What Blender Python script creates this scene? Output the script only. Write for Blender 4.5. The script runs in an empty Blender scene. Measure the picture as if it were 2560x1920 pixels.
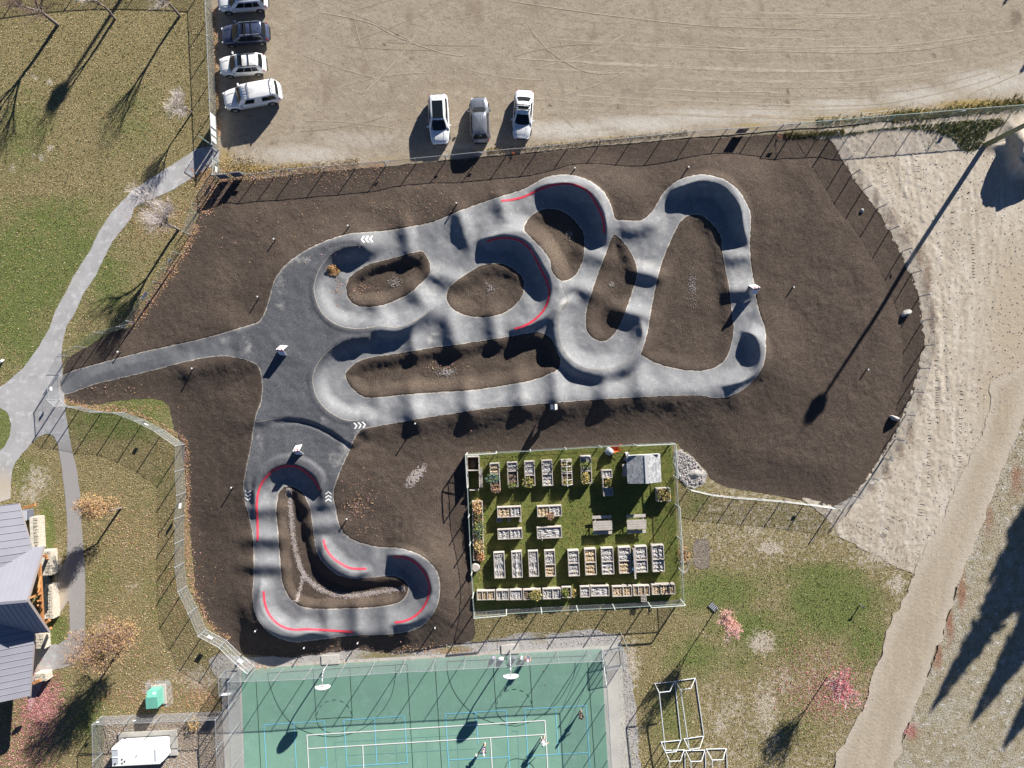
import bpy, bmesh, math, random
import numpy as np
from mathutils import Vector, Matrix
random.seed(7)
RNG = np.random.default_rng(11)
S = bpy.context.scene
COL = S.collection

# ------------------------------------------------------------------ camera, sky, sun, exposure
CAM_H = 71.0            # metres above the parking lot; photo scale at z = 0 is 0.04 m per photo pixel (2560 wide)
PX = 0.04
cam = bpy.data.cameras.new('camera')
cam.sensor_width = 36.0
cam.lens = 36.0 * (CAM_H / PX) / 2560.0
cam.clip_start = 0.5
cam.clip_end = 3000
cam_o = bpy.data.objects.new('camera', cam)
cam_o.location = (0, 0, CAM_H)
COL.objects.link(cam_o)
S.camera = cam_o

SUN_EL = math.radians(21.6)
SDX, SDY = 0.545, 0.838            # horizontal direction towards the sun (east, north)
_n = math.hypot(SDX, SDY)
SDX, SDY = SDX / _n, SDY / _n
world = bpy.data.worlds.new('World')
S.world = world
world.use_nodes = True
wn = world.node_tree
sky = wn.nodes.new('ShaderNodeTexSky')
sky.sky_type = 'NISHITA'
sky.sun_disc = False
sky.sun_elevation = SUN_EL
sky.sun_rotation = math.atan2(SDX, SDY)
sky.altitude = 1200
sky.air_density = 0.5
sky.dust_density = 0.1
sky.ozone_density = 3.0
bg = wn.nodes['Background']
bg.inputs['Strength'].default_value = 0.05
wn.links.new(sky.outputs[0], bg.inputs['Color'])
sun = bpy.data.lights.new('sun', 'SUN')
sun.energy = 5.0
sun.angle = math.radians(0.55)
sun.color = (1.0, 0.94, 0.85)
sun_o = bpy.data.objects.new('sun', sun)
sd = Vector((SDX * math.cos(SUN_EL), SDY * math.cos(SUN_EL), math.sin(SUN_EL)))
sun_o.rotation_euler = sd.to_track_quat('Z', 'Y').to_euler()
sun_o.location = (40, 60, 60)
COL.objects.link(sun_o)
S.view_settings.view_transform = 'Standard'
S.view_settings.look = 'None'
S.view_settings.exposure = 1.25
S.view_settings.gamma = 1.0
S.view_settings.use_curve_mapping = False
S.render.engine = 'CYCLES'
S.cycles.max_bounces = 6
S.cycles.transparent_max_bounces = 12

# ------------------------------------------------------------------ helpers
def P(u, v, z=0.0):
    k = PX * (CAM_H - z) / CAM_H
    return Vector(((u - 1280) * k, (960 - v) * k, z))

def smooth(a, b, x):
    t = np.clip((x - a) / (b - a), 0, 1)
    return t * t * (3 - 2 * t)

_perm = RNG.random((256, 256))
def vnoise(x, y):
    xi = np.floor(x).astype(int); yi = np.floor(y).astype(int)
    fx = x - xi; fy = y - yi
    fx = fx * fx * (3 - 2 * fx); fy = fy * fy * (3 - 2 * fy)
    g = lambda i, j: _perm[i % 256, j % 256]
    return (g(xi, yi) * (1 - fx) + g(xi + 1, yi) * fx) * (1 - fy) + (g(xi, yi + 1) * (1 - fx) + g(xi + 1, yi + 1) * fx) * fy
def fbm(x, y, o=4):
    a = 0.5; s = 0; n = 0
    for i in range(o):
        s = s + a * vnoise(x * 2 ** i + 17.3 * i, y * 2 ** i + 5.1 * i); n += a; a *= 0.55
    return s / n

def catmull(pts, n=3, closed=True):
    p = np.array(pts, float); N = len(p); out = []
    rng = range(N if closed else N - 1)
    for i in rng:
        if closed:
            a, b, c, d = p[(i - 1) % N], p[i], p[(i + 1) % N], p[(i + 2) % N]
        else:
            a, b, c, d = p[max(i - 1, 0)], p[i], p[i + 1], p[min(i + 2, N - 1)]
        for k in range(n):
            t = k / n
            out.append(0.5 * (2 * b + (c - a) * t + (2 * a - 5 * b + 4 * c - d) * t * t + (3 * b - a - 3 * c + d) * t ** 3))
    if not closed: out.append(p[-1])
    return np.array(out)

def seg_dist(U, V, a, b):
    d = b - a; L = d @ d + 1e-9
    t = np.clip(((U - a[0]) * d[0] + (V - a[1]) * d[1]) / L, 0, 1)
    return (U - a[0] - t * d[0]) ** 2 + (V - a[1] - t * d[1]) ** 2, t

def sdf(poly, U, V):
    """signed distance, negative inside"""
    best = np.full(U.shape, 1e12); ins = np.zeros(U.shape, bool)
    N = len(poly)
    for i in range(N):
        a, b = poly[i], poly[(i + 1) % N]
        d2, _ = seg_dist(U, V, a, b)
        np.minimum(best, d2, out=best)
        if a[1] != b[1]:
            c = ((a[1] > V) != (b[1] > V)) & (U < (b[0] - a[0]) * (V - a[1]) / (b[1] - a[1]) + a[0])
            ins ^= c
    d = np.sqrt(best)
    return np.where(ins, -d, d)

class Grid:
    def __init__(self, u0, u1, v0, v1, step):
        self.u = np.arange(u0, u1 + step * .5, step, dtype=float); self.v = np.arange(v0, v1 + step * .5, step, dtype=float)
        self.step = step
        self.U, self.V = np.meshgrid(self.u, self.v)
    def sample(self, A, u, v, out=None):
        x = (np.asarray(u, float) - self.u[0]) / self.step; y = (np.asarray(v, float) - self.v[0]) / self.step
        ok = (x >= 0) & (y >= 0) & (x <= len(self.u) - 1.001) & (y <= len(self.v) - 1.001)
        x = np.clip(x, 0, len(self.u) - 1.001); y = np.clip(y, 0, len(self.v) - 1.001)
        i = x.astype(int); j = y.astype(int); fx = x - i; fy = y - j
        r = (A[j, i] * (1 - fx) + A[j, i + 1] * fx) * (1 - fy) + (A[j + 1, i] * (1 - fx) + A[j + 1, i + 1] * fx) * fy
        return r if out is None else np.where(ok, r, out)

def clip_grid(g, D):
    """keep the part of the grid where D < 0; returns (uv array, faces)"""
    nv, nu = D.shape
    inside = D < 0
    q = inside[:-1, :-1].astype(int) + inside[:-1, 1:] + inside[1:, :-1] + inside[1:, 1:]
    used = {}
    uv = []
    idx = np.full(D.shape, -1)
    full = np.argwhere(q == 4); part = np.argwhere((q > 0) & (q < 4))
    need = np.zeros(D.shape, bool)
    for dj, di in ((0, 0), (0, 1), (1, 0), (1, 1)):
        need[full[:, 0] + dj, full[:, 1] + di] = True
        need[part[:, 0] + dj, part[:, 1] + di] = True
    need &= inside
    w = np.argwhere(need)
    idx[w[:, 0], w[:, 1]] = np.arange(len(w))
    uv = [np.stack([g.u[w[:, 1]], g.v[w[:, 0]]], 1)]
    n = len(w)
    f = np.stack([idx[full[:, 0], full[:, 1]], idx[full[:, 0] + 1, full[:, 1]], idx[full[:, 0] + 1, full[:, 1] + 1], idx[full[:, 0], full[:, 1] + 1]], 1)
    faces = f.tolist()
    new = []; cache = {}
    for j, i in part:
        c = [(j, i), (j + 1, i), (j + 1, i + 1), (j, i + 1)]
        poly = []
        for k in range(4):
            a, b = c[k], c[(k + 1) % 4]
            da, db = D[a], D[b]
            if da < 0: poly.append(int(idx[a]))
            if (da < 0) != (db < 0):
                key = (a, b) if a < b else (b, a)
                if key not in cache:
                    t = da / (da - db)
                    cache[key] = n + len(new)
                    new.append((g.u[a[1]] + t * (g.u[b[1]] - g.u[a[1]]), g.v[a[0]] + t * (g.v[b[0]] - g.v[a[0]])))
                poly.append(cache[key])
        if len(poly) >= 3: faces.append(poly)
    if new: uv.append(np.array(new))
    return np.concatenate(uv), faces

def mesh_obj(name, verts, faces, mat, parent=None, smooth_=False, mats=None, midx=None):
    me = bpy.data.meshes.new(name)
    me.from_pydata([tuple(map(float, v)) for v in verts] if not isinstance(verts, np.ndarray) else verts.tolist(), [], faces)
    for m in (mats or [mat]): me.materials.append(m)
    if midx is not None: me.polygons.foreach_set('material_index', np.asarray(midx, np.int32))
    if smooth_: me.polygons.foreach_set('use_smooth', [True] * len(me.polygons))
    me.update()
    o = bpy.data.objects.new(name, me); COL.objects.link(o)
    if parent: o.parent = parent
    return o

def tag(o, label=None, cat=None, group=None, kind=None):
    if label: o['label'] = label
    if cat: o['category'] = cat
    if group: o['group'] = group
    if kind: o['kind'] = kind
    return o

def empty(name, loc, label, cat, rz=0.0, group=None):
    o = bpy.data.objects.new(name, None); o.empty_display_size = 0.2
    o.location = loc; o.rotation_euler = (0, 0, rz); COL.objects.link(o)
    return tag(o, label, cat, group)

def copy_tree(o, parent=None):
    c = o.copy(); COL.objects.link(c)
    if parent: c.parent = parent
    for ch in list(o.children): copy_tree(ch, c)
    return c

class MB:
    """collects faces and links them as ONE mesh object; `off` is subtracted so that parts can be given in world coordinates"""
    def __init__(self, off=None):
        self.v = []; self.f = []; self.m = []; self.cur = 0; self.off = Vector(off) if off is not None else Vector((0, 0, 0))
    def add(self, verts, faces):
        b = len(self.v)
        self.v += [tuple(Vector(p) - self.off) for p in verts]
        self.f += [[b + i for i in f] for f in faces]; self.m += [self.cur] * len(faces)
        return self
    def box(self, c, s, rz=0.0, M=None):
        x, y, z = s[0] / 2, s[1] / 2, s[2] / 2
        ps = [Vector((a * x, b * y, d * z)) for d in (-1, 1) for b in (-1, 1) for a in (-1, 1)]
        R = M if M is not None else Matrix.Rotation(rz, 3, 'Z')
        return self.add([R @ p + Vector(c) for p in ps], [(0, 2, 3, 1), (4, 5, 7, 6), (0, 1, 5, 4), (2, 6, 7, 3), (0, 4, 6, 2), (1, 3, 7, 5)])
    def bar(self, a, b, w, h, up=(0, 0, 1)):
        a = Vector(a); b = Vector(b); d = (b - a); L = d.length
        if L < 1e-6: return self
        x = d / L; upv = Vector(up)
        if abs(x.dot(upv)) > .97: upv = Vector((0, 1, 0))
        y = upv.cross(x).normalized(); z = x.cross(y)
        R = Matrix((x, y, z)).transposed()
        return self.box((a + b) / 2, (L, w, h), M=R)
    def tube(self, a, b, r0, r1=None, n=6, cap=True):
        r1 = r0 if r1 is None else r1
        a = Vector(a); b = Vector(b); d = b - a
        if d.length < 1e-6: return self
        d.normalize(); t = Vector((0, 0, 1)) if abs(d.z) < .9 else Vector((1, 0, 0))
        x = d.cross(t).normalized(); y = d.cross(x)
        vs = []
        for c, r in ((a, r0), (b, r1)):
            vs += [c + (x * math.cos(2 * math.pi * k / n) + y * math.sin(2 * math.pi * k / n)) * r for k in range(n)]
        fs = [(k, (k + 1) % n, n + (k + 1) % n, n + k) for k in range(n)]
        if cap and n > 2: fs += [tuple(range(n))[::-1], tuple(range(n, 2 * n))]
        return self.add(vs, fs)
    def path(self, pts, r, n=6):
        for a, b in zip(pts[:-1], pts[1:]): self.tube(a, b, r, r, n)
        return self
    def loft(self, rings, close=True, caps=True):
        n = len(rings[0]); vs = [p for r in rings for p in r]; fs = []
        for i in range(len(rings) - 1):
            for k in range(n if close else n - 1):
                a = i * n + k; b = i * n + (k + 1) % n
                fs.append((a, b, b + n, a + n))
        if caps: fs += [tuple(range(n))[::-1], tuple(range((len(rings) - 1) * n, len(rings) * n))]
        return self.add(vs, fs)
    def disc(self, c, r, axis='z', n=16):
        c = Vector(c); ps = []
        for k in range(n):
            a = 2 * math.pi * k / n
            ps.append(c + (Vector((math.cos(a), math.sin(a), 0)) if axis == 'z' else Vector((math.cos(a), 0, math.sin(a)))) * r)
        return self.add(ps, [tuple(range(n))])
    def build(self, name, mat, parent=None, smooth_=False, mats=None):
        return mesh_obj(name, self.v, self.f, mat, parent, smooth_, mats, self.m if mats else None)

def blob(r, seed, n=2, rough=0.25, squash=(1, 1, 1)):
    """an irregular rock shape: (verts, faces)"""
    bm = bmesh.new(); bmesh.ops.create_icosphere(bm, subdivisions=n, radius=1.0)
    rr = random.Random(seed); ph = [Vector((rr.uniform(-1, 1), rr.uniform(-1, 1), rr.uniform(-1, 1))).normalized() for _ in range(9)]
    am = [rr.uniform(.5, 1) for _ in ph]
    vs = []
    for v in bm.verts:
        k = 1.0
        for p, a in zip(ph, am):
            d = v.co.dot(p)
            if d > .55: k -= rough * a * (d - .55)
        k += rr.uniform(-.04, .04)
        vs.append(Vector((v.co.x * squash[0], v.co.y * squash[1], v.co.z * squash[2])) * r * k)
    bm.verts.index_update()
    fs = [[v.index for v in f.verts] for f in bm.faces]; bm.free()
    return vs, fs

# ------------------------------------------------------------------ materials
def _nt(name):
    m = bpy.data.materials.new(name); m.use_nodes = True
    nt = m.node_tree; b = nt.nodes['Principled BSDF']
    return m, nt, b
def rgb(c): return (c[0], c[1], c[2], 1.0)
def nz(nt, scale, detail=4, rough=.6, vec=None, dist=0.0):
    n = nt.nodes.new('ShaderNodeTexNoise'); n.inputs['Scale'].default_value = scale
    n.inputs['Detail'].default_value = detail; n.inputs['Roughness'].default_value = rough; n.inputs['Distortion'].default_value = dist
    if vec is not None: nt.links.new(vec, n.inputs['Vector'])
    return n.outputs['Fac']
def ramp(nt, fac, lo, hi):
    r = nt.nodes.new('ShaderNodeMapRange'); r.inputs['From Min'].default_value = lo; r.inputs['From Max'].default_value = hi
    nt.links.new(fac, r.inputs['Value']); return r.outputs['Result']
def mixc(nt, fac, a, b, mode='MIX'):
    m = nt.nodes.new('ShaderNodeMix'); m.data_type = 'RGBA'; m.blend_type = mode
    for s, k in ((fac, 0), (a, 6), (b, 7)):
        if hasattr(s, 'links'): nt.links.new(s, m.inputs[k])
        elif isinstance(s, (int, float)): m.inputs[k].default_value = s
        else: m.inputs[k].default_value = rgb(s)
    return m.outputs[2]
def mth(nt, op, a, b=None):
    m = nt.nodes.new('ShaderNodeMath'); m.operation = op
    for s, k in ((a, 0), (b, 1)):
        if s is None: continue
        if hasattr(s, 'links'): nt.links.new(s, m.inputs[k])
        else: m.inputs[k].default_value = s
    return m.outputs[0]
def attr(nt, name):
    a = nt.nodes.new('ShaderNodeAttribute'); a.attribute_name = name; return a.outputs['Fac']
def coords(nt, scale=(1, 1, 1), rz=0.0):
    t = nt.nodes.new('ShaderNodeTexCoord'); mp = nt.nodes.new('ShaderNodeMapping')
    mp.inputs['Scale'].default_value = scale; mp.inputs['Rotation'].default_value = (0, 0, rz)
    nt.links.new(t.outputs['Object'], mp.inputs['Vector']); return mp.outputs[0]

def mat(name, col, layers=(), rough=.85, bump=(), spec=.25, metal=0.0, coat=0.0):
    """layers: (kind, args, colour): kind 'n' noise (scale, lo, hi, detail[, aniso scale vec, rz]); kind 'a' attribute (name, lo, hi[, noise scale, amount])
       bump: list of (noise scale, strength, distance[, aniso, rz])"""
    m, nt, b = _nt(name)
    cur = None; base = col
    vec = coords(nt)
    for kind, args, c in layers:
        if kind == 'n':
            vv = coords(nt, args[4], args[5]) if len(args) > 4 else vec
            f = ramp(nt, nz(nt, args[0], args[3] if len(args) > 3 else 4, vec=vv), args[1], args[2])
        else:
            f = attr(nt, args[0])
            if len(args) > 3:
                n = mth(nt, 'MULTIPLY', mth(nt, 'SUBTRACT', nz(nt, args[3], 5, .65, vec), .5), args[4])
                f = mth(nt, 'ADD', f, n)
            f = ramp(nt, f, args[1], args[2])
        cur = mixc(nt, f, cur if cur is not None else base, c)
    if cur is None: b.inputs['Base Color'].default_value = rgb(col)
    else: nt.links.new(cur, b.inputs['Base Color'])
    b.inputs['Roughness'].default_value = rough
    b.inputs['Specular IOR Level'].default_value = spec
    b.inputs['Metallic'].default_value = metal
    b.inputs['Coat Weight'].default_value = coat
    prev = None
    for bp in bump:
        vv = coords(nt, bp[3], bp[4]) if len(bp) > 3 else vec
        h = nz(nt, bp[0], 5, .65, vv)
        bn = nt.nodes.new('ShaderNodeBump'); bn.inputs['Strength'].default_value = bp[1]; bn.inputs['Distance'].default_value = bp[2]
        nt.links.new(h, bn.inputs['Height'])
        if prev is not None: nt.links.new(prev, bn.inputs['Normal'])
        prev = bn.outputs[0]
    if prev is not None: nt.links.new(prev, b.inputs['Normal'])
    return m

def mesh_mat(name, col, pitch=.06, wire=.1, vertical=False):
    """chain link: a woven wire pattern from UVs in metres, open between the wires"""
    m, nt, b = _nt(name)
    b.inputs['Base Color'].default_value = rgb(col); b.inputs['Roughness'].default_value = .5; b.inputs['Metallic'].default_value = .3
    uv = nt.nodes.new('ShaderNodeTexCoord'); sp = nt.nodes.new('ShaderNodeSeparateXYZ'); nt.links.new(uv.outputs['UV'], sp.inputs[0])
    x, y = sp.outputs[0], sp.outputs[1]
    def line(e):
        f = mth(nt, 'FRACT', mth(nt, 'DIVIDE', e, pitch)); return mth(nt, 'LESS_THAN', f, wire)
    if vertical: w = mth(nt, 'MAXIMUM', line(x), line(mth(nt, 'MULTIPLY', y, .5)))
    else: w = mth(nt, 'MAXIMUM', line(mth(nt, 'ADD', x, y)), line(mth(nt, 'SUBTRACT', x, y)))
    tr = nt.nodes.new('ShaderNodeBsdfTransparent'); mx = nt.nodes.new('ShaderNodeMixShader')
    nt.links.new(w, mx.inputs[0]); nt.links.new(tr.outputs[0], mx.inputs[1]); nt.links.new(b.outputs[0], mx.inputs[2])
    nt.links.new(mx.outputs[0], nt.nodes['Material Output'].inputs['Surface'])
    return m

M = {}
M['galv'] = mat('galvanised_steel', (.38, .405, .43), rough=.45, metal=.55)
M['green_steel'] = mat('green_grey_steel', (.33, .42, .40), rough=.5, metal=.2)
M['chain'] = mesh_mat('chain_link', (.34, .36, .38), wire=.125)
M['chain_green'] = mesh_mat('green_chain_link', (.36, .46, .44), wire=.13)
M['white'] = mat('white_paint', (.8, .8, .8), (('n', (6, .4, .8), (.68, .68, .66)),), rough=.5)
M['steel_dark'] = mat('dark_steel', (.06, .06, .065), rough=.5)
M['wood_grey'] = mat('weathered_wood', (.46, .43, .40), (('n', (9, .35, .7, 5, (1, 1, 1), .0), (.27, .24, .21)), ('n', (1.3, .45, .75), (.50, .47, .44))), rough=.85, bump=((30, .3, .01),))
M['wood_warm'] = mat('stained_timber', (.42, .20, .08), (('n', (5, .35, .7), (.28, .13, .055)),), rough=.6)
M['concrete'] = mat('concrete', (.43, .42, .39), (('n', (.5, .35, .7), (.36, .35, .33)), ('n', (6, .5, .8), (.5, .49, .46))), rough=.9, bump=((20, .15, .01),))
M['red_paint'] = mat('red_line_paint', (.52, .042, .07), (('n', (4, .5, .85), (.40, .036, .06)), ('n', (.8, .62, .8), (.70, .20, .17))), rough=.6)
M['white_paint'] = mat('white_line_paint', (.75, .76, .76), (('n', (9, .55, .8), (.55, .56, .57)),), rough=.6)
M['black_rubber'] = mat('tyre_rubber', (.02, .02, .022), rough=.8)
M['glass'] = mat('dark_glass', (.010, .014, .018), rough=.08, spec=.3)
M['alloy'] = mat('wheel_alloy', (.5, .5, .52), rough=.35, metal=.7)
M['tail'] = mat('tail_light', (.35, .02, .03), rough=.2)
M['lamp'] = mat('head_light', (.7, .72, .75), rough=.15)
M['rubber_black'] = mat('black_plastic', (.025, .025, .028), rough=.55)
M['bark'] = mat('grey_bark', (.20, .17, .15), (('n', (8, .4, .7), (.12, .10, .09)),), rough=.9)
M['twig'] = mat('twig_bark', (.56, .51, .49), rough=.9)
M['twig_brown'] = mat('brown_twig_bark', (.17, .115, .11), rough=.9)
M['leaf_or'] = mat('orange_leaf', (.46, .24, .11), rough=.8)
M['leaf_tan'] = mat('tan_leaf', (.47, .32, .18), rough=.8)
M['leaf_br'] = mat('brown_leaf', (.27, .12, .06), rough=.8)
M['leaf_ye'] = mat('yellow_leaf', (.52, .37, .14), rough=.8)
M['leaf_pink'] = mat('pink_leaf', (.52, .22, .22), rough=.8)
M['leaf_pale'] = mat('pale_pink_leaf', (.60, .34, .32), rough=.8)
M['leaf_red'] = mat('red_leaf', (.45, .05, .08), rough=.8)
M['leaf_mag'] = mat('magenta_leaf', (.40, .10, .16), rough=.8)
M['green1'] = mat('green_leaf', (.095, .14, .038), rough=.8)
M['green2'] = mat('yellow_green_leaf', (.20, .22, .05), rough=.8)
M['green3'] = mat('blue_green_leaf', (.10, .17, .16), rough=.8)
M['needle'] = mat('conifer_needle', (.03, .05, .03), rough=.9)
# ------------------------------------------------------------------ the pump track: outlines read off the photo (photo pixels)
SOIL = [(505,512),(522,478),(548,449),(640,449),(814,428),(958,417),(1132,400),(1280,389),(1425,373),(1569,362),(1714,348),(1859,341),(1960,336),(2076,346),
 (2099,376),(2130,428),(2161,480),(2195,522),(2224,575),(2256,630),(2279,683),(2298,742),(2308,801),(2312,865),(2299,923),(2285,980),(2262,1038),(2236,1099),(2207,1145),(2173,1194),(2132,1241),(2082,1268),
 (2021,1252),(1978,1245),(1920,1235),(1830,1220),(1778,1200),(1769,1183),(1731,1139),(1702,1120),(1679,1107),(1540,1113),(1413,1121),(1280,1129),(1167,1135),(1170,1190),(1175,1249),(1181,1440),(1184,1524),(1187,1564),(1181,1602),
 (1103,1616),(1031,1628),(996,1634),(944,1631),(900,1625),(842,1627),(802,1636),(770,1638),(735,1645),(692,1640),(640,1637),(622,1637),(593,1628),(564,1602),(535,1573),(506,1533),(489,1492),(486,1440),(477,1350),(469,1278),(463,1191),(451,1113),(434,1067),(428,1038),(420,1012),(391,998),(347,998),(289,1003),(231,1013),(188,1009),(161,990),
 (158,965),(157,937),(174,893),(231,860),(269,835),(318,820),(341,805),(376,750),(405,710),(428,678),(457,637),(477,588),(489,558)]
TRACK = [(158,938),(260,905),(376,875),(492,850),(579,826),(640,807),(650,800),(660,784),(672,749),(683,709),(698,680),(727,651),(770,622),(814,602),(860,587),(900,581),(958,577),(1016,568),(1074,557),(1117,541),(1146,528),(1190,512),(1248,492),(1306,474),(1338,457),(1364,443),(1396,437),(1425,437),(1454,443),(1483,457),(1509,479),(1526,509),(1535,538),(1541,549),(1569,551),(1601,551),(1621,538),(1639,515),(1656,486),(1685,457),(1714,443),(1749,436),(1786,440),(1815,451),(1845,474),(1864,503),(1876,532),(1877,567),(1875,610),(1876,639),(1879,668),(1885,706),(1890,740),(1896,772),(1905,798),(1914,827),(1915,853),(1914,885),(1908,914),(1893,940),(1873,962),(1844,983),(1818,993),(1786,995),(1757,990),(1714,989),(1627,992),(1511,998),(1404,1006),(1280,1016),(1219,1021),(1132,1034),(1045,1048),(973,1061),(915,1071),(895,1084),(883,1105),(871,1134),(857,1163),(843,1200),(835,1226),(835,1249),(840,1272),(845,1301),(854,1325),(871,1342),(900,1356),(944,1367),(987,1369),(1016,1374),(1051,1388),(1080,1411),(1096,1437),(1100,1460),(1100,1480),(1096,1507),(1083,1535),(1060,1562),(1031,1577),(987,1585),(929,1588),(871,1590),(814,1598),(770,1603),(741,1606),(712,1601),(683,1588),(660,1570),(642,1544),(634,1520),(631,1483),(634,1440),(634,1394),(631,1336),(622,1293),(611,1249),(608,1212),(616,1163),(628,1105),(634,1061),(642,1030),(652,1003),(655,969),(652,937),(644,916),(628,905),(602,897),(567,891),(535,892),(477,902),(376,928),(289,949),(231,963),(160,986)]
ISL = [
 [(867,711),(874,694),(895,677),(924,661),(973,648),(1010,638),(1045,629),(1057,630),(1068,645),(1075,665),(1071,688),(1051,709),(1025,732),(993,749),(958,762),(924,767),(895,764),(874,749),(867,729)],
 [(1117,738),(1126,717),(1149,697),(1175,680),(1204,664),(1239,659),(1268,664),(1292,680),(1306,694),(1310,711),(1306,738),(1290,760),(1262,781),(1227,791),(1184,792),(1146,781),(1123,761)],
 [(1310,573),(1318,552),(1335,535),(1361,523),(1396,525),(1419,535),(1442,558),(1459,584),(1460,619),(1457,648),(1445,677),(1430,694),(1404,702),(1381,680),(1375,651),(1358,625),(1335,602),(1318,584)],
 [(1535,587),(1549,596),(1569,619),(1584,645),(1592,671),(1590,700),(1581,726),(1572,755),(1558,792),(1546,819),(1526,845),(1506,853),(1483,845),(1468,827),(1464,798),(1468,769),(1477,740),(1488,706),(1503,665),(1517,628),(1526,602)],
 [(1740,536),(1766,547),(1789,570),(1802,593),(1805,625),(1812,668),(1821,711),(1827,755),(1831,798),(1834,827),(1825,871),(1810,902),(1783,920),(1749,927),(1700,923),(1650,911),(1619,897),(1603,885),(1610,865),(1619,830),(1627,784),(1636,735),(1646,688),(1656,654),(1671,616),(1688,578),(1708,547)],
 [(864,942),(871,924),(895,905),(929,894),(987,885),(1074,871),(1161,859),(1248,846),(1323,833),(1352,832),(1373,842),(1387,862),(1396,885),(1402,902),(1396,922),(1381,931),(1352,943),(1309,955),(1190,974),(1103,980),(1016,986),(958,992),(918,994),(895,983),(877,966)],
 [(692,1264),(698,1232),(712,1218),(733,1218),(753,1229),(767,1252),(776,1278),(782,1322),(788,1365),(799,1394),(819,1417),(843,1437),(886,1447),(929,1444),(973,1440),(999,1444),(1016,1457),(1020,1472),(1013,1492),(993,1507),(944,1517),(886,1520),(814,1522),(770,1520),(741,1509),(721,1489),(709,1463),(704,1440),(699,1380),(695,1322),(691,1287)],
]
PLAZA = [(655,800),(683,709),(727,655),(800,615),(880,600),(906,613),(886,614),(860,619),(831,633),(811,654),(795,680),(786,711),(786,732),(793,758),(805,781),(825,801),(854,816),(886,821),(925,822),(918,842),(886,846),(860,853),(828,871),(805,894),(790,917),(782,943),(785,972),(795,998),(817,1024),(843,1041),(866,1050),(895,1052),(918,1052),(912,1072),(890,1088),(879,1110),(843,1085),(802,1062),(764,1049),(727,1043),(683,1045),(640,1053),(654,965),(645,914),(600,890),(600,835)]
MID = [(634,1075),(640,1068),(683,1062),(727,1060),(764,1064),(802,1078),(838,1100),(866,1120),(857,1163),(843,1200),(812,1236),(806,1238),(799,1215),(788,1194),(770,1177),(747,1164),(724,1160),(698,1164),(672,1177),(652,1197),(640,1220),(622,1225),(616,1170)]
# berms: crest line (inner lip), height, inner side (+1 = right of travel in photo coordinates, i.e. clockwise), flat top, inner width, outer width
BERM = [
 ([(925,612),(906,613),(886,614),(860,619),(831,633),(811,654),(795,680),(786,711),(786,732),(793,758),(805,781),(825,801),(854,816),(886,821),(906,821),(950,816),(999,818),(1045,798),(1080,772),(1115,743)], 1.05, -1, 8, 42, 30, 50, 90),
 ([(940,838),(918,842),(886,846),(860,853),(828,871),(805,894),(790,917),(782,943),(785,972),(795,998),(817,1024),(843,1041),(866,1050),(895,1051),(930,1048)], 1.05, -1, 10, 42, 30, 40, 40),
 ([(640,1310),(637,1264),(640,1225),(652,1197),(672,1177),(698,1164),(724,1160),(747,1164),(770,1177),(788,1194),(799,1215),(806,1242)], 1.05, 1, 14, 40, 40, 70, 20),
 ([(803,1335),(805,1351),(811,1374),(825,1394),(843,1411),(866,1426),(892,1432),(915,1430),(935,1422)], .62, -1, 8, 32, 30, 30, 30),
 ([(960,1389),(973,1388),(1002,1388),(1031,1397),(1051,1414),(1066,1432),(1074,1454),(1080,1478),(1075,1498),(1060,1524),(1039,1544),(1016,1559),(987,1563),(960,1563)], 1.15, 1, 24, 40, 105, 40, 60),
 ([(655,1440),(652,1469),(652,1498),(657,1524),(672,1547),(692,1564),(718,1579),(741,1583),(775,1581),(830,1588)], .95, -1, 16, 38, 55, 40, 60),
 ([(1318,484),(1334,474),(1367,460),(1401,457),(1433,461),(1463,474),(1482,488),(1500,512),(1512,544),(1517,567),(1514,600),(1505,625)], 1.3, 1, 22, 44, 105, 80, 70),
 ([(1180,612),(1190,607),(1207,597),(1233,590),(1256,588),(1280,590),(1303,596),(1326,613),(1344,639),(1358,665),(1373,691),(1379,720),(1377,746),(1367,772),(1347,795),(1318,816),(1286,826),(1250,830)], 1.2, 1, 16, 44, 45, 60, 80),
 ([(1440,722),(1422,749),(1404,775),(1397,807),(1399,842),(1407,871),(1428,900),(1457,917),(1497,924),(1538,918),(1569,900),(1592,871),(1604,842),(1606,813),(1600,785)], .85, -1, 8, 40, 32, 40, 40),
 ([(1655,500),(1679,477),(1708,463),(1743,454),(1778,456),(1808,467),(1827,486),(1846,512),(1856,544),(1860,570),(1868,600),(1872,630)], 1.35, 1, 20, 44, 120, 80, 80),
 ([(1850,824),(1864,830),(1882,836),(1893,853),(1899,876),(1899,900),(1891,923),(1873,942),(1847,957),(1815,965),(1780,968)], 1.0, 1, 14, 38, 110, 36, 90),
]
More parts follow.
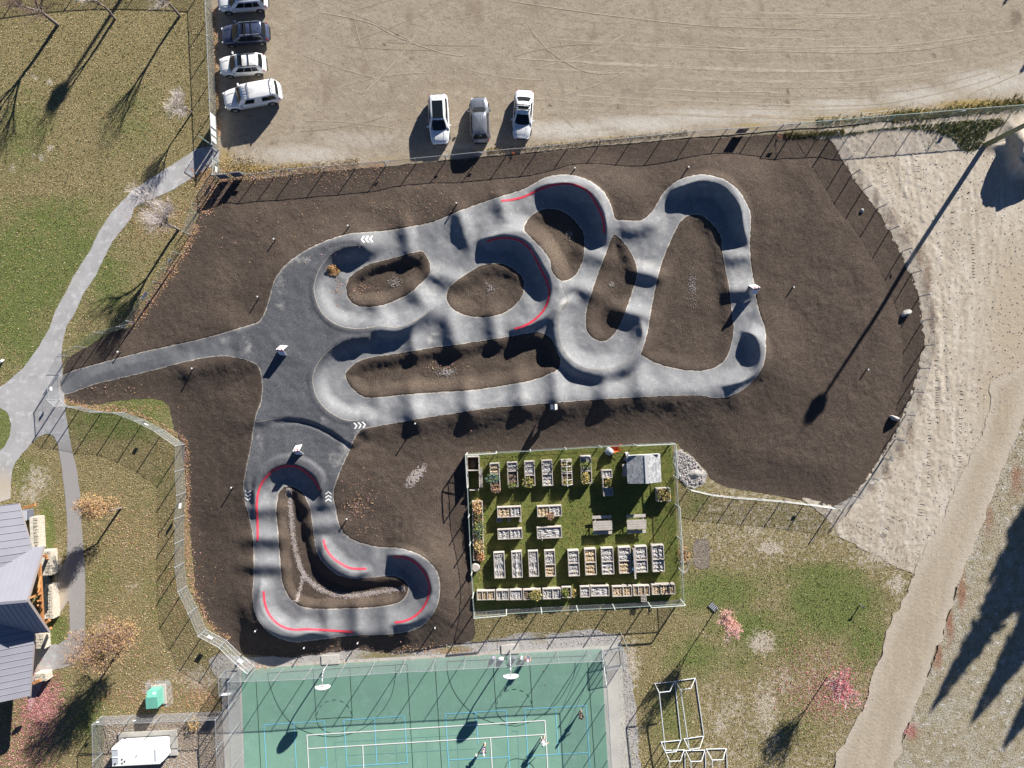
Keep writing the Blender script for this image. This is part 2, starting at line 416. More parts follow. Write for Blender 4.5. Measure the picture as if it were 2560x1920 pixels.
# rollers: crest centre, direction of travel, height, half length
ROLL = [(1020,600,.98,-.15,.42,20),(1157,562,.97,-.25,.52,22),(1258,528,.96,-.28,.35,20),(953,792,.9,-.4,.34,22),(1052,748,.8,-.6,.42,24),(1105,690,.3,-.95,.3,22),
 (1030,843,.98,-.17,.4,20),(1131,826,.98,-.17,.62,26),(1235,812,.98,-.17,.4,22),(1330,800,.98,-.17,.2,20),
 (950,1028,.98,-.17,.25,20),(1033,1011,.98,-.17,.42,22),(1169,995,.98,-.14,.42,22),(1300,978,.98,-.1,.4,22),(1391,972,.99,-.1,.5,22),(1512,965,1,-.05,.4,24),(1600,955,1,-.05,.3,22),
 (1850,726,.12,1,.42,20),(1843,640,.05,1,.25,20),(1618,684,-.2,.98,.45,19),(1578,783,-.25,.97,.62,22),(1600,566,.3,.95,.42,24),(1457,724,-.3,.95,.42,22),(1490,640,-.3,.95,.25,20),
 (665,1345,0,1,.42,20),(664,1414,0,1,.4,19),(664,1270,0,1,.3,18),(813,1312,.1,1,.28,20),(790,1262,.1,1,.3,20),(819,1560,1,-.03,.42,20),(893,1551,1,-.03,.42,20),(965,1549,1,0,.25,20),
 (748,1548,.9,.4,.25,18),(930,1400,1,.1,.2,20),(600,870,.95,-.25,.15,22)]
LUMP = [([(1030,1045),(1150,1030),(1280,1012),(1420,1000),(1560,988),(1700,982),(1830,978)],42,.62),([(900,590),(1150,530),(1300,490)],60,.2),([(560,960),(590,1080),(560,1250)],55,.3),([(470,925),(560,905)],26,.35),
 ([(640,1570),(740,1600),(870,1590),(1010,1585)],34,.5),([(1900,620),(1905,800),(1900,900)],60,.2),([(1440,470),(1500,520)],50,.25),([(640,1500),(630,1300)],40,.25),([(1560,470),(1600,500)],45,.3),
 ([(540,700),(480,800)],60,.15),([(1000,480),(1080,470)],40,.2),([(1950,900),(2000,960)],80,.15),([(2100,700),(2150,800)],90,.12),([(960,1230),(1000,1300)],60,.15)]

G6 = Grid(120, 2346, 300, 1680, 6)
HG = Grid(132, 2334, 318, 1668, 3)
soil_s = catmull(SOIL, 3); track_s = catmull(TRACK, 3); isl_s = [catmull(i, 4) for i in ISL]
def up(A): return G6.sample(A, HG.U, HG.V)
D_soil6 = sdf(soil_s, G6.U, G6.V)
D_track6 = sdf(track_s, G6.U, G6.V)
def local_sdf(g, poly, pad):
    """distance field computed only near the outline; +pad elsewhere"""
    out = np.full(g.U.shape, float(pad))
    lo = poly.min(0) - pad; hi = poly.max(0) + pad
    i0, i1 = np.searchsorted(g.u, [lo[0], hi[0]]); j0, j1 = np.searchsorted(g.v, [lo[1], hi[1]])
    if i1 > i0 and j1 > j0:
        out[j0:j1, i0:i1] = np.minimum(sdf(poly, g.U[j0:j1, i0:i1], g.V[j0:j1, i0:i1]), pad)
    return out
D_isl3 = [local_sdf(HG, p, 60) for p in isl_s]
D_soil = up(D_soil6)
D_track_o = up(D_track6)
D_track = D_track_o.copy()
for d in D_isl3: D_track = np.maximum(D_track, -d)
U3, V3 = HG.U, HG.V
n1 = fbm(U3 / 40, V3 / 40, 3) - .5
BASE = .45 * smooth(0, 110, -D_soil) * (1 + .35 * n1)
for line, w, h in LUMP:
    line = np.array(line, float); d = np.full(U3.shape, 1e9)
    for a, b in zip(line[:-1], line[1:]): d = np.minimum(d, seg_dist(U3, V3, a, b)[0])
    BASE += h * np.exp(-d / (w * w)) * smooth(0, 50, -D_soil)
def plateau(poly, h, w):
    d = local_sdf(HG, catmull(poly, 2), 130)
    return h * np.clip(1 - np.clip(d, 0, None) / w, 0, 1) ** 1.55
w_pl = 40 + 75 * (1 - smooth(640, 760, U3)) + 40 * (1 - smooth(590, 680, V3))
COMB = plateau(PLAZA, 1.0, w_pl)
COMB = np.maximum(COMB, plateau(MID, .8, 38 + 40 * smooth(820, 880, U3) + 30 * (1 - smooth(600, 650, U3))))
BERMX = np.zeros(U3.shape)
for line, H, side, plat, win, wout, e0, e1 in BERM:
    p = catmull(line, 3, closed=False)
    lo = p.min(0) - 150; hi = p.max(0) + 150
    i0, i1 = np.searchsorted(HG.u, [lo[0], hi[0]]); j0, j1 = np.searchsorted(HG.v, [lo[1], hi[1]])
    u, v = U3[j0:j1, i0:i1], V3[j0:j1, i0:i1]
    best = np.full(u.shape, 1e12); sgn = np.zeros(u.shape); arc = np.zeros(u.shape)
    L = np.concatenate([[0], np.cumsum(np.hypot(*np.diff(p, axis=0).T))])
    for k in range(len(p) - 1):
        d2, t = seg_dist(u, v, p[k], p[k + 1]); dd = p[k + 1] - p[k]
        m = d2 < best - 1e-6
        best[m] = d2[m]; cr = dd[0] * (v - p[k][1]) - dd[1] * (u - p[k][0])
        sgn[m] = np.sign(cr[m]); arc[m] = (L[k] + t * (L[k + 1] - L[k]))[m]
    s = np.sqrt(best) * sgn * side
    prof = np.where(s >= 0, np.clip(1 - s / win, 0, 1) ** 1.6, 1 - smooth(plat, plat + wout, -s))
    to = np.clip(-s / 30, 0, 1); f0 = e0 * (1 + 2.2 * to); f1 = e1 * (1 + 2.2 * to)
    tap = smooth(0, 1, arc / f0) * smooth(0, 1, (L[-1] - arc) / f1)
    BERMX[j0:j1, i0:i1] = np.maximum(BERMX[j0:j1, i0:i1], H * prof * tap)
COMB = np.maximum(COMB, BERMX)
def blur(A, n=1):
    for _ in range(n):
        B = np.pad(A, 1, mode='edge')
        A = (B[1:-1, 1:-1] * 4 + (B[:-2, 1:-1] + B[2:, 1:-1] + B[1:-1, :-2] + B[1:-1, 2:]) * 2 + B[:-2, :-2] + B[:-2, 2:] + B[2:, :-2] + B[2:, 2:]) / 16
    return A
ROLLH = np.zeros(U3.shape)
for cu, cv, du, dv, h, w in ROLL:
    lat = 40 if cu > 1800 else 46 if 1590 < cu < 1640 else 60
    n = math.hypot(du, dv); du /= n; dv /= n
    i0, i1 = np.searchsorted(HG.u, [cu - 110, cu + 110]); j0, j1 = np.searchsorted(HG.v, [cv - 110, cv + 110])
    a = (U3[j0:j1, i0:i1] - cu) * du + (V3[j0:j1, i0:i1] - cv) * dv; l = -(U3[j0:j1, i0:i1] - cu) * dv + (V3[j0:j1, i0:i1] - cv) * du
    ROLLH[j0:j1, i0:i1] += 1.15 * h * np.exp(-(a / w) ** 2) * np.exp(-np.abs(l / lat) ** 3.4)
ROLLH *= smooth(0, 40, -D_soil)
DEP = np.zeros(U3.shape)
for d, dep in zip(D_isl3, (.55, .3, .22, .34, .22, .42, .75)):
    DEP = np.maximum(DEP, dep * smooth(4, 40, -d))
HH = BASE + blur(COMB, 1) + ROLLH * (1 - .75 * np.clip(COMB / .8, 0, 1)) - DEP
HH = np.where(D_soil < 0, HH, 0) * 1.0
HH = np.maximum(HH, .035 * smooth(0, 25, -D_soil))
def hz(u, v): return float(HG.sample(HH, u, v, 0.0))
def G(u, v, dz=0.0): return P(u, v, hz(u, v) + dz)

def terrain(name, D, g, zfun, mat, attrs=(), kind='structure', skirt=False):
    uv, faces = clip_grid(g, D)
    z = zfun(uv[:, 0], uv[:, 1])
    k = PX * (CAM_H - z) / CAM_H
    vs = np.stack([(uv[:, 0] - 1280) * k, (960 - uv[:, 1]) * k, z], 1)
    o = mesh_obj(name, vs, faces, mat, None, True)
    for an, fn in attrs:
        a = o.data.attributes.new(an, 'FLOAT', 'POINT'); a.data.foreach_set('value', np.asarray(fn(uv[:, 0], uv[:, 1]), np.float32))
    return tag(o, kind=kind)

# ---- soil
def soil_z(u, v):
    h = HG.sample(HH, u, v)
    r = (fbm(u / 9, v / 9, 3) - .5) * .05 + (fbm(u / 3.1, v / 3.1, 2) - .5) * .035
    dt = HG.sample(D_track, u, v)
    return h + .012 + r * smooth(2, 14, dt) * smooth(0, 12, -HG.sample(D_soil, u, v)) - .16 * (1 - smooth(-4, 1, dt))
def blobsum(u, v, L):
    s = np.zeros(np.shape(u))
    for b in L:
        cu, cv, r = b[:3]; r2 = b[3] if len(b) > 3 else r; a = b[4] if len(b) > 4 else 1.0
        s = np.maximum(s, a * np.exp(-((u - cu) / r) ** 2 - ((v - cv) / r2) ** 2))
    return s
M['soil'] = mat('dark_soil', (.092, .071, .058), (('n', (.35, .38, .66, 6), (.076, .058, .048)), ('n', (1.3, .46, .72, 6), (.116, .092, .075)), ('a', ('dry', .3, 1.0, 1.2, .9), (.165, .130, .100)), ('a', ('darker_soil', .3, 1.0, 1.0, .9), (.066, .050, .041)), ('n', (8, .47, .62, 6), (.052, .039, .032)), ('n', (16, .53, .66, 4), (.142, .114, .094)), ('n', (27, .58, .70, 3), (.20, .165, .138))),
    rough=.95, bump=((2.5, .35, .10), (9, 1.0, .12, (1.7, .8, 1), .6), (24, 1.0, .045)), spec=.1)
soil = terrain('soil', D_soil + (fbm(U3 / 7, V3 / 7, 3) - .5) * 7, HG, soil_z, M['soil'],
    (('dry', lambda u, v: blobsum(u, v, [(1395, 610, 50, 70, .9), (1000, 520, 120, 40, .6), (560, 700, 80, 60, .6), (1180, 740, 50, 35, .7), (1750, 850, 60, 60, .5), (1650, 700, 40, 60, .5), (1080, 955, 200, 25, .7), (1050, 1380, 90, 60, .6), (930, 740, 60, 20, .6), (1720, 1010, 150, 25, .5), (1960, 690, 60, 40, .5)])), ('darker_soil', lambda u, v: blobsum(u, v, [(1980, 640, 140, 100, .8), (2000, 1000, 160, 110, .7), (1850, 1080, 160, 60, .8), (480, 1250, 40, 120, .6), (1120, 1350, 60, 120, .5), (700, 500, 100, 30, .5), (1600, 400, 150, 30, .5), (430, 860, 90, 30, .6), (2200, 700, 70, 90, .5)]))))  # first blob list only pales the soil, second only darkens it
# ---- asphalt pump track
M['asphalt'] = mat('track_asphalt', (.205, .213, .228), (('n', (.6, .38, .66, 6, (1, 1, 1), .4), (.165, .172, .186)), ('n', (1.3, .52, .72, 6), (.265, .272, .282)), ('n', (3.2, .52, .74, 6, (.6, 1.6, 1), .5), (.15, .156, .168)), ('n', (4.2, .58, .74, 6, (1.8, .6, 1), .2), (.31, .315, .32)), ('a', ('plaza', .15, 1.0, .7, .5), (.070, .074, .086)), ('n', (9, .56, .80, 5, (.7, 1.5, 1), .9), (.135, .139, .148)), ('n', (6, .56, .72, 6, (3.2, .5, 1), .3), (.19, .194, .202)), ('n', (6, .58, .72, 6, (.5, 3.2, 1), .3), (.16, .165, .175)), ('n', (18, .60, .74, 3), (.36, .36, .358)), ('n', (26, .62, .85, 2), (.08, .083, .092)), ('a', ('scuff', .25, 1.1, 2.0, 1.6), (.38, .375, .365)), ('a', ('edge', .45, 1.15, 3.0, 1.6), (.40, .36, .315))),
    rough=.75, bump=((2.5, .10, .05), (40, .3, .012)), spec=.3)
PL6 = local_sdf(HG, catmull(PLAZA, 2), 130); MI6 = local_sdf(HG, catmull(MID, 2), 130)
WPATH = 1 - smooth(540, 640, U3)
wear_f = np.clip(smooth(-6, 34, np.minimum(PL6, MI6)), 0, 1) * (1 - .72 * WPATH) * (1 - .42 * smooth(1150, 1300, V3))
def track_z(u, v): return HG.sample(HH, u, v) + .03
track = terrain('pump_track', D_track + (fbm(U3 / 5, V3 / 5, 2) - .5) * 3.2, HG, track_z, M['asphalt'],
    (('plaza', lambda u, v: 1 - HG.sample(wear_f, u, v)), ('scuff', lambda u, v: blobsum(u, v, [(1075, 850, 10, 14, .9), (1085, 835, 14, 5, .9), (700, 690, 14, 50, .5), (745, 650, 40, 14, .5), (840, 1150, 26, 20, .7), (860, 1120, 20, 30, .5), (650, 1100, 14, 40, .4), (1080, 700, 26, 60, .6), (1130, 735, 30, 20, .8), (1410, 760, 20, 20, .9), (1620, 660, 40, 16, .6), (1850, 670, 30, 40, .8), (1660, 560, 20, 50, .5), (900, 1075, 20, 16, .6), (620, 870, 10, 30, .6), (560, 850, 16, 12, .6), (1170, 1015, 30, 10, .5), (1300, 990, 40, 14, .5), (1420, 640, 20, 60, .4), (1860, 770, 20, 30, .5), (700, 765, 14, 10, .5), (810, 1050, 12, 12, .6), (1330, 835, 60, 20, .5), (1390, 900, 30, 40, .6)])), ('edge', lambda u, v: smooth(-6, 0, HG.sample(D_track, u, v)))))

def ribbon(name, pts, w, dz, mat, parent=None, n=6, round_=True, world_w=True, hfun=None):
    """flat painted strip that follows the terrain"""
    p = catmull(pts, n, closed=False) if len(pts) > 2 else np.array([np.array(pts[0]) + (np.array(pts[1]) - np.array(pts[0])) * t for t in np.linspace(0, 1, max(2, int(np.hypot(*(np.array(pts[1]) - np.array(pts[0]))) / 12) + 1))])
    d = np.gradient(p, axis=0); d /= np.linalg.norm(d, axis=1)[:, None] + 1e-9
    nn = np.stack([-d[:, 1], d[:, 0]], 1)
    vs = []; fs = []; c = 3
    for q, m in zip(p, nn):
        for t in (-.5, 0, .5):
            e = q + m * w * t
            z = (hz(*e) if hfun is None else hfun(*e)) + dz
            vs.append(P(e[0], e[1], z))
    for i in range(len(p) - 1):
        for k in range(2):
            a = i * c + k; fs.append((a, a + c, a + c + 1, a + 1))
    return mesh_obj(name, vs, fs, mat, parent, True)

RED = [[(1253,502),(1280,499),(1309,492),(1344,476),(1378,464),(1416,459),(1445,465),(1471,480),(1488,506),(1502,532),(1509,558),(1510,583)],
 [(1217,604),(1239,597),(1268,595),(1300,602),(1323,621),(1340,648),(1354,677),(1367,703),(1373,729),(1370,752),(1358,777),(1335,800),(1309,815),(1286,822)],
 [(644,1352),(644,1307),(642,1264),(645,1235),(654,1209),(674,1184),(698,1169),(724,1165),(747,1170),(768,1184),(788,1204),(799,1226)],
 [(809,1349),(815,1371),(831,1393),(854,1410),(880,1421),(916,1422)],
 [(984,1392),(1010,1394),(1036,1405),(1056,1425),(1069,1446),(1074,1472),(1067,1503),(1051,1528),(1031,1544),(1010,1553),(987,1556)],
 [(659,1478),(662,1507),(672,1534),(689,1555),(712,1569),(738,1574),(767,1573),(825,1576),(883,1580)]]
for r in RED: ribbon('red_line', r, 5.4, .055, M['red_paint'], track)
M['seam'] = mat('dusty_asphalt_joint', (.27, .25, .225), (('n', (6, .45, .65), (.15, .15, .155)),), rough=.9)
for k in (0, 1, 8):
    ln = [q for q in BERM[k][0]]
    ribbon('joint_line', ln[1:-1], 2.0, .046, M['seam'], track)
ribbon('joint_line', [(640, 1056), (683, 1048), (727, 1045), (764, 1051), (802, 1065), (843, 1088), (871, 1109), (879, 1114)], 1.6, .046, M['seam'], track)
ribbon('joint_line', [(1404, 702), (1412, 728), (1421, 750), (1405, 776)], 2.2, .046, M['seam'], track)
def chevrons(c, d, n=3, sp=10.5, size=8.0, w=4.6):
    """painted arrow heads pointing along d (photo direction)"""
    d = np.array(d, float); d /= np.hypot(*d); s = np.array([-d[1], d[0]])
    for k in range(n):
        q = np.array(c, float) + d * (k - (n - 1) / 2) * sp
        vs = []
        for t, o in ((-1, 0), (0, 0), (1, 0), (1, 1), (0, 1), (-1, 1)):
            e = q + s * size * t + d * ((size * .75) * (1 - abs(t)) - size * .3 - o * w)
            vs.append(P(e[0], e[1], hz(*e) + .05))
        mesh_obj('chevron_marking', vs, [(0, 1, 4, 5), (1, 2, 3, 4)], M['white_paint'], track)
chevrons((916, 598), (-1, .04)); chevrons((901, 1063), (1, -.12)); chevrons((620, 1240), (0, 1), sp=9, size=7.5, w=4); chevrons((821, 1240), (0, -1), sp=9, size=7.5, w=4)
# ------------------------------------------------------------------ the ground around the track (flat sheets, each a few mm above the next)
def region(name, poly, z, mat, step=8, noise=(0, 20), attrs=(), spl=0, zfun=None, cut=False):
    p = catmull(poly, spl) if spl else np.array(poly, float)
    lo = p.min(0) - 20; hi = p.max(0) + 20
    g = Grid(lo[0], hi[0], lo[1], hi[1], step)
    D = sdf(p, g.U, g.V)
    if cut:
        D = np.maximum(D, -5 - HG.sample(D_soil, g.U, g.V, 1e3))
    if noise[0]: D = D + (fbm(g.U / noise[1], g.V / noise[1], 4) - .5) * 2 * noise[0]
    return terrain(name, D, g, zfun or (lambda u, v: np.full(np.shape(u), float(z))), mat, attrs)

# the one sheet that reaches the horizon
M['ground'] = mat('dry_ground', (.24, .205, .15), (('n', (.08, .4, .65, 5), (.20, .17, .12)), ('n', (1.5, .45, .7), (.30, .27, .21)), ('n', (9, .45, .7), (.16, .14, .09))), rough=.95, bump=((6, .5, .08),), spec=.1)
g = MB(); R = 900
g.add([(-R, -R, -.06), (R, -R, -.06), (R, R, -.06), (-R, R, -.06)], [(0, 1, 2, 3)])
tag(g.build('ground', M['ground']), kind='structure')

# lawns
def lawn_mat(name, shift=0):
    return mat(name, (.345, .275, .145), (
        ('n', (.35, .40, .62, 5), (.275, .225, .105)), ('n', (2.6, .50, .68, 5), (.42, .345, .205)), ('a', ('green', .2, .8, .8, 1.2), (.14, .205, .045)),
        ('n', (9, .46, .60, 5), (.085, .09, .03)), ('n', (22, .53, .66, 4), (.58, .49, .32)), ('a', ('bare', .35, .8, 2.2, 2.4), (.52, .46, .375)), ('n', (17, .55, .66, 3), (.06, .065, .025))),  # dark noise specks paint in small shadows among the grass
        rough=.95, bump=((8, 1.0, .14), (26, 1.0, .06)), spec=.08)
M['lawn'] = lawn_mat('lawn_grass')
M['garden_grass'] = mat('garden_grass', (.15, .185, .05), (('n', (.9, .42, .66, 5), (.24, .22, .075)), ('n', (4, .48, .68, 5), (.075, .105, .025)), ('n', (14, .5, .7, 4), (.25, .24, .09)), ('n', (30, .5, .72, 3), (.05, .07, .018))), rough=.95, bump=((10, .9, .1), (30, .9, .05)), spec=.08)
LAWN_W = [(-420, -420), (525, -420), (527, 0), (533, 90), (541, 262), (546, 376), (548, 470), (600, 700), (600, 1500), (640, 1660), (600, 1668), (552, 1682), (545, 2350), (-420, 2350)]
GREEN_W = [(60, 680, 130, 130, 1.0), (200, 640, 70, 90, .8), (130, 560, 130, 70, .7), (20, 780, 80, 90, .9), (270, 700, 60, 90, .6), (60, 860, 70, 70, .7), (118, 1330, 20, 80, 1.3), (140, 1578, 30, 45, 1.3), (300, 1050, 120, 60, .75), (350, 1010, 80, 20, 1.0), (60, 1180, 60, 60, .6),
    (330, 300, 110, 130, .45), (60, 330, 90, 130, .6), (250, 1450, 50, 60, .5), (230, 1800, 60, 90, .7), (390, 1480, 60, 120, .35), (10, 1070, 25, 50, 1.0), (260, 870, 80, 40, .7), (400, 1200, 40, 80, .4), (165, 1770, 30, 60, .6)]
BARE_W = [(95, 1200, 40, 45, .8), (75, 1235, 40, 25, .8), (150, 1430, 18, 35, .9), (500, 1700, 60, 40, .8), (450, 1690, 60, 30, .5), (390, 1720, 42, 40, .7), (330, 1470, 30, 30, .4), (100, 390, 20, 10, .7), (85, 195, 10, 8, .9), (125, 205, 9, 12, .9), (125, 372, 12, 10, .9), (30, 420, 12, 12, .7), (105, 398, 10, 8, .8)]
region('lawn', LAWN_W, 0, M['lawn'], 8, (0, 1), (('green', lambda u, v: blobsum(u, v, GREEN_W) + .18 * (v > 480) * (v < 1100)), ('bare', lambda u, v: blobsum(u, v, BARE_W))))
LAWN_E = [(1160, 1100), (1700, 1095), (1790, 1200), (1980, 1248), (2082, 1272), (2140, 1300), (2230, 1345), (2310, 1385), (2300, 1440), (2262, 1500), (2240, 1545), (2224, 1580), (2205, 1630), (2190, 1670), (2176, 1720), (2152, 1781), (2125, 1831), (2096, 1888), (2060, 1960), (1960, 2350), (1500, 2350), (1555, 1900), (1540, 1590), (1290, 1590), (1160, 1630)]
GREEN_E = [(1790, 1480, 130, 60, 1.0), (2080, 1510, 120, 90, 1.25), (1870, 1570, 110, 60, .9), (2160, 1600, 60, 80, .9), (1740, 1640, 90, 60, .8), (2060, 1440, 130, 40, .9), (1960, 1600, 100, 80, .6), (1740, 1260, 40, 40, .6), (1680, 1800, 70, 120, .6), (2000, 1800, 80, 80, .4), (1860, 1660, 80, 60, .5), (2110, 1720, 60, 60, .5)]
BARE_E = [(1925, 1370, 36, 20, 1.2), (1885, 1330, 40, 25, .7), (1905, 1607, 34, 30, 1.2), (1830, 1775, 60, 50, .6), (1850, 1745, 20, 14, .7), (1800, 1810, 25, 40, .8), (1915, 1770, 40, 90, .8), (1960, 1700, 40, 60, .6), (2200, 1395, 90, 35, .8), (2130, 1330, 70, 30, .8), (2245, 1460, 20, 40, 1.0), (1780, 1275, 40, 20, .5), (1580, 1660, 25, 80, .8), (1585, 1860, 20, 80, .7), (1700, 1450, 20, 60, .3), (2240, 1460, 30, 20, 1.0), (2190, 1850, 60, 60, .6), (1930, 1850, 50, 60, .5)]
region('lawn', LAWN_E, 0.0, M['lawn'], 8, (9, 30), (('green', lambda u, v: blobsum(u, v, GREEN_E)), ('bare', lambda u, v: np.maximum(blobsum(u, v, BARE_E), .42 * smooth(1680, 1760, u) * (1 - np.clip(blobsum(u, v, GREEN_E) * 1.3, 0, 1))))))
region('garden_lawn', [(1168, 1134), (1679, 1107), (1704, 1500), (1188, 1528)], .006, M['garden_grass'], 8, (3, 12))

# parking lot of packed dirt
M['lot'] = mat('packed_dirt', (.315, .265, .205), (('n', (.13, .40, .62, 6), (.265, .22, .165)), ('n', (.7, .46, .68, 6, (.7, 1.2, 1), .3), (.37, .32, .25)), ('a', ('strk', .1, .9), (.345, .295, .23)), ('n', (2.2, .50, .66, 6, (.7, 1.2, 1), -.5), (.235, .192, .145)), ('n', (7, .52, .68, 5), (.41, .36, .29)),
    ('n', (18, .50, .68, 4), (.205, .17, .128)), ('n', (.5, .56, .72, 6, (1, .5, 1), .9), (.225, .182, .138)), ('n', (30, .58, .75, 3), (.45, .40, .33)), ('a', ('pale', .25, .9, 1.4, .9), (.45, .42, .375)), ('a', ('weed', .3, .8, 3.0, 1.4), (.31, .235, .10)), ('a', ('dark', .3, .8, 2.0, .8), (.14, .11, .085))),
    rough=.95, bump=((1.6, .35, .12), (5, .35, .06), (20, .7, .03)), spec=.1)
LOT = [(525, -420), (3000, -420), (3000, 200), (2600, 262), (2300, 292), (2076, 318), (1985, 322), (1859, 334), (1714, 345), (1569, 359), (1425, 370), (1280, 386), (1132, 398), (958, 417), (814, 428), (640, 449), (548, 449), (546, 376), (541, 262), (533, 90), (527, 0)]
PALE = [(760, 385, 150, 30, .8), (900, 350, 160, 35, .55), (1150, 365, 160, 14, .5), (1420, 325, 150, 26, 1.0), (1600, 310, 150, 26, 1.0), (1750, 290, 140, 25, .9), (1900, 285, 120, 25, .8), (2100, 262, 130, 28, .8), (2300, 240, 120, 30, .9), (2480, 205, 130, 36, 1.0), (2600, 180, 100, 40, 1), (1330, 330, 60, 25, .6)]
WEED = [(620, 425, 80, 16, 1.1), (560, 400, 30, 40, .8), (740, 415, 60, 12, .7), (1250, 374, 80, 7, .8), (1530, 345, 60, 6, .6), (1880, 316, 60, 9, .8), (2060, 297, 90, 9, .9), (2250, 280, 120, 11, 1.1), (2450, 262, 120, 14, 1.2), (540, 250, 8, 300, .7), (1420, 358, 80, 6, .7), (1000, 398, 100, 8, .6)]
DARKS = [(877, 50, 8, 5), (992, 88, 8, 5), (1028, 148, 10, 6), (960, 112, 7, 5), (1587, 35, 5, 4), (1748, 170, 9, 8), (1570, 228, 22, 7, .8), (1374, 265, 6, 7), (1545, 268, 5, 7), (1971, 228, 6, 9), (1968, 255, 9, 14, .8), (1970, 140, 12, 8, .7), (2254, 121, 10, 5), (2335, 140, 8, 6), (2195, 262, 40, 20, 0), (735, 320, 18, 16, .5), (780, 330, 9, 18, .6), (950, 335, 20, 15, .4), (780, 360, 6, 20, .5), (857, 162, 6, 8, .7), (660, 50, 30, 30, .3), (678, 357, 9, 6, .9), (1000, 310, 18, 6, .3), (2480, 60, 40, 40, .35), (2540, 45, 20, 30, .7), (1200, 55, 60, 20, .35), (1290, 50, 18, 60, .3), (2350, 180, 30, 8, .5), (1130, 60, 50, 20, .3), (1430, 200, 60, 12, .35), (1780, 250, 60, 12, .25), (1400, 285, 60, 10, .4), (2140, 225, 60, 5, .5)]
region('parking_lot', LOT, .004, M['lot'], 8, (2, 15), (('strk', lambda u, v: smooth(1300, 1900, u) * (.5 + .5 * np.sin(fbm(u / 260, (v - .00006 * (u - 1800) ** 2) / 9, 3) * 16))), ('pale', lambda u, v: blobsum(u, v, PALE)), ('weed', lambda u, v: blobsum(u, v, WEED)), ('dark', lambda u, v: blobsum(u, v, DARKS))))

# sand yard east of the track, with wheel ruts pressed into it
M['sand'] = mat('churned_sand', (.44, .39, .325), (('n', (.25, .42, .60, 6), (.375, .325, .26)), ('n', (.40, .48, .66, 6, (2.4, .4, 1), .10), (.52, .475, .415)), ('n', (1.0, .52, .68, 6, (2.6, .4, 1), .04), (.36, .31, .25)), ('n', (1.6, .52, .70, 6, (1, 1, 1), .8), (.52, .475, .41)), ('a', ('brown', .3, .9, .8, .7), (.385, .325, .25)), ('n', (4, .55, .68, 6), (.33, .285, .23)), ('a', ('dirt', .25, .85, 3.0, 1.6), (.20, .155, .12)), ('n', (13, .56, .7, 4), (.54, .495, .43)), ('n', (20, .57, .7, 3), (.25, .21, .175))), rough=.95,
    bump=((1.3, .3, .12), (7, .35, .06), (20, .5, .03)), spec=.1)
SAND = [(2040, 326), (2300, 300), (3000, 230), (3000, 1200), (2560, 1420), (2400, 1470), (2290, 1440), (2210, 1400), (2110, 1350), (2060, 1290), (2000, 1240), (2200, 900), (2050, 500)]
RUT = [((2290, 470), (2310, 650), (2330, 800), (2345, 960)), ((2330, 480), (2350, 700), (2360, 960)), ((2200, 380), (2260, 500), (2330, 600), (2420, 720)), ((2390, 940), (2385, 1120), (2372, 1250), (2330, 1330)), ((2340, 950), (2345, 1150), (2325, 1300)), ((2440, 640), (2400, 780), (2395, 900)), ((2550, 560), (2440, 640), (2390, 690)), ((2430, 400), (2440, 600)), ((2280, 420), (2300, 560)), ((2500, 520), (2480, 760), (2440, 960)), ((2360, 760), (2364, 960), (2352, 1130), (2340, 1210)), ((2230, 360), (2250, 470), (2290, 540))]
def sand_z(u, v):
    z = np.full(np.shape(u), -.012)
    brk = np.clip((fbm(u / 22, v / 22, 2) - .35) * 3, 0, 1)
    for r in RUT:
        p = catmull(r, 5, closed=False); d = np.full(np.shape(u), 1e9)
        for a, b in zip(p[:-1], p[1:]): d = np.minimum(d, seg_dist(u, v, a, b)[0])
        d = np.sqrt(d)
        z = z + (-.04 * np.exp(-(d / 4.5) ** 2) + .025 * np.exp(-((d - 9) / 4) ** 2)) * brk
    churn = smooth(2460, 2300, u) if False else np.clip((2480 - u) / 120, .25, 1)
    z = z + ((fbm(u / 8, v / 9, 3) - .5) * .09 + (fbm(u / 4 + 90, v / 4, 2) - .5) * .06) * churn
    pile = 2.1 * np.exp(-((u - 2592) / 62) ** 4 - ((v - 372) / 60) ** 4) + .3 * np.exp(-((u - 2510) / 40) ** 2 - ((v - 362) / 14) ** 2)
    edge = smooth(-30, 0, (u - 2060))
    return np.maximum(z * edge + .03, .008) + pile * (1 + .25 * (fbm(u / 12, v / 12, 3) - .5))
DIRT = [(2318, 700, 14, 60, 1.0), (2330, 790, 12, 50, 1.0), (2225, 545, 26, 34, .8), (2265, 590, 26, 30, .8), (2300, 640, 18, 40, .9), (2300, 1000, 10, 40, .7), (2275, 1080, 12, 40, .9), (2250, 1125, 14, 30, .9), (2215, 1180, 14, 25, .9), (2180, 1220, 14, 20, .8), (2150, 450, 10, 40, .7), (2190, 500, 10, 40, .8), (2335, 880, 8, 50, .6), (2120, 380, 8, 30, .5), (2375, 560, 5, 60, .4), (2470, 380, 10, 30, .5)]
region('sand_yard', SAND, 0, M['sand'], 4, (9, 30), (('brown', lambda u, v: blobsum(u, v, [(2560, 800, 120, 260, 1.1), (2480, 980, 60, 120, .9), (2520, 620, 60, 100, .5)])), ('dirt', lambda u, v: blobsum(u, v, DIRT)),), zfun=sand_z, cut=True)

M['bare_earth'] = mat('bare_dark_earth', (.19, .16, .14), (('n', (3, .42, .62, 5), (.27, .235, .20)), ('n', (14, .5, .68, 4), (.12, .10, .085)), ('n', (9, .56, .7, 4), (.30, .26, .16))), rough=.95, bump=((8, 1, .1),))
region('bare_earth', [(1738, 1348), (1768, 1346), (1777, 1380), (1774, 1414), (1756, 1422), (1736, 1412), (1732, 1376)], .014, M['bare_earth'], 4, (7, 10))
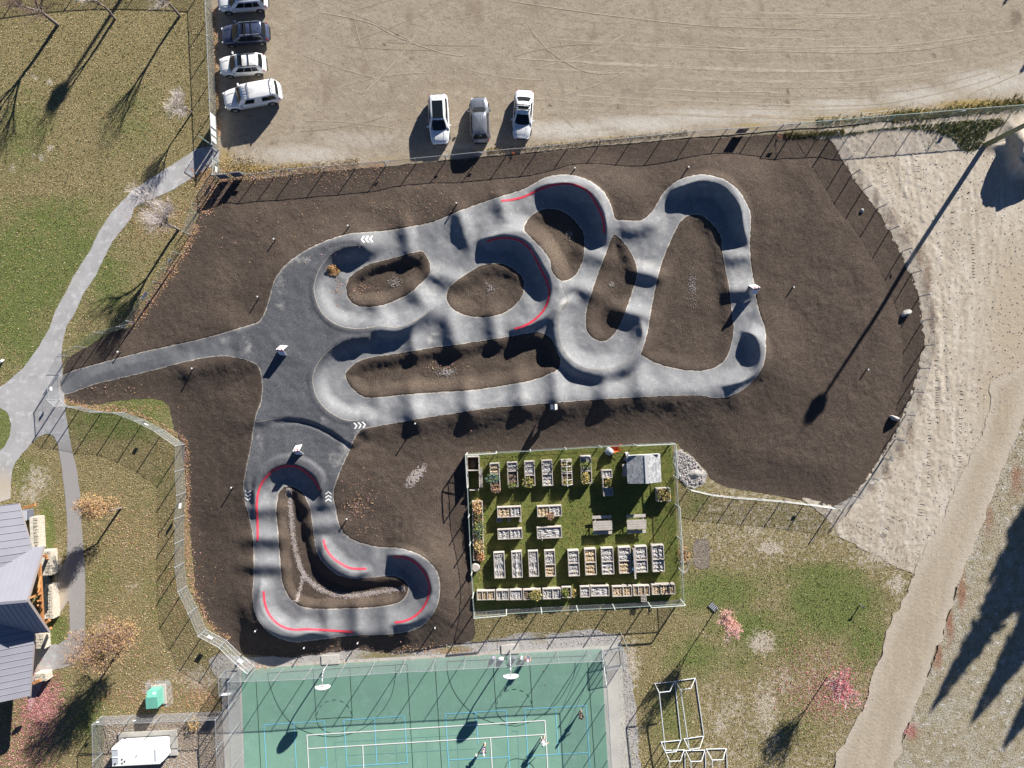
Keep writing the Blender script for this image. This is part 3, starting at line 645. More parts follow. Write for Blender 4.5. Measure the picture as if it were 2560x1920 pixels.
# frosted dry grass right of the road and the dirt road
M['frost'] = mat('frosted_grass', (.38, .335, .245), (('n', (.35, .45, .62, 6), (.43, .40, .345)), ('n', (1.3, .48, .64, 6), (.27, .235, .15)), ('n', (1.6, .58, .66, 6), (.60, .60, .60)), ('n', (9, .48, .66, 5), (.19, .165, .10)), ('a', ('rust', .3, .9, 1.3, .9), (.27, .14, .09)), ('n', (26, .55, .7, 3), (.53, .49, .41))), rough=.95, bump=((6, .9, .1), (24, .8, .05)), spec=.1)
FROST = [(2700, 900), (3200, 900), (3200, 2500), (2150, 2500), (2230, 1925), (2280, 1787), (2335, 1654), (2384, 1509), (2400, 1440), (2440, 1350), (2500, 1191), (2556, 1032)]
region('dry_verge', FROST, .030, M['frost'], 8, (8, 26), (('rust', lambda u, v: blobsum(u, v, [(2405, 1480, 14, 60), (2375, 1560, 14, 60), (2345, 1640, 14, 50), (2300, 1700, 10, 30, .6), (2280, 1830, 16, 22, 1.2), (2470, 1300, 20, 60, .7), (2540, 1200, 24, 60, .8)])),))
M['road'] = mat('dirt_road_surface', (.385, .33, .26), (('n', (.25, .42, .62, 6, (1.3, .5, 1), -.35), (.34, .285, .215)), ('n', (.8, .50, .68, 6, (1.8, .3, 1), -.38), (.43, .37, .28)), ('n', (3.5, .50, .68, 6), (.31, .26, .20)), ('n', (14, .52, .7, 4), (.45, .40, .33)), ('n', (24, .54, .7, 3), (.25, .21, .165)), ('a', ('edge', .25, 1.0, 1.2, 1.2), (.42, .372, .31))), rough=.95, bump=((3, .4, .10), (16, .7, .04)), spec=.1)
ROAD = [(2900, 700), (2478, 960), (2470, 1024), (2449, 1099), (2423, 1145), (2394, 1212), (2371, 1272), (2337, 1336), (2305, 1395), (2276, 1445), (2256, 1498), (2235, 1541), (2221, 1579), (2204, 1628), (2189, 1669), (2175, 1718), (2151, 1781), (2123, 1831), (2094, 1888), (2082, 1925), (1930, 2500), (2110, 2500), (2235, 1925), (2261, 1834), (2279, 1787), (2305, 1729), (2334, 1654), (2354, 1590), (2383, 1509), (2394, 1455), (2400, 1440), (2438, 1350), (2470, 1264), (2499, 1191), (2522, 1139), (2542, 1090), (2556, 1032), (2575, 960), (2980, 760)]
rp = np.array(ROAD, float)
region('dirt_road', ROAD, .055, M['road'], 6, (15, 40), (('edge', lambda u, v: smooth(-44, 2, sdf(rp, u, v))),))
M['road_dark'] = mat('wheel_worn_dirt', (.29, .235, .17), (('n', (3, .42, .6), (.385, .325, .25)),), rough=.95)
M['lot_light'] = mat('wheel_ridge_dirt', (.41, .355, .28), (('n', (1.2, .44, .56), (.32, .27, .21)), ('n', (9, .5, .65), (.345, .295, .23))), rough=.95)
M['lot_darkt'] = mat('wheel_rut_dirt', (.295, .246, .189), (('n', (1.2, .43, .55), (.31, .26, .20)), ('n', (9, .5, .65), (.28, .235, .18))), rough=.95)
rt = random.Random(5); TR = []
for k in range(30):            # sweeping turns along the right hand half of the lot
    v0 = rt.uniform(0, 270); u0 = rt.uniform(1250, 1900); L_ = rt.uniform(300, 1000); u1 = min(u0 + L_, 2640)
    f = lambda u: v0 + 18 * math.sin((u - 1300) / 420) - .00022 * max(0, u - 2050) ** 2 * (v0 / 160 + .25) + (u - 1300) * .02 * rt.uniform(.8, 1.2)
    TR.append(([(u, f(u)) for u in np.linspace(u0, u1, 7)], rt.choice((1.5, 2.0, 2.6, 3.4)), rt.random() < .8))
for k in range(26):            # crossing arcs near the parked cars
    u0, v0, a, bend = rt.uniform(700, 1450), rt.uniform(10, 330), rt.uniform(-.5, .5) + (math.pi / 2 if rt.random() < .2 else 0), rt.uniform(-.5, .5); pts = [(u0, v0)]
    for j_ in range(6):
        a += bend / 6; pts.append((pts[-1][0] + math.cos(a) * 38, pts[-1][1] + math.sin(a) * 30))
    if all(660 < q[0] < 2600 and -40 < q[1] < 425 - .122 * (q[0] - 640) and not (1060 < q[0] < 1350 and 220 < q[1]) for q in pts): TR.append((pts, rt.choice((1.5, 2.0, 2.6)), rt.random() < .5))
for ln in (((1280, 3), (1500, 35), (1740, 62), (1920, 70), (2060, 74)), ((1740, 110), (1920, 126), (2180, 131), (2330, 120), (2440, 98)), ((800, 30), (920, 55), (990, 90), (1100, 130), (1160, 140)), ((1320, 60), (1340, 90), (1390, 140), (1470, 180), (1560, 182))): TR.append((ln, 2.6, True))
for kk, (ln, w_, lt) in enumerate(TR):
    tag(ribbon('tyre_track', ln, w_, .0065 + .0003 * kk, M['lot_light' if lt else 'lot_darkt'], None, hfun=lambda u, v: 0), kind='structure')
# cleat marks left by a loader on the sand and the lot
cm = MB()
for (u0, v0, u1, v1, n, w_) in ((2341, 900, 2345, 1060, 26, 9), (2405, 950, 2400, 1180, 34, 10), (2368, 870, 2372, 1010, 20, 9), (2325, 1050, 2322, 1230, 24, 8), (2240, 1290, 2205, 1345, 14, 14), (2310, 1240, 2300, 1300, 9, 16), (2290, 360, 2300, 470, 18, 10), (2185, 380, 2240, 520, 22, 9), (2380, 480, 2384, 650, 24, 8), (2430, 520, 2436, 700, 24, 8), (1395, 110, 1450, 90, 14, 16), (2225, 215, 2290, 235, 14, 14), (2210, 275, 2290, 262, 20, 8), (1360, 335, 1560, 318, 40, 8), (1900, 262, 1960, 258, 16, 12)):
    dx, dy = u1 - u0, v1 - v0; L_ = math.hypot(dx, dy); dx /= L_; dy /= L_
    for k in range(n):
        if rt.random() < .4: continue
        t = L_ * k / n; c = (u0 + dx * t + rt.uniform(-1, 1), v0 + dy * t); q = P(c[0], c[1], .028 if c[0] > 2100 and c[1] > 330 else -.004); hw = w_ * .5 * rt.uniform(.6, 1.1)
        a = P(c[0] - dy * hw, c[1] + dx * hw, q.z); b = P(c[0] + dy * hw, c[1] - dx * hw, q.z)
        cm.bar(a, b, .05, .05)
tag(cm.build('cleat_marks', M['sand']), kind='stuff')

# concrete and asphalt paths on the west side
M['path'] = mat('old_concrete_path', (.37, .37, .38), (('n', (.5, .42, .64, 5), (.31, .305, .31)), ('n', (1.5, .52, .66, 5), (.47, .47, .48)), ('n', (9, .52, .7, 4), (.33, .33, .34)), ('a', ('grey', .2, .9, .8, .4), (.285, .275, .275)), ('a', ('tan', .2, .9, 1.5, .5), (.40, .345, .275))), rough=.9, bump=((24, .3, .01),))
PATHW = [(548, 377), (527, 364), (489, 373), (451, 399), (405, 428), (330, 477), (278, 532), (246, 581), (226, 625), (185, 688), (162, 735), (139, 775), (124, 819), (98, 865), (58, 920), (12, 960), (-420, 1180), (-420, 1262), (-20, 1262), (27, 1246), (27, 1215), (30, 1177), (38, 1157), (58, 1131), (93, 1093), (116, 1084), (136, 1090), (145, 1113), (153, 1163), (162, 1235), (168, 1307), (168, 1390), (150, 1430), (134, 1470), (130, 1540), (140, 1548), (172, 1500), (175, 1573), (168, 1596), (145, 1611), (114, 1612), (80, 1600), (70, 1790), (100, 1720), (118, 1676), (156, 1671), (185, 1660), (207, 1640), (211, 1602), (213, 1527), (213, 1440), (208, 1365), (203, 1293), (200, 1235), (191, 1168), (179, 1122), (168, 1058), (162, 1015), (161, 989), (157, 936), (153, 885), (158, 850), (165, 819), (188, 781), (208, 735), (240, 688), (260, 645), (281, 604), (304, 575), (327, 547), (336, 518), (372, 500), (428, 477), (492, 437), (548, 404)]
region('path', PATHW, .026, M['path'], 5, (1.6, 9), (('grey', lambda u, v: smooth(1050, 1150, v) * smooth(120, 160, u)), ('tan', lambda u, v: blobsum(u, v, [(145, 1480, 24, 60, 1.2), (10, 1220, 30, 50, .8), (90, 1660, 18, 90, .7), (185, 690, 30, 60, .3)]))))
region('lawn', [(-420, 1060), (-60, 1000), (0, 1019), (20, 1032), (28, 1060), (24, 1090), (10, 1118), (-60, 1170), (-420, 1150)], .032, M['lawn'], 8, (2, 10), (('green', lambda u, v: np.full(np.shape(u), .9)), ('bare', lambda u, v: np.zeros(np.shape(u)))))

# gravel strips
M['gravel'] = mat('grey_gravel', (.46, .445, .43), (('n', (1.2, .45, .65, 5), (.30, .28, .255)), ('n', (9, .48, .64, 4), (.47, .46, .45)), ('n', (22, .48, .62, 3), (.20, .19, .18)), ('n', (40, .55, .7, 2), (.58, .57, .56)), ('a', ('grass', .3, .9, 1.8, 1.2), (.21, .18, .085))), rough=.95, bump=((14, 1.0, .08), (40, .8, .04)), spec=.15)
GR_N = [(540, 1690), (520, 1650), (545, 1635), (600, 1640), (640, 1640), (735, 1640), (802, 1632), (900, 1622), (1000, 1630), (1105, 1612), (1190, 1604), (1280, 1586), (1400, 1580), (1480, 1572), (1550, 1590), (1570, 1640), (1592, 1800), (1606, 1960), (1575, 1960), (1540, 1640), (1300, 1660), (640, 1690)]
region('gravel_strip', GR_N, .009, M['gravel'], 5, (7, 22), (('grass', lambda u, v: blobsum(u, v, [(960, 1640, 90, 18, 1.0), (1130, 1625, 60, 16, .9), (1350, 1590, 30, 20, .8), (820, 1660, 40, 10, .5), (1240, 1600, 30, 14, .6), (700, 1655, 30, 8, .4)])),))
region('gravel_strip', [(1688, 1122), (1705, 1125), (1731, 1141), (1752, 1165), (1770, 1186), (1760, 1210), (1738, 1222), (1712, 1216), (1694, 1190), (1684, 1155)], .07, M['gravel'], 4, (5, 14), (('grass', lambda u, v: np.zeros(np.shape(u))),), zfun=lambda u, v: .05 + .35 * np.exp(-((u - 1742) / 16) ** 2 - ((v - 1184) / 9) ** 2) + (fbm(u / 7, v / 7, 3) - .5) * .25)
M['tan_gravel'] = mat('tan_pebbles', (.33, .265, .21), (('n', (2, .45, .65), (.27, .21, .165)), ('n', (16, .47, .62, 4), (.47, .40, .33)), ('n', (30, .47, .62, 3), (.17, .135, .11)), ('n', (45, .58, .7, 2), (.60, .55, .50))), rough=.95, bump=((18, 1.0, .06), (45, .8, .03)), spec=.15)
region('gravel_pad', [(257, 1791), (557, 1778), (566, 2200), (270, 2200)], .012, M['tan_gravel'], 8, (3, 12))
region('gravel_strip', [(365, 1706), (420, 1700), (430, 1712), (433, 1762), (415, 1768), (360, 1730)], .01, M['gravel'], 4, (6, 10), (('grass', lambda u, v: np.zeros(np.shape(u))),))

# sports court and its concrete edge
M['court'] = mat('green_court_paint', (.18, .335, .255), (('n', (.25, .42, .62, 5), (.162, .30, .24)), ('n', (.9, .50, .68, 6), (.20, .355, .29)), ('n', (3.5, .56, .72, 6), (.165, .305, .245)), ('n', (14, .5, .72, 4), (.17, .315, .25)), ('n', (.6, .62, .72, 6), (.235, .36, .30)), ('n', (2.0, .62, .74, 5, (1, .3, 1), .2), (.20, .33, .27))), rough=.75, bump=((60, .2, .005),), spec=.25)
CT = [(603, 1673), (640, 1671), (1088, 1645), (1504, 1622), (1512, 1780), (1522, 1940), (1545, 2350), (625, 2350), (611, 1920)]
tag(region('concrete_edge', [(552, 1684), (600, 1668), (640, 1664), (862, 1650), (1088, 1637), (1300, 1625), (1551, 1612), (1556, 1700), (1573, 1930), (1590, 2350), (580, 2350), (562, 1930)], .02, M['concrete'], 8), kind='structure')
court = region('sports_court', CT, .034, M['court'], 10)
M['line_blue'] = mat('blue_line_paint', (.20, .55, .75), rough=.6)
M['line_black'] = mat('black_line_paint', (.035, .075, .065), rough=.6)
M['line_faint'] = mat('faded_blue_line_paint', (.155, .32, .30), rough=.6)
def T(ox, oy, zx, zy): return (ox + zx / 3.456, oy + zy / 3.456)
A_ = lambda x, y: T(640, 1440, x, y)
B_ = lambda x, y: T(1280, 1440, x, y)
LN = [0]
def line(pts, w, m, dz=.042, name='court_line'):
    LN[0] += 1
    ribbon(name, pts, w, dz + .00025 * LN[0], M[m], court, n=4, hfun=lambda u, v: 0)
for a, b in ((A_(440,1375), B_(285,1248)), (A_(450,1492), B_(290,1368)), (A_(440,1375), A_(480,2100)), (B_(285,1248), B_(335,2100)), (A_(922,1465), A_(950,2100)), (A_(2027,1395), A_(2065,2100))): line([a, b], 2.3, 'white_paint', .066)
for a, b in ((A_(68,1285), A_(590,1252)), (A_(68,1285), A_(115,2100)), (A_(328,1272), A_(372,2100)), (A_(590,1252), A_(615,1652)), (A_(550,1656), A_(615,1652)), (A_(758,1245), A_(1282,1210)), (A_(758,1245), A_(787,1645)), (A_(1022,1228), A_(1045,1628)), (A_(1282,1210), A_(1308,1613)), (A_(787,1645), A_(1308,1613)),
    (A_(1636,1192), A_(2160,1160)), (A_(1636,1192), A_(1690,2000)), (A_(1898,1178), A_(1920,1450)), (A_(2160,1160), A_(2212,2000)), (A_(1660,1590), A_(2190,1562)), (B_(110,1150), B_(640,1120)), (B_(110,1150), B_(160,1900)), (B_(375,1150), B_(402,1535)), (B_(640,1120), B_(690,1900)), (B_(145,1553), B_(665,1525))): line([a, b], 1.7, 'line_blue', .052)
for a, b in ((A_(685,1435), A_(1900,1365)), (A_(685,1435), A_(720,2000)), (A_(1210,1410), A_(1240,2000)), (A_(1475,1395), A_(1500,2000)), (A_(1740,1380), A_(1770,2000)), (A_(780,1550), A_(1900,1490)), (B_(0,1340), B_(50,1338)), (B_(50,1338), B_(75,1900))): line([a, b], 1.6, 'line_faint', .042)
for pts in ([A_(0,900), A_(55,1900)], [A_(493,810), A_(520,1200)], [A_(810,790), A_(832,1210)], [A_(1305,762), A_(1370,1900)], [A_(1545,740), A_(1620,1900)], [A_(525,1235), A_(832,1217)], [A_(95,840), A_(1305,762)],
    [A_(98,845), A_(125,960), A_(195,1130), A_(310,1275), A_(470,1360), A_(640,1388), A_(800,1368), A_(950,1300), A_(1080,1180), A_(1170,1030), A_(1205,860), A_(1203,768)], [A_(517,1200), A_(530,1270), A_(580,1330), A_(670,1362), A_(760,1340), A_(815,1280), A_(832,1210)],
    [A_(1650,742), A_(1662,870), A_(1730,1030), A_(1860,1175), A_(2030,1262), A_(2212,1293), B_(60,1290), B_(200,1240), B_(380,1105), B_(490,940), B_(540,840), B_(545,740)], [A_(2050,790), A_(2075,1130)], [B_(155,770), B_(178,1150)], [A_(2075,1140), B_(178,1122)], [A_(2072,1120), A_(2090,1200), A_(2160,1265), B_(20,1275), B_(110,1240), B_(178,1140)], [B_(655,740), B_(735,1900)], [A_(1650,738), B_(650,690)],
    [B_(-60,1659), B_(-40,1610), B_(0,1585), B_(45,1578), B_(110,1590), B_(165,1625), B_(190,1659)]): line(pts, 1.4, 'line_black', .039)
for cx, cy, r in (A_(677, 1222) + (44,), B_(20, 1130) + (44,)):
    for k in range(7):
        a0 = math.radians(188 + k * 25); a1 = a0 + math.radians(13)
        line([(cx + r * math.cos(a), cy + r * math.sin(a)) for a in (a0, (a0 + a1) / 2, a1)], 1.4, 'line_black', .039)
# ------------------------------------------------------------------ fences
def uv_panel(name, a, b, h, mat, parent, off, z0=.04):
    """one bay of wire mesh between two posts, with UVs in metres"""
    a = Vector(a); b = Vector(b); L = (b - a).length
    up = Vector((0, 0, 1))
    vs = [a + up * z0 - off, b + up * z0 - off, b + up * h - off, a + up * h - off]
    o = mesh_obj(name, vs, [(0, 1, 2, 3)], mat, parent)
    l = o.data.uv_layers.new(name='UVMap')
    for i, uv in enumerate(((0, 0), (L, 0), (L, h), (0, h))): l.data[i].uv = uv
    return o

def fence(label, pts, h, mats=('galv', 'chain'), rail=True, skip=(), mid=False, r=.045, name='chain_link_fence', group=None, brace=(), signs=(), hf=None, post_r=None, lean=0.0):
    """chain link fence: one post per point (photo pixels of the post foot), a rail and a mesh panel per bay"""
    hf = hf or hz
    w = [P(u, v, hf(u, v)) for u, v in pts]
    root = empty(name, w[0], label, 'fence', group=group); off = w[0]
    for k, q in enumerate(w):
        rr = post_r or (r * 1.25 if k in (0, len(w) - 1) else r)
        m = MB(off).tube(q - Vector((0, 0, .3)), q + Vector((0, 0, h + .03)), rr, n=7)
        m.tube(q + Vector((0, 0, h + .03)), q + Vector((0, 0, h + .07)), rr * 1.2, rr * .3, n=7)
        m.build('post', M[mats[0]], root)
    for k in range(len(w) - 1):
        if k in skip: continue
        a, b = w[k], w[k + 1]
        if rail: MB(off).tube(a + Vector((0, 0, h)), b + Vector((0, 0, h)), .03, n=6).build('rail', M[mats[0]], root)
        else: MB(off).tube(a + Vector((0, 0, h)), b + Vector((0, 0, h)), .010, n=4).build('wire', M[mats[0]], root)
        if mid:
            for zz in (.12, h * .35, h * .68): MB(off).tube(a + Vector((0, 0, zz)), b + Vector((0, 0, zz)), .006, n=4).build('wire', M[mats[0]], root)
        uv_panel('mesh_panel', a, b, h, M[mats[1]], root, off)
    for k in brace:
        a, b = w[k], w[k + 1]
        MB(off).tube(a + Vector((0, 0, .1)), b + Vector((0, 0, h - .1)), .018, n=5).build('brace', M[mats[0]], root)
    for (k, t, z, ww, hh, side, m) in signs:
        a, b = w[k], w[k + 1]; d = (b - a).normalized(); nrm = Vector((-d.y, d.x, 0)) * side
        c = a + (b - a) * t + nrm * .045
        R = Matrix((d, Vector((-d.y, d.x, 0)), Vector((0, 0, 1)))).transposed()
        s = MB(off).box(c + Vector((0, 0, z)), (ww, .02, hh), M=R).build('sign', M[m], root)
        if ww > 1:
            q = MB(off).box(c + d * (-ww * .2) + nrm * .013 + Vector((0, 0, z + hh * .15)), (ww * .22, .006, hh * .4), M=R).build('printed_block', M['sign_red'], s)
            q = MB(off).box(c + d * (ww * .16) + nrm * .013 + Vector((0, 0, z + hh * .2)), (ww * .26, .006, hh * .22), M=R).build('printed_block', M['sign_yellow'], s)
            q = MB(off).box(c + d * (ww * .05) + nrm * .013 + Vector((0, 0, z - hh * .25)), (ww * .7, .006, hh * .12), M=R).build('printed_block', M['sign_grey'], s)
    return root
M['sign_red'] = mat('printed_red', (.55, .09, .13), rough=.5)
M['sign_yellow'] = mat('printed_yellow', (.72, .55, .12), rough=.5)
M['sign_grey'] = mat('printed_grey', (.42, .45, .5), rough=.5)
M['sign_white'] = mat('sign_white', (.78, .79, .8), rough=.45)
M['banner_dark'] = mat('dark_banner', (.12, .13, .17), rough=.6)
M['orange'] = mat('orange_plastic', (.75, .16, .04), rough=.5)

fence('long galvanised chain link fence between the dirt lot and the dark soil', [(548,449),(577,446),(608,441),(640,447),(688,440),(735,434),(812,428),(889,422),(965,415),(1041,408),(1115,401),(1198,393),(1268,386),(1342,380),(1419,372),(1497,364),(1575,357),(1653,349),(1728,341),(1807,336),(1883,331),(1944,327)], 1.55,
    signs=((0, .6, .85, .95, 1.3, -1, 'banner_dark'), (1, .75, .85, .95, 1.3, -1, 'banner_dark'), (8, .1, 1.1, .30, .22, 1, 'sign_white'), (10, .05, 1.1, .3, .22, 1, 'sign_white'), (11, .1, 1.1, .3, .22, 1, 'sign_white'), (19, .55, .8, 1.05, 1.3, -1, 'banner_dark'), (2, .3, 1.0, .4, .3, 1, 'sign_white')))
fence('braced double post gateway in the fence beside the top right soil corner', [(1944,327),(1985,323)], 1.7, name='fence_gateway', post_r=.06, mid=True, brace=(0,), signs=((0, .45, 1.45, .5, .3, 1, 'sign_white'),))
fence('green grey mesh fence above the weeds and pale sand', [(1985,323),(2062,317),(2140,311),(2218,304),(2296,298),(2374,291),(2452,285),(2530,279),(2610,272)], 1.75, mats=('green_steel', 'chain_green'), brace=(0,), signs=((5, .2, 1.2, .4, .3, 1, 'sign_white'),))
fence('chain link fence dividing the parked cars from the leafy lawn', [(527,-60),(531,33),(535,110),(538,187),(541,264),(544,330),(547,375)], 1.7, signs=((4, .86, .95, 2.1, 1.35, -1, 'sign_white'), (5, .62, 1.0, .5, 1.3, -1, 'sign_white')))
fence('chain link fence beyond the top edge whose shadow crosses the lawn', [(527,-60),(450,-64),(373,-66),(296,-66),(219,-62),(142,-54),(65,-44),(-12,-34),(-89,-24)], 1.7)
fence('short chain link return beside the path gate with a white notice', [(547,406),(549,428),(548,449)], 1.6, mats=('green_steel', 'chain'), mid=True, signs=((1, .1, .9, .5, .4, 1, 'sign_white'),))
gate = empty('swing_gate', G(547,376), 'chain link swing gate standing open over the leafy path end', 'gate'); _o = gate.location.copy()
ga, gb = P(547,376,.02), P(512,352,.02)
for q in (ga, gb): MB(_o).tube(q, q + Vector((0, 0, 1.5)), .03, n=6).build('post', M['green_steel'], gate)
for z in (.12, .8, 1.5): MB(_o).tube(ga + Vector((0, 0, z)), gb + Vector((0, 0, z)), .022, n=6).build('rail', M['green_steel'], gate)
uv_panel('mesh_panel', ga, gb, 1.5, M['chain'], gate, _o)
fence('curved chain link fence round the right end of the soil', [(2076,346),(2110,404),(2130,437),(2158,475),(2194,521),(2224,575),(2256,628),(2280,683),(2299,741),(2308,801),(2312,864),(2300,921),(2285,980),(2264,1037),(2238,1098),(2209,1146),(2175,1195),(2132,1239),(2082,1268)], 1.75,
    mid=True, rail=False, r=.05, signs=((6, .15, 1.3, .3, .2, -1, 'sign_white'), (14, .9, 1.2, .3, .25, -1, 'sign_white'), (16, .2, 1.2, .35, .3, -1, 'sign_white')))
fence('low chain link fence between the lower soil edge and the dry grass', [(2082,1268),(2012,1258),(1954,1251),(1895,1246),(1836,1242),(1776,1235),(1720,1222),(1692,1185)], 1.25, rail=False, mid=True, r=.05, signs=((1, .1, .7, .3, .22, 1, 'sign_white'),))
fence('chain link fence following the soil bank above the curving concrete path', [(548,449),(500,520),(476,588),(455,637),(426,679),(404,711),(375,751),(340,806),(317,820),(262,834),(215,869),(171,891),(146,938)], 1.8, mid=True, rail=False, signs=((3, .5, 1.3, .5, .35, -1, 'sign_blue') if 'sign_blue' in M else (3, .5, 1.3, .5, .35, -1, 'sign_white'), (5, .85, 1.4, .9, .62, -1, 'sign_white')), skip=(2,), brace=(7,))
g2 = fence('chain link gate across the asphalt track entrance with a white notice', [(146,938),(150,999)], 1.8, name='path_gate', mid=True, mats=('galv', 'chain'), signs=((0, .55, 1.35, .34, .34, 1, 'sign_white'),)); g2['category'] = 'gate'
fence('curved chain link fence round the left soil lobe with leaves along its foot', [(150,999),(170,1015),(203,1017),(255,1029),(312,1031),(362,1050),(411,1075),(462,1111),(461,1173),(465,1231),(461,1288),(461,1348),(461,1406),(468,1465),(493,1518),(517,1573),(567,1600),(608,1640),(636,1664)], 2.0, mid=True, rail=False, r=.05,
    signs=((5, .4, 1.3, .35, .3, 1, 'sign_white'), (9, .5, 1.2, .5, .5, 1, 'sign_white'), (15, .4, 1.2, .5, .4, 1, 'sign_white'), (17, .1, 1.2, .5, .5, 1, 'sign_white')), hf=lambda u, v: min(hz(u, v), .12))
zero = lambda u, v: .03
fence('tall chain link fence around the green sports court', [(612,1960),(608,1880),(605,1800),(602,1735),(600,1673),(640,1672),(709,1670),(782,1667),(863,1660),(937,1655),(1013,1650),(1088,1647),(1164,1642),(1239,1639),(1316,1633),(1393,1628),(1469,1625),(1504,1623),(1508,1690),(1512,1760),(1516,1830),(1519,1900),(1523,1970)], 3.05, r=.035, hf=zero, brace=(4, 16, 17))
fence('chain link fence enclosing the white generator on tan pebbles', [(262,1960),(259,1880),(257,1790),(332,1787),(407,1784),(482,1781),(557,1778),(560,1850),(563,1920),(565,1980)], 1.85, hf=zero, mid=True, brace=(1, 2), signs=((2, .1, 1.4, .25, .2, 1, 'sign_white'), (3, .3, 1.4, .25, .2, 1, 'sign_white')))
def cage(label, foot, h, sign=None):
    w = [P(u, v, .03) for u, v in foot]; root = empty('entry_cage', w[0], label, 'gate cage'); off = w[0]
    for q in w: MB(off).tube(q, q + Vector((0, 0, h)), .035, n=6).build('post', M['galv'], root)
    for k in range(len(w)):
        a, b = w[k], w[(k + 1) % len(w)]
        for z in (.1, h): MB(off).tube(a + Vector((0, 0, z)), b + Vector((0, 0, z)), .024, n=6).build('rail', M['galv'], root)
        uv_panel('mesh_panel', a, b, h, M['chain'], root, off)
    if sign:
        a, b = w[sign], w[(sign + 1) % len(w)]
        d = (b - a).normalized(); R = Matrix((d, Vector((-d.y, d.x, 0)), Vector((0, 0, 1)))).transposed()
        MB(off).box((a + b) / 2 + Vector((0, 0, h - .35)) + Vector((-d.y, d.x, 0)) * -.04, ((b - a).length * .75, .02, .6), M=R).build('sign', M['sign_white'], root)
    return root
cage('mesh entry cage with white panel at the left corner of the court', [(568,1672),(598,1672),(600,1715),(570,1717)], 2.2, sign=2)
cage('open mesh cage on the concrete at the right corner of the court', [(1506,1624),(1552,1614),(1555,1658),(1508,1668)], 1.1)

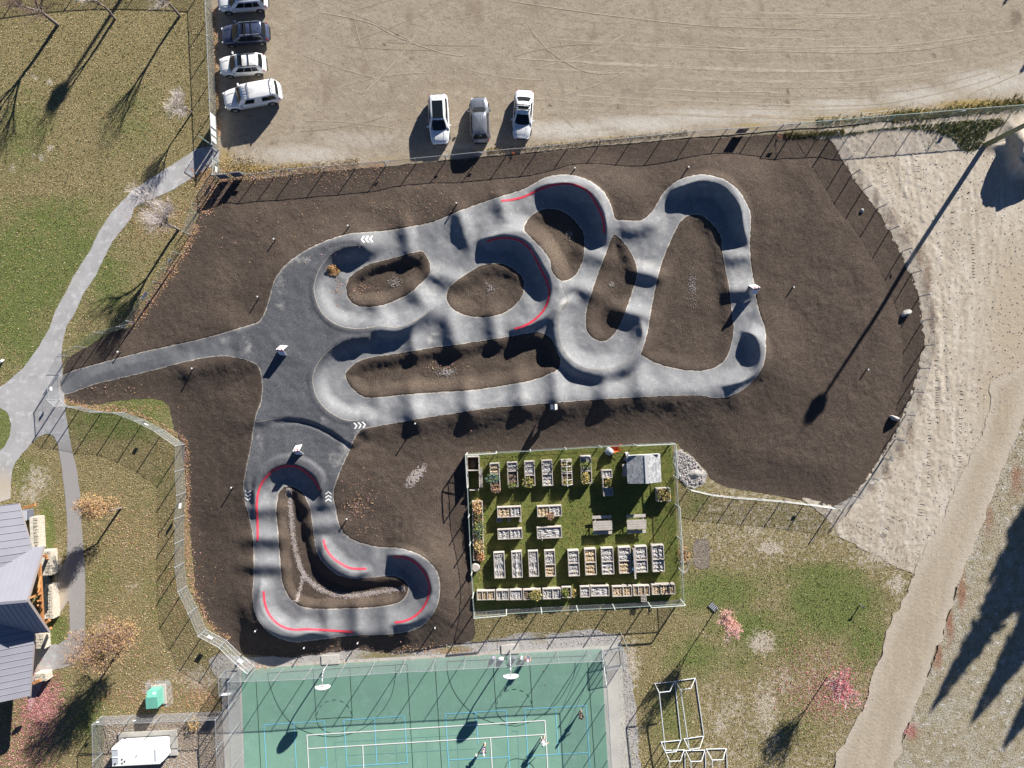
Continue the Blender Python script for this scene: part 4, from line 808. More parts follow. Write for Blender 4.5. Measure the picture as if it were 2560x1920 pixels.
# ------------------------------------------------------------------ cars
def ring(x, w, z0, zt, crown, n=None):
    return [Vector((x, y, z)) for y, z in ((-w * .86, z0), (-w, z0 + .14), (-w, z0 + (zt - z0) * .62), (-w * .965, zt - .10), (-w * .88, zt - .012), (-w * .55, zt + crown * .7), (0, zt + crown), (w * .55, zt + crown * .7), (w * .88, zt - .012), (w * .965, zt - .10), (w, z0 + (zt - z0) * .62), (w, z0 + .14), (w * .86, z0))]
def car(label, u, v, du, dv, paint, kind='suv', L=4.6, W=1.86, Hh=1.68, racks=None, roof_glass=None, group='cars parked on the dirt lot', extra=()):
    yaw = math.atan2(-dv, du)
    z0 = .03
    root = empty({'pickup': 'pickup_truck', 'sedan': 'sedan_car'}.get(kind, 'parked_car'), P(u, v, z0), label, {'pickup': 'truck'}.get(kind, 'car'), yaw, group)
    h = L / 2; w = W / 2; PT = M[paint]
    belt = .98 if kind != 'sedan' else .88
    hood = belt - .02 if kind != 'pickup' else 1.08
    if kind == 'pickup': belt = 1.12
    st = [(-h, .66, .52), (-h + .06, .80, belt - .18), (-h + .24, .92, belt), (-h + .8, 1.0, belt + .03), (-h * .4, 1.0, belt + .02), (0, 1.0, belt), (h * .36, 1.0, belt - .01), (h * .52, .985, hood - .01), (h * .72, .945, hood - .06), (h * .86, .88, hood - .14), (h - .12, .76, hood - .25), (h - .03, .62, .62), (h, .55, .5)]
    b = MB()
    b.loft([ring(x, w * k, .24 if abs(x) < h - .3 else .34, zt, .02 if x < h * .5 else .045) for x, k, zt in st], close=False, caps=False)
    n = 13; m = len(st)
    b.f.append(list(range(n))[::-1]); b.m.append(0); b.f.append(list(range((m - 1) * n, m * n))); b.m.append(0)
    b.f += [(i * n + n - 1, i * n, (i + 1) * n, (i + 1) * n + n - 1) for i in range(m - 1)]; b.m += [0] * (m - 1)
    b.build('body', PT, root, True)
    # cabin: lower outline (x back, x front, half width, z) to roof outline
    if kind == 'suv': xb0, xf0, xb1, xf1 = -h + .16, h * .50, -h + .52, h * .13
    elif kind == 'sedan': xb0, xf0, xb1, xf1 = -h * .72, h * .46, -h * .36, h * .08
    else: xb0, xf0, xb1, xf1 = -h + .06, h * .50, -h + .30, h * .24
    wb, wt = w * .93, w * .70; zb, zt = belt - .02, Hh
    if kind == 'pickup': wt = w * .78
    c = MB(); rows = []
    for t, zz in ((0, zb), (.45, zb + (zt - zb) * .5), (.86, zt - .05), (.97, zt - .012)):
        rows.append((xb0 + (xb1 - xb0) * t, xf0 + (xf1 - xf0) * t, wb + (wt - wb) * t, zz))
    rings = []
    for xb, xf, ww, zz in rows:
        L_ = xf - xb
        rings.append([Vector(p) for p in ((xb, -ww * .80, zz), (xb + .10, -ww * .95, zz), (xb + .3 * L_, -ww, zz), (xb + .65 * L_, -ww, zz), (xf - .14, -ww * .95, zz), (xf, -ww * .74, zz), (xf + .05, 0, zz), (xf, ww * .74, zz), (xf - .14, ww * .95, zz), (xb + .65 * L_, ww, zz), (xb + .3 * L_, ww, zz), (xb + .10, ww * .95, zz), (xb, ww * .80, zz), (xb - .04, 0, zz))])
    c.loft(rings, caps=False)
    top = [Vector((p.x * .985, p.y * .93, zt + .012)) for p in rings[-1]]; k0 = len(c.v) - 14
    c.add(top, []); c.f += [(k0 + i, k0 + (i + 1) % 14, k0 + 14 + (i + 1) % 14, k0 + 14 + i) for i in range(14)]; c.m += [0] * 14
    cen = len(c.v); c.add([Vector(((rows[-1][0] + rows[-1][1]) / 2, 0, zt + .035))], []); c.f += [(k0 + 14 + i, k0 + 14 + (i + 1) % 14, cen) for i in range(14)]; c.m += [0] * 14
    c.build('roof', PT, root, True)
    TT = (0, .45, .86, .97)
    def row(t):
        for k in range(3):
            if t <= TT[k + 1] or k == 2:
                f = (t - TT[k]) / (TT[k + 1] - TT[k]); return [rows[k][i] + (rows[k + 1][i] - rows[k][i]) * f for i in range(4)]
    def lerp(t, front, y, o=.02):
        r = row(t); e = max(0, 1 - abs(y) / (.74 if front else .80))
        x = (r[1] + .05 * e + o) if front else (r[0] - .04 * e - o)
        if front and abs(y) > .74: x -= .14 * (abs(y) - .74) / .21
        if not front and abs(y) > .80: x += .10 * (abs(y) - .80) / .15
        return Vector((x, y * r[2], r[3] + o * .7))
    def pane(front, t0, t1, y0, y1, name):
        g = MB(); vs = []; ny = 6
        for t in (t0, t0 + (t1 - t0) * .25, .45, .68, t1):
            yy = y0 + (y1 - y0) * (t - t0) / (t1 - t0)
            vs += [lerp(t, front, -yy + 2 * yy * k / ny) for k in range(ny + 1)]
        g.add(vs, [(i * 7 + k, i * 7 + k + 1, (i + 1) * 7 + k + 1, (i + 1) * 7 + k) for i in range(4) for k in range(ny)])
        g.build(name, M['glass'], root, True)
    pane(True, .05, .90, .86, .80, 'windshield')
    if kind == 'pickup': pane(False, .30, .88, .82, .78, 'rear_window')
    else: pane(False, .22, .88, .84, .78, 'rear_window')
    for s in (-1, 1):
        spans = [(.13, .33), (.345, .60), (.615, .86)] if kind != 'pickup' else [(.08, .42), (.62, .86)]
        if kind == 'sedan': spans = [(.16, .50), (.52, .84)]
        for a0, a1 in spans:
            vs = []
            for t, in ((.10,), (.45,), (.80,)):
                xb, xf, ww, zz = row(t)
                for q in (a0, a1):
                    vs.append(Vector((xb + (xf - xb) * q , s * (ww * (1 - .05 * max(0, (q - .65) / .35) - .05 * max(0, (.3 - q) / .3)) + .018), zz + .004)))
            MB().add(vs, [(0, 1, 3, 2), (2, 3, 5, 4)]).build('side_window', M['glass'], root)
        ms = MB().box((xf0 - .40, s * (w + .10), belt + .10), (.14, .22, .14)); ms.build('mirror', PT, root)
    fw, rw = h - .88, -h + .86 + (.25 if kind == 'pickup' else 0)
    wr = .355 if kind != 'pickup' else .40
    for x in (fw, rw):
        for s in (-1, 1):
            t = MB().tube((x, s * (w - .22), wr), (x, s * (w + .012), wr), wr, n=18).build('wheel', M['black_rubber'], root)
            r_ = MB().tube((x, s * (w - .1), wr), (x, s * (w + .02), wr), wr * .62, n=12)
            for k in range(5):
                a = k * 2 * math.pi / 5; r_.bar((x, s * (w + .022), wr), (x + math.cos(a) * wr * .6, s * (w + .022), wr + math.sin(a) * wr * .6), .05, .012, up=(0, s, 0))
            r_.build('rim', M['alloy'], t)
            ar = MB()
            vs = []
            for k in range(9):
                a = math.pi * k / 8
                for q in (wr * 1.02, wr * 1.2): vs.append(Vector((x + q * math.cos(a), s * (w + .006), wr + q * math.sin(a))))
            ar.add(vs, [(2 * k, 2 * k + 1, 2 * k + 3, 2 * k + 2) for k in range(8)]); ar.build('wheel_arch', M['rubber_black'], root)
    for s in (-1, 1):
        MB().box((h - .20, s * w * .64, hood - .275), (.20, .28, .08), rz=-s * .6).build('headlight', M['lamp'], root)
        MB().box((-h + .19, s * w * .78, belt - .13), (.14, .20, .14), rz=s * .5).build('tail_light', M['tail'], root)
    MB().box((h - .02, 0, .52), (.10, W * .5, .16)).build('grille', M['rubber_black'], root)
    MB().box((-h + .0, 0, .46), (.12, W * .62, .18)).build('rear_bumper', M['rubber_black'] if kind != 'pickup' else M['galv'], root)
    for s in (-1, 1): # hood creases
        MB().bar((h * .55, s * w * .48, hood + .045), (h * .84, s * w * .40, hood - .055), .025, .02).build('hood_crease', PT, root)
    rxb, rxf = rows[-1][0], rows[-1][1]
    if racks:
        for s in (-1, 1):
            if racks != 'cross_only': MB().bar((rxb + .15, s * wt * .93, zt + .06), (rxf - .1, s * wt * .93, zt + .05), .045, .045).build('roof_rail', M[racks if racks in M else 'rubber_black'], root)
        for t in (.28, .66) if racks == 'cross_only' else (.40, .72):
            x = rxb + (rxf - rxb) * t
            q = MB().bar((x, -wt * 1.0, zt + .10), (x, wt * 1.0, zt + .10), .07, .04)
            for s in (-1, 1): q.box((x, s * wt * .9, zt + .05), (.10, .05, .1))
            q.build('cross_bar', M['rubber_black'], root)
    if roof_glass:
        a, bq = roof_glass
        x0 = rxb + (rxf - rxb) * a; x1 = rxb + (rxf - rxb) * bq
        g = MB(); g.add([Vector((x, y * wt * .74, zt + .040 - abs(y) * .006)) for x in (x0, x1) for y in (-1, 0, 1)], [(0, 3, 4, 1), (1, 4, 5, 2)])
        g.build('sunroof', M['glass'], root)
    if 'ribs' in extra:
        for y in (-.5, -.17, .17, .5): MB().bar((rxb + .35, y * wt, zt + .030 - abs(y) * .02), (rxf - .2 if kind != 'pickup' else rxf - .15, y * wt, zt + .030 - abs(y) * .02), .03, .012).build('roof_rib', PT, root)
    MB().bar((rxb + .25, 0, zt + .03), (rxb + .15, 0, zt + .12), .05, .03).build('antenna', M['rubber_black'], root)
    if kind == 'pickup':
        x = -h * .02
        for xx in (x, -h + .55): 
            q = MB().bar((xx, -wt, zt + .14), (xx, wt, zt + .14), .05, .04)
            for s in (-1, 1): q.box((xx, s * wt * .92, zt + .07), (.12, .06, .14))
            q.build('cross_bar', M['galv'], root)
        for s in (-1, 1): MB().box((x + .10, s * (w * .93), belt + .22), (.03, .01, .5)).build('cab_gap', M['rubber_black'], root)
        MB().box((x + .04, 0, zt + .0), (.05, wt * 1.8, .085)).build('cab_gap', M['rubber_black'], root)
    return root
def paint(n, c, metal=0.0, rough=.28): M[n] = mat(n, c, rough=rough, metal=metal, spec=.5, coat=.5)
paint('white_car_paint', (.72, .74, .76)); paint('pearl_car_paint', (.66, .68, .71)); paint('blue_grey_car_paint', (.055, .07, .13), .3); paint('silver_car_paint', (.20, .215, .25), .5); paint('bright_car_paint', (.78, .79, .79))
car('white SUV cut by the upper edge of the photo, first in its row', 613, 11, -69, 5, 'white_car_paint', L=4.9, W=1.98, Hh=1.66, roof_glass=(.45, .95))
car('dark blue grey SUV with silver roof rails and open sunroof shade', 619, 93, -68, 5, 'blue_grey_car_paint', W=1.95, L=4.75, Hh=1.66, racks='galv', roof_glass=(.66, .86))
car('small white SUV with black roof rails and sunroof beside the dark one', 613, 170, -68, 5, 'bright_car_paint', L=4.6, W=1.92, Hh=1.66, racks='rubber_black', roof_glass=(.72, .92))
car('white pickup truck with a matching white canopy over its bed', 637, 247, -88, 16, 'bright_car_paint', kind='pickup', L=5.75, W=2.05, Hh=1.9, extra=('ribs',))
car('white SUV with a full length black glass roof, nose towards the fence', 1099, 304, 6, 115, 'white_car_paint', L=4.95, W=2.0, Hh=1.66, roof_glass=(.22, .98))
car('silver grey SUV with ribbed roof, tail towards the fence', 1200, 306, -5, -112, 'silver_car_paint', L=4.5, W=1.92, Hh=1.7, extra=('ribs',))
car('white sedan with two black roof bars, nose towards the fence', 1307, 292, -9, 118, 'pearl_car_paint', kind='sedan', L=4.85, W=1.92, Hh=1.48, racks='cross_only', roof_glass=(.35, .62))

# ------------------------------------------------------------------ sign boards, stakes, boulders, poles
def aframe(label, ridge_a, ridge_b, half, h, base, posters=(('sign_white', 'sign_white')), name='sandwich_board', frame='sign_white', style='text'):
    """folding board: two panels leaning together; ridge ends given in photo pixels at ridge height"""
    z = base; a = P(*ridge_a, z + h); b = P(*ridge_b, z + h); c = (a + b) / 2
    d = (b - a); d.z = 0; L = d.length; d.normalize(); nrm = Vector((-d.y, d.x, 0))
    root = empty(name, (c.x, c.y, z), label, 'sign board'); off = Vector((c.x, c.y, z))
    for s in (1, -1):
        top = Vector((c.x, c.y, z + h)); bot = Vector((c.x, c.y, z + .03)) + nrm * s * half
        ax = (top - bot).normalized(); R = Matrix((d, ax.cross(d).normalized() * 1.0, ax)).transposed()
        o_ = R @ Vector((0, 1, 0)); o_ = o_ if o_.dot(nrm * s) > 0 else -o_
        pc = (top + bot) / 2; H = (top - bot).length
        pan = MB(off).box(pc, (L, .03, H), M=R).build('panel', M[frame], root)
        ps = posters[0] if s > 0 else posters[1]
        if style == 'text':
            MB(off).box(pc + o_ * .018 + ax * H * .30, (L * .84, .006, H * .2), M=R).build('printed_header', M['sign_red'], pan)
            MB(off).box(pc + o_ * .018 - ax * H * .04, (L * .86, .006, H * .36), M=R).build('printed_notice', M['sign_pale'], pan)
            MB(off).box(pc + o_ * .018 - ax * H * .34, (L * .7, .006, H * .05), M=R).build('printed_notice', M['sign_grey'], pan)
        else:
            MB(off).box(pc + o_ * .02, (L * .7, .008, H * .72), M=R).build('poster', M['sign_white'], pan)
    for t in (-.25, .25):
        MB(off).box(c + d * L * t + Vector((0, 0, -.02)), (.10, .10, .05)).build('hinge', M['rubber_black'], root)
    return root
M['sign_pale'] = mat('printed_pale_blue', (.55, .66, .78), rough=.45)
aframe('white folding sign board on the dark start plaza', (690, 873.5), (708, 875), .46, 1.25, hz(708, 876) + .03)
aframe('white folding sign board on the platform above the red lined curve', (731.5, 1128.5), (748, 1126), .46, 1.25, hz(752, 1122) + .03)
aframe('white folding sign board beside the right hand lane of the track', (1883, 721), (1901, 718.5), .46, 1.25, hz(1884, 724) + .03)
aframe('black folding board with white posters at the lower track edge', (1386.5, 1027), (1385.5, 1008.5), .36, 1.15, hz(1388, 1017) + .02, frame='rubber_black', style='poster')

def stake(u, v, label, h=.55, m='sign_white', tip=True):
    q = G(u, v); root = empty('marker_stake', q, label, 'marker stake', random.uniform(-.3, .3), 'marker stakes around the track')
    MB().box((0, 0, h / 2 - .1), (.09, .09, h + .2)).build('post', M['steel_dark'], root)
    if tip: 
        c = MB(); c.box((0, 0, h + .06), (.11, .12, .10)); c.build('cap', M[m], root)
    return root
for u, v, l in ((873, 567, 'white capped stake just above the left pointing chevrons'), (689, 600, 'lone white capped stake on the upper left soil'), (1142, 511, 'white capped stake on the bank above the top straight'), (649, 743, 'dark stake on the soil left of the start plaza'), (1436, 424, 'white capped stake above the berm with the long red arc'), (1718, 422, 'white capped stake above the widest unmarked berm'),
    (1040, 1058, 'white capped stake below the lower straight near the right pointing chevrons'), (870, 1295, 'white capped stake beside the scattered leaves on the soil'), (584, 1217, 'white capped stake left of the downward chevrons'), (643, 1573, 'white capped stake at the lower left corner of the track'), (764, 1615, 'white capped stake on the bank below the longest red line end'), (897, 1603, 'white capped stake below the bottom straight, above the court wall'), (1089, 1565, 'white tipped stake beside the lower right berm'),
    (302, 880, 'white tipped stake beside the shaded entrance path'), (484, 921, 'small white tag on the soil below the entrance path'), (1981, 719, 'pale blue tag stake on the open right hand soil'), (2166, 924, 'thin tagged stake on the soil near the lone boulder')):
    stake(u, v, l, h=.35 if 'tag' in l else .55)
for u, v, l in ((1283, 385, 'small orange stake by the fence below the sedan'), (1946, 342, 'small orange stake beside the fence gateway')):
    q = G(u, v); r_ = empty('orange_stake', q, l, 'marker stake')
    MB().bar((0, 0, 0), (.1, -.12, .5), .05, .05).build('post', M['orange'], r_); MB().bar((-.1, .1, .2), (.12, -.05, .25), .05, .05).build('cross_piece', M['orange'], r_)
q = G(2150, 1512); r_ = empty('irrigation_post', q, 'short grey irrigation post standing in the bright green grass', 'post')
MB().tube((0, 0, 0), (0, 0, .7), .06, n=8).build('pipe', M['galv'], r_); MB().tube((-.14, 0, .72), (.14, .05, .72), .07, n=8).build('valve_head', M['steel_dark'], r_)
q = G(8, 900); r_ = empty('marker_tube', q, 'short white tube on the grass at the left edge', 'tube')
MB().tube((0, 0, 0), (.05, -.2, .45), .11, n=10).build('tube', M['white'], r_)
M['boulder'] = mat('pale_boulder', (.44, .43, .41), (('n', (2.5, .42, .62, 5), (.30, .285, .27)), ('n', (8, .55, .7), (.56, .55, .53))), rough=.9, bump=((6, .9, .1),))
for u, v, r, sq, rz_, sd_, l in ((2153, 527, .26, (1, 1, .9), .3, 3, 'small rounded pale boulder near the upper curve of fence'), (2262, 783, .52, (1.15, .7, .9), .5, 5, 'large angular pale boulder half way down the right soil'), (2234, 1046, .55, (1.1, .55, .95), -.35, 9, 'long pale boulder lying near the lower right fence')):
    vs, fs = blob(r, sd_, 3, .55, sq); q = G(u, v); Rz = Matrix.Rotation(rz_, 3, 'Z')
    o = mesh_obj('boulder', [Rz @ p + Vector((0, 0, r * .45)) for p in vs], fs, M['boulder']); o.location = q; tag(o, l, 'boulder', 'pale boulders on the soil')
def light_pole(label, u, v, h, z=0.0):
    root = empty('light_pole', P(u, v, z), label, 'light pole', math.atan2(SDX, -SDY))
    MB().tube((0, 0, 0), (0, 0, h), .26, .15, n=12).build('pole', M['pole_wood'], root, True)
    hd = MB().loft([[Vector((r_ * math.cos(a), r_ * math.sin(a), zz)) for a in np.linspace(0, 2 * math.pi, 15)[:-1]] for zz, r_ in ((h - 1.25, .30), (h - 1.15, .56), (h - .25, .60), (h - .1, .40))]).build('lamp_basket', M['steel_dark'], root)
    for k in range(8):
        a = k * math.pi / 4; l = MB(); l.tube((.5 * math.cos(a), .5 * math.sin(a), h - .7), (.74 * math.cos(a), .74 * math.sin(a), h - .85), .14, .2, n=10); l.build('floodlight', M['galv'], hd)
    MB().tube((0, 0, h), (0, 0, h + .7), .05, n=6).build('finial', M['galv'], root)
    return root
M['pole_wood'] = mat('green_treated_pole', (.24, .25, .16), (('n', (3, .4, .7, 4, (1, 1, .1), 0), (.16, .17, .10)),), rough=.85)
light_pole('tall treated timber floodlight pole at the edge of the weeds', 2461, 364, 13.6)
light_pole('floodlight pole outside the frame whose shadow crosses the lawn', 588, -441, 13.6)

# goals
def goal(label, fa, fb, depth, h=2.1, top=1.05):
    a, b = P(*fa, 0), P(*fb, 0); d = (b - a).normalized(); nrm = Vector((-d.y, d.x, 0))
    if nrm.x < 0: nrm = -nrm
    root = empty('goal_frame', a, label, 'goal', group='white goal frames standing on the dry grass'); off = a
    up = Vector((0, 0, h)); r = .05
    for nm, p, q in (('crossbar', a + up, b + up), ('back_bar', a + nrm * depth, b + nrm * depth), ('post', a, a + up), ('post', b, b + up), ('base_bar', a, a + nrm * depth), ('base_bar', b, b + nrm * depth), ('top_bar', a + up, a + up + nrm * top), ('top_bar', b + up, b + up + nrm * top), ('stay', a + up + nrm * top, a + nrm * depth), ('stay', b + up + nrm * top, b + nrm * depth)):
        z = Vector((0, 0, .06)) if p.z < .01 and q.z < .01 else Vector((0, 0, 0))
        MB(off).tube(p + z, q + z, r if nm != 'stay' else .035, n=8).build(nm, M['goal_white'], root)
    return root
M['goal_white'] = mat('grey_goal_paint', (.56, .59, .62), rough=.45, metal=.1)
goal('goal frame nearest the court, upper row', (1636.8, 1708.6), (1652.5, 1855), 2.0)
goal('goal frame of the upper row further from the court', (1688.6, 1702.3), (1709.7, 1847), 2.0)
goal('goal frame of the cut off lower row, nearest the court', (1662, 1875.5), (1666, 2021), 1.95)
goal('middle goal frame of the cut off lower row', (1713.6, 1876), (1717, 2022), 1.95)
goal('goal frame of the cut off lower row, furthest from the court', (1765.4, 1872.4), (1769, 2018), 2.0)

# hoops
def hoop(label, u, v):
    q = P(u, v, .03); root = empty('basketball_hoop', q, label, 'basketball hoop', math.radians(3))
    MB().box((0, .05, .03), (1.75, .9, .12)).build('footing', M['concrete'], root)
    MB().path([Vector(p) for p in ((0, 0, 0), (0, 0, 2.7), (0, -.18, 3.0), (0, -.5, 3.2), (0, -1.3, 3.25))], .065, 8).build('gooseneck_pole', M['galv'], root, True)
    vs = []; pr = [(-.45, 2.75), (.45, 2.75), (.70, 2.95), (.72, 3.25), (.58, 3.55), (.3, 3.75), (0, 3.80), (-.3, 3.75), (-.58, 3.55), (-.72, 3.25), (-.70, 2.95)]
    for y in (-1.32, -1.38): vs += [Vector((x, y, z)) for x, z in pr]
    n = len(pr); MB().add(vs, [tuple(range(n)), tuple(range(n, 2 * n))[::-1]] + [(k, (k + 1) % n, n + (k + 1) % n, n + k) for k in range(n)]).build('backboard', M['white'], root)
    rim = [Vector((.225 * math.cos(a), -1.64 + .225 * math.sin(a), 3.0)) for a in np.linspace(0, 2 * math.pi, 17)]
    r_ = MB().path(rim, .012, 5); r_.bar((0, -1.38, 3.0), (0, -1.43, 3.0), .12, .04); r_.build('rim', M['steel_dark'], root)
    MB().bar((-.3, -1.3, 3.2), (.3, -1.3, 3.2), .06, .06).build('bracket', M['galv'], root)
hoop('basketball hoop with fan backboard at the left half of the court', 826, 1650)
hoop('basketball hoop with fan backboard beside the people, right half', 1275.5, 1624)

# green transformer and white generator
M['tr_green'] = mat('transformer_green', (.12, .36, .29), (('n', (2, .45, .7), (.15, .40, .33)),), rough=.45)
M['gen_white'] = mat('generator_white', (.74, .76, .76), (('n', (1.2, .66, .76), (.58, .47, .30)),), rough=.4)
t = empty('transformer_box', P(396, 1736, .03), 'green electrical transformer cabinet on a small concrete pad', 'transformer', math.radians(4))
MB().box((.05, 0, .03), (1.45, 1.9, .16)).build('pad', M['concrete'], t)
MB().box((0, -.25, .72), (1.1, 1.05, 1.24)).build('cabinet', M['tr_green'], t)
vs = [Vector(p) for p in ((-.55, .28, .1), (.55, .28, .1), (.55, .80, .1), (-.55, .80, .1), (-.55, .28, 1.30), (.55, .28, 1.30), (.55, .80, 1.02), (-.55, .80, 1.02))]
MB().add(vs, [(0, 3, 2, 1), (4, 5, 6, 7), (0, 1, 5, 4), (2, 3, 7, 6), (0, 4, 7, 3), (1, 2, 6, 5)]).build('front_compartment', M['tr_green'], t)
MB().box((0, -.25, 1.355), (1.16, 1.1, .03)).build('lid', M['tr_green'], t)
MB().box((.2, .60, 1.125), (.3, .2, .02), M=Matrix.Rotation(-.49, 3, 'X')).build('warning_label', M['sign_pale'], t)
g = empty('generator', P(368, 1862, .03), 'white generator housing on a concrete slab inside the fence', 'generator', math.radians(3))
MB().box((.15, .12, .06), (5.8, 2.5, .2)).build('slab', M['concrete'], g)
MB().box((0, 0, 1.16), (4.6, 1.75, 2.0)).build('housing', M['gen_white'], g)
MB().box((0, 0, .19), (4.75, 1.85, .14)).build('base_frame', M['steel_dark'], g)
MB().box((2.36, 0, 1.1), (.12, 1.6, 1.7)).build('end_hood', M['gen_white'], g)
ob = MB().box((-1.98, 0, 2.185), (.60, 1.7, .05)).build('exhaust_bay', M['sign_grey'], g)
for y in (-.72, 0.0, .72): MB().box((-1.98, y * 1.1, 2.22), (.62, .06, .06)).build('bay_bar', M['gen_white'], ob)
for x, y in ((-1.35, -.25), (-1.1, -.45), (-1.35, -.62)): MB().tube((x, y, 2.15), (x, y, 2.19), .08, n=12).build('filler_cap', M['steel_dark'], g)
MB().box((1.9, 0, 2.17), (.12, 1.1, .03)).build('roof_vent', M['sign_grey'], g)
for k in range(5):
    for dz in (0, .2): MB().box((.9 + (k % 2) * .5, .885, 1.1 + dz + .35 * (k // 2)), (.42, .02, .07)).build('vent_slot', M['sign_grey'], g)
MB().bar((0, -.1, 2.18), (.14, .12, 2.19), .04, .05).build('lifting_eye', M['steel_dark'], g)
MB().tube((-1.98, -.6, 2.18), (-1.98, -.6, 2.30), .09, n=10).build('exhaust_stack', M['steel_dark'], g)
# ------------------------------------------------------------------ community garden
M['straw'] = mat('straw_mulch', (.40, .30, .19), (('n', (5, .40, .62, 5), (.52, .42, .29)), ('n', (11, .48, .60, 5), (.22, .15, .09)), ('n', (28, .5, .68, 3), (.60, .52, .40))), rough=.95, bump=((12, 1, .08),))
M['greycover'] = mat('dry_grey_mulch', (.37, .36, .36), (('n', (5, .42, .62, 5), (.50, .50, .52)), ('n', (12, .47, .60, 5), (.19, .175, .165)), ('n', (2.2, .52, .66), (.46, .40, .31)), ('n', (30, .52, .7, 3), (.60, .60, .62))), rough=.95, bump=((12, 1, .08),))
M['bedsoil'] = mat('bed_soil', (.12, .09, .07), (('n', (6, .45, .65), (.19, .15, .11)), ('n', (20, .5, .68), (.07, .05, .04))), rough=.95, bump=((12, 1, .06),))
GR = math.radians(2.6)
def bed(label, u0, v0, u1, v1, fill='greycover', h=.82, divide=(), fills=None, rz=GR, name='raised_bed', group='raised wooden beds in the fenced garden'):
    c = P((u0 + u1) / 2, (v0 + v1) / 2, h); k = PX * (CAM_H - h) / CAM_H
    W, L = (u1 - u0) * k * .965, (v1 - v0) * k * .965
    root = empty(name, (c.x, c.y, .01), label, 'raised bed', rz, group)
    t = .07
    rr = random.Random(int(u0 * 7 + v0))
    for s in (-1, 1):
        for tier in range(3):
            hh = h / 3; zc = hh * (tier + .5); j = rr.uniform(-.008, .008)
            MB().box((s * (W / 2 - t / 2) + j, 0, zc), (t, L, hh - .012)).build('side_board', M['wood_grey'], root)
            MB().box((0, s * (L / 2 - t / 2) + j, zc), (W - 2 * t, t, hh - .012)).build('side_board', M['wood_grey'], root)
        for q in (-1, 1): MB().box((s * (W / 2 - t - .05), q * (L / 2 - t - .05), h / 2 - .03), (.09, .09, h - .05)).build('corner_post', M['wood_grey'], root)
    horiz = W > L
    parts_ = [0.0] + sorted(divide) + [1.0]
    A = W if horiz else L
    for i in range(len(parts_) - 1):
        a, b = parts_[i], parts_[i + 1]
        f = (fills[i] if fills else fill)
        if f is None: continue
        x0, x1 = (-A / 2 + t + (A - 2 * t) * a, -A / 2 + t + (A - 2 * t) * b)
        nx, ny = 14, 14; vs = []
        for iy in range(ny + 1):
            for ix in range(nx + 1):
                p = x0 + (x1 - x0) * ix / nx; q = (-.5 + iy / ny) * ((L if horiz else W) - 2 * t)
                z = h - .11 + rr.uniform(-.05, .05) + .03 * math.sin(ix * 1.3 + i)
                vs.append((p, q, z) if horiz else (q, -p, z))
        fs = [(j * (nx + 1) + i_, j * (nx + 1) + i_ + 1, (j + 1) * (nx + 1) + i_ + 1, (j + 1) * (nx + 1) + i_) for j in range(ny) for i_ in range(nx)]
        if not horiz: fs = [f_[::-1] for f_ in fs]
        tag(mesh_obj('mulch_fill' if f != 'bedsoil' else 'soil_fill', vs, fs, M[f], root), kind='stuff')
    for d in divide:
        x = -A / 2 + t + (A - 2 * t) * d
        if horiz: MB().box((x, 0, h - .08), (.07, L - 2 * t, .17)).build('divider', M['wood_grey'], root)
        else: MB().box((0, -x, h - .08), (W - 2 * t, .07, .17)).build('divider', M['wood_grey'], root)
    return root
def plant(label, u, v, z, r, h, cols, n=220, name='garden_plant', seed=1, size=.11, cat='plant', sx=1, sy=1):
    rr = random.Random(seed); q = P(u, v, z); root = empty(name, q, label, cat)
    st = MB()
    for k in range(7):
        a = rr.uniform(0, 6.28); st.tube((0, 0, -.1), (math.cos(a) * r * .6 * sx, math.sin(a) * r * .6 * sy, h * .8), .014, .006, 4)
    st.build('stem', M['twig_brown'], root)
    lv = MB()
    for k in range(n):
        a = rr.uniform(0, 6.28); d = r * math.sqrt(rr.random()); zz = h * rr.uniform(.1, 1) * (1 - .5 * (d / r) ** 2)
        c = Vector((math.cos(a) * d * sx, math.sin(a) * d * sy, zz)); s = size * rr.uniform(.5, 1.3)
        d1 = Vector((rr.uniform(-1, 1), rr.uniform(-1, 1), rr.uniform(-.5, .7))).normalized() * s; d2 = d1.cross(Vector((rr.uniform(-1, 1), rr.uniform(-1, 1), 1))).normalized() * s * .45
        lv.cur = rr.randrange(len(cols)); lv.add([c - d1 * .3 , c + d2, c + d1, c - d2], [(0, 1, 2, 3)])
    tag(lv.build('leaves', None, root, mats=[M[x] for x in cols]), kind='stuff')
    return root
bed('raised bed with blue green cabbage, left end of the upper row', 1225, 1157, 1250, 1227, 'bedsoil', divide=(.4,), fills=('straw', 'bedsoil'))
bed('raised bed with grey mulch and low greens, second of the upper row', 1268, 1154.5, 1295, 1219, fills=('greycover', 'bedsoil'), divide=(.35,))
bed('raised bed half mulched and half green, third of the upper row', 1311, 1152, 1338, 1216, divide=(.58,), fills=('greycover', 'bedsoil'))
bed('raised bed of plain grey mulch with a divider, fourth of the upper row', 1354.5, 1149.5, 1382, 1216, divide=(.55,))
bed('raised bed under white hoops, fifth of the upper row', 1403.5, 1148, 1431, 1214, 'bedsoil', divide=(.55,))
bed('raised bed heaped with pale cloth and greens, last of the upper row', 1452, 1138, 1479.5, 1210, 'bedsoil', divide=(.56,), fills=('greycover', 'bedsoil'))
bed('square raised bed full of yellowing plants beside the garden gate fence', 1641, 1220, 1677, 1254, 'bedsoil')
bed('straw covered bed with slatted crates leaning below it', 1242, 1267, 1304, 1294, divide=(.58,), fills=('straw', 'greycover'))
bed('long straw bed with a dry brown bush at its edge', 1342, 1264.5, 1405.5, 1292, divide=(.5,), fills=('straw', 'greycover'))
bed('mulched bed with bare stems drooping over its lower side', 1243, 1322.5, 1307, 1348.5, divide=(.52,))
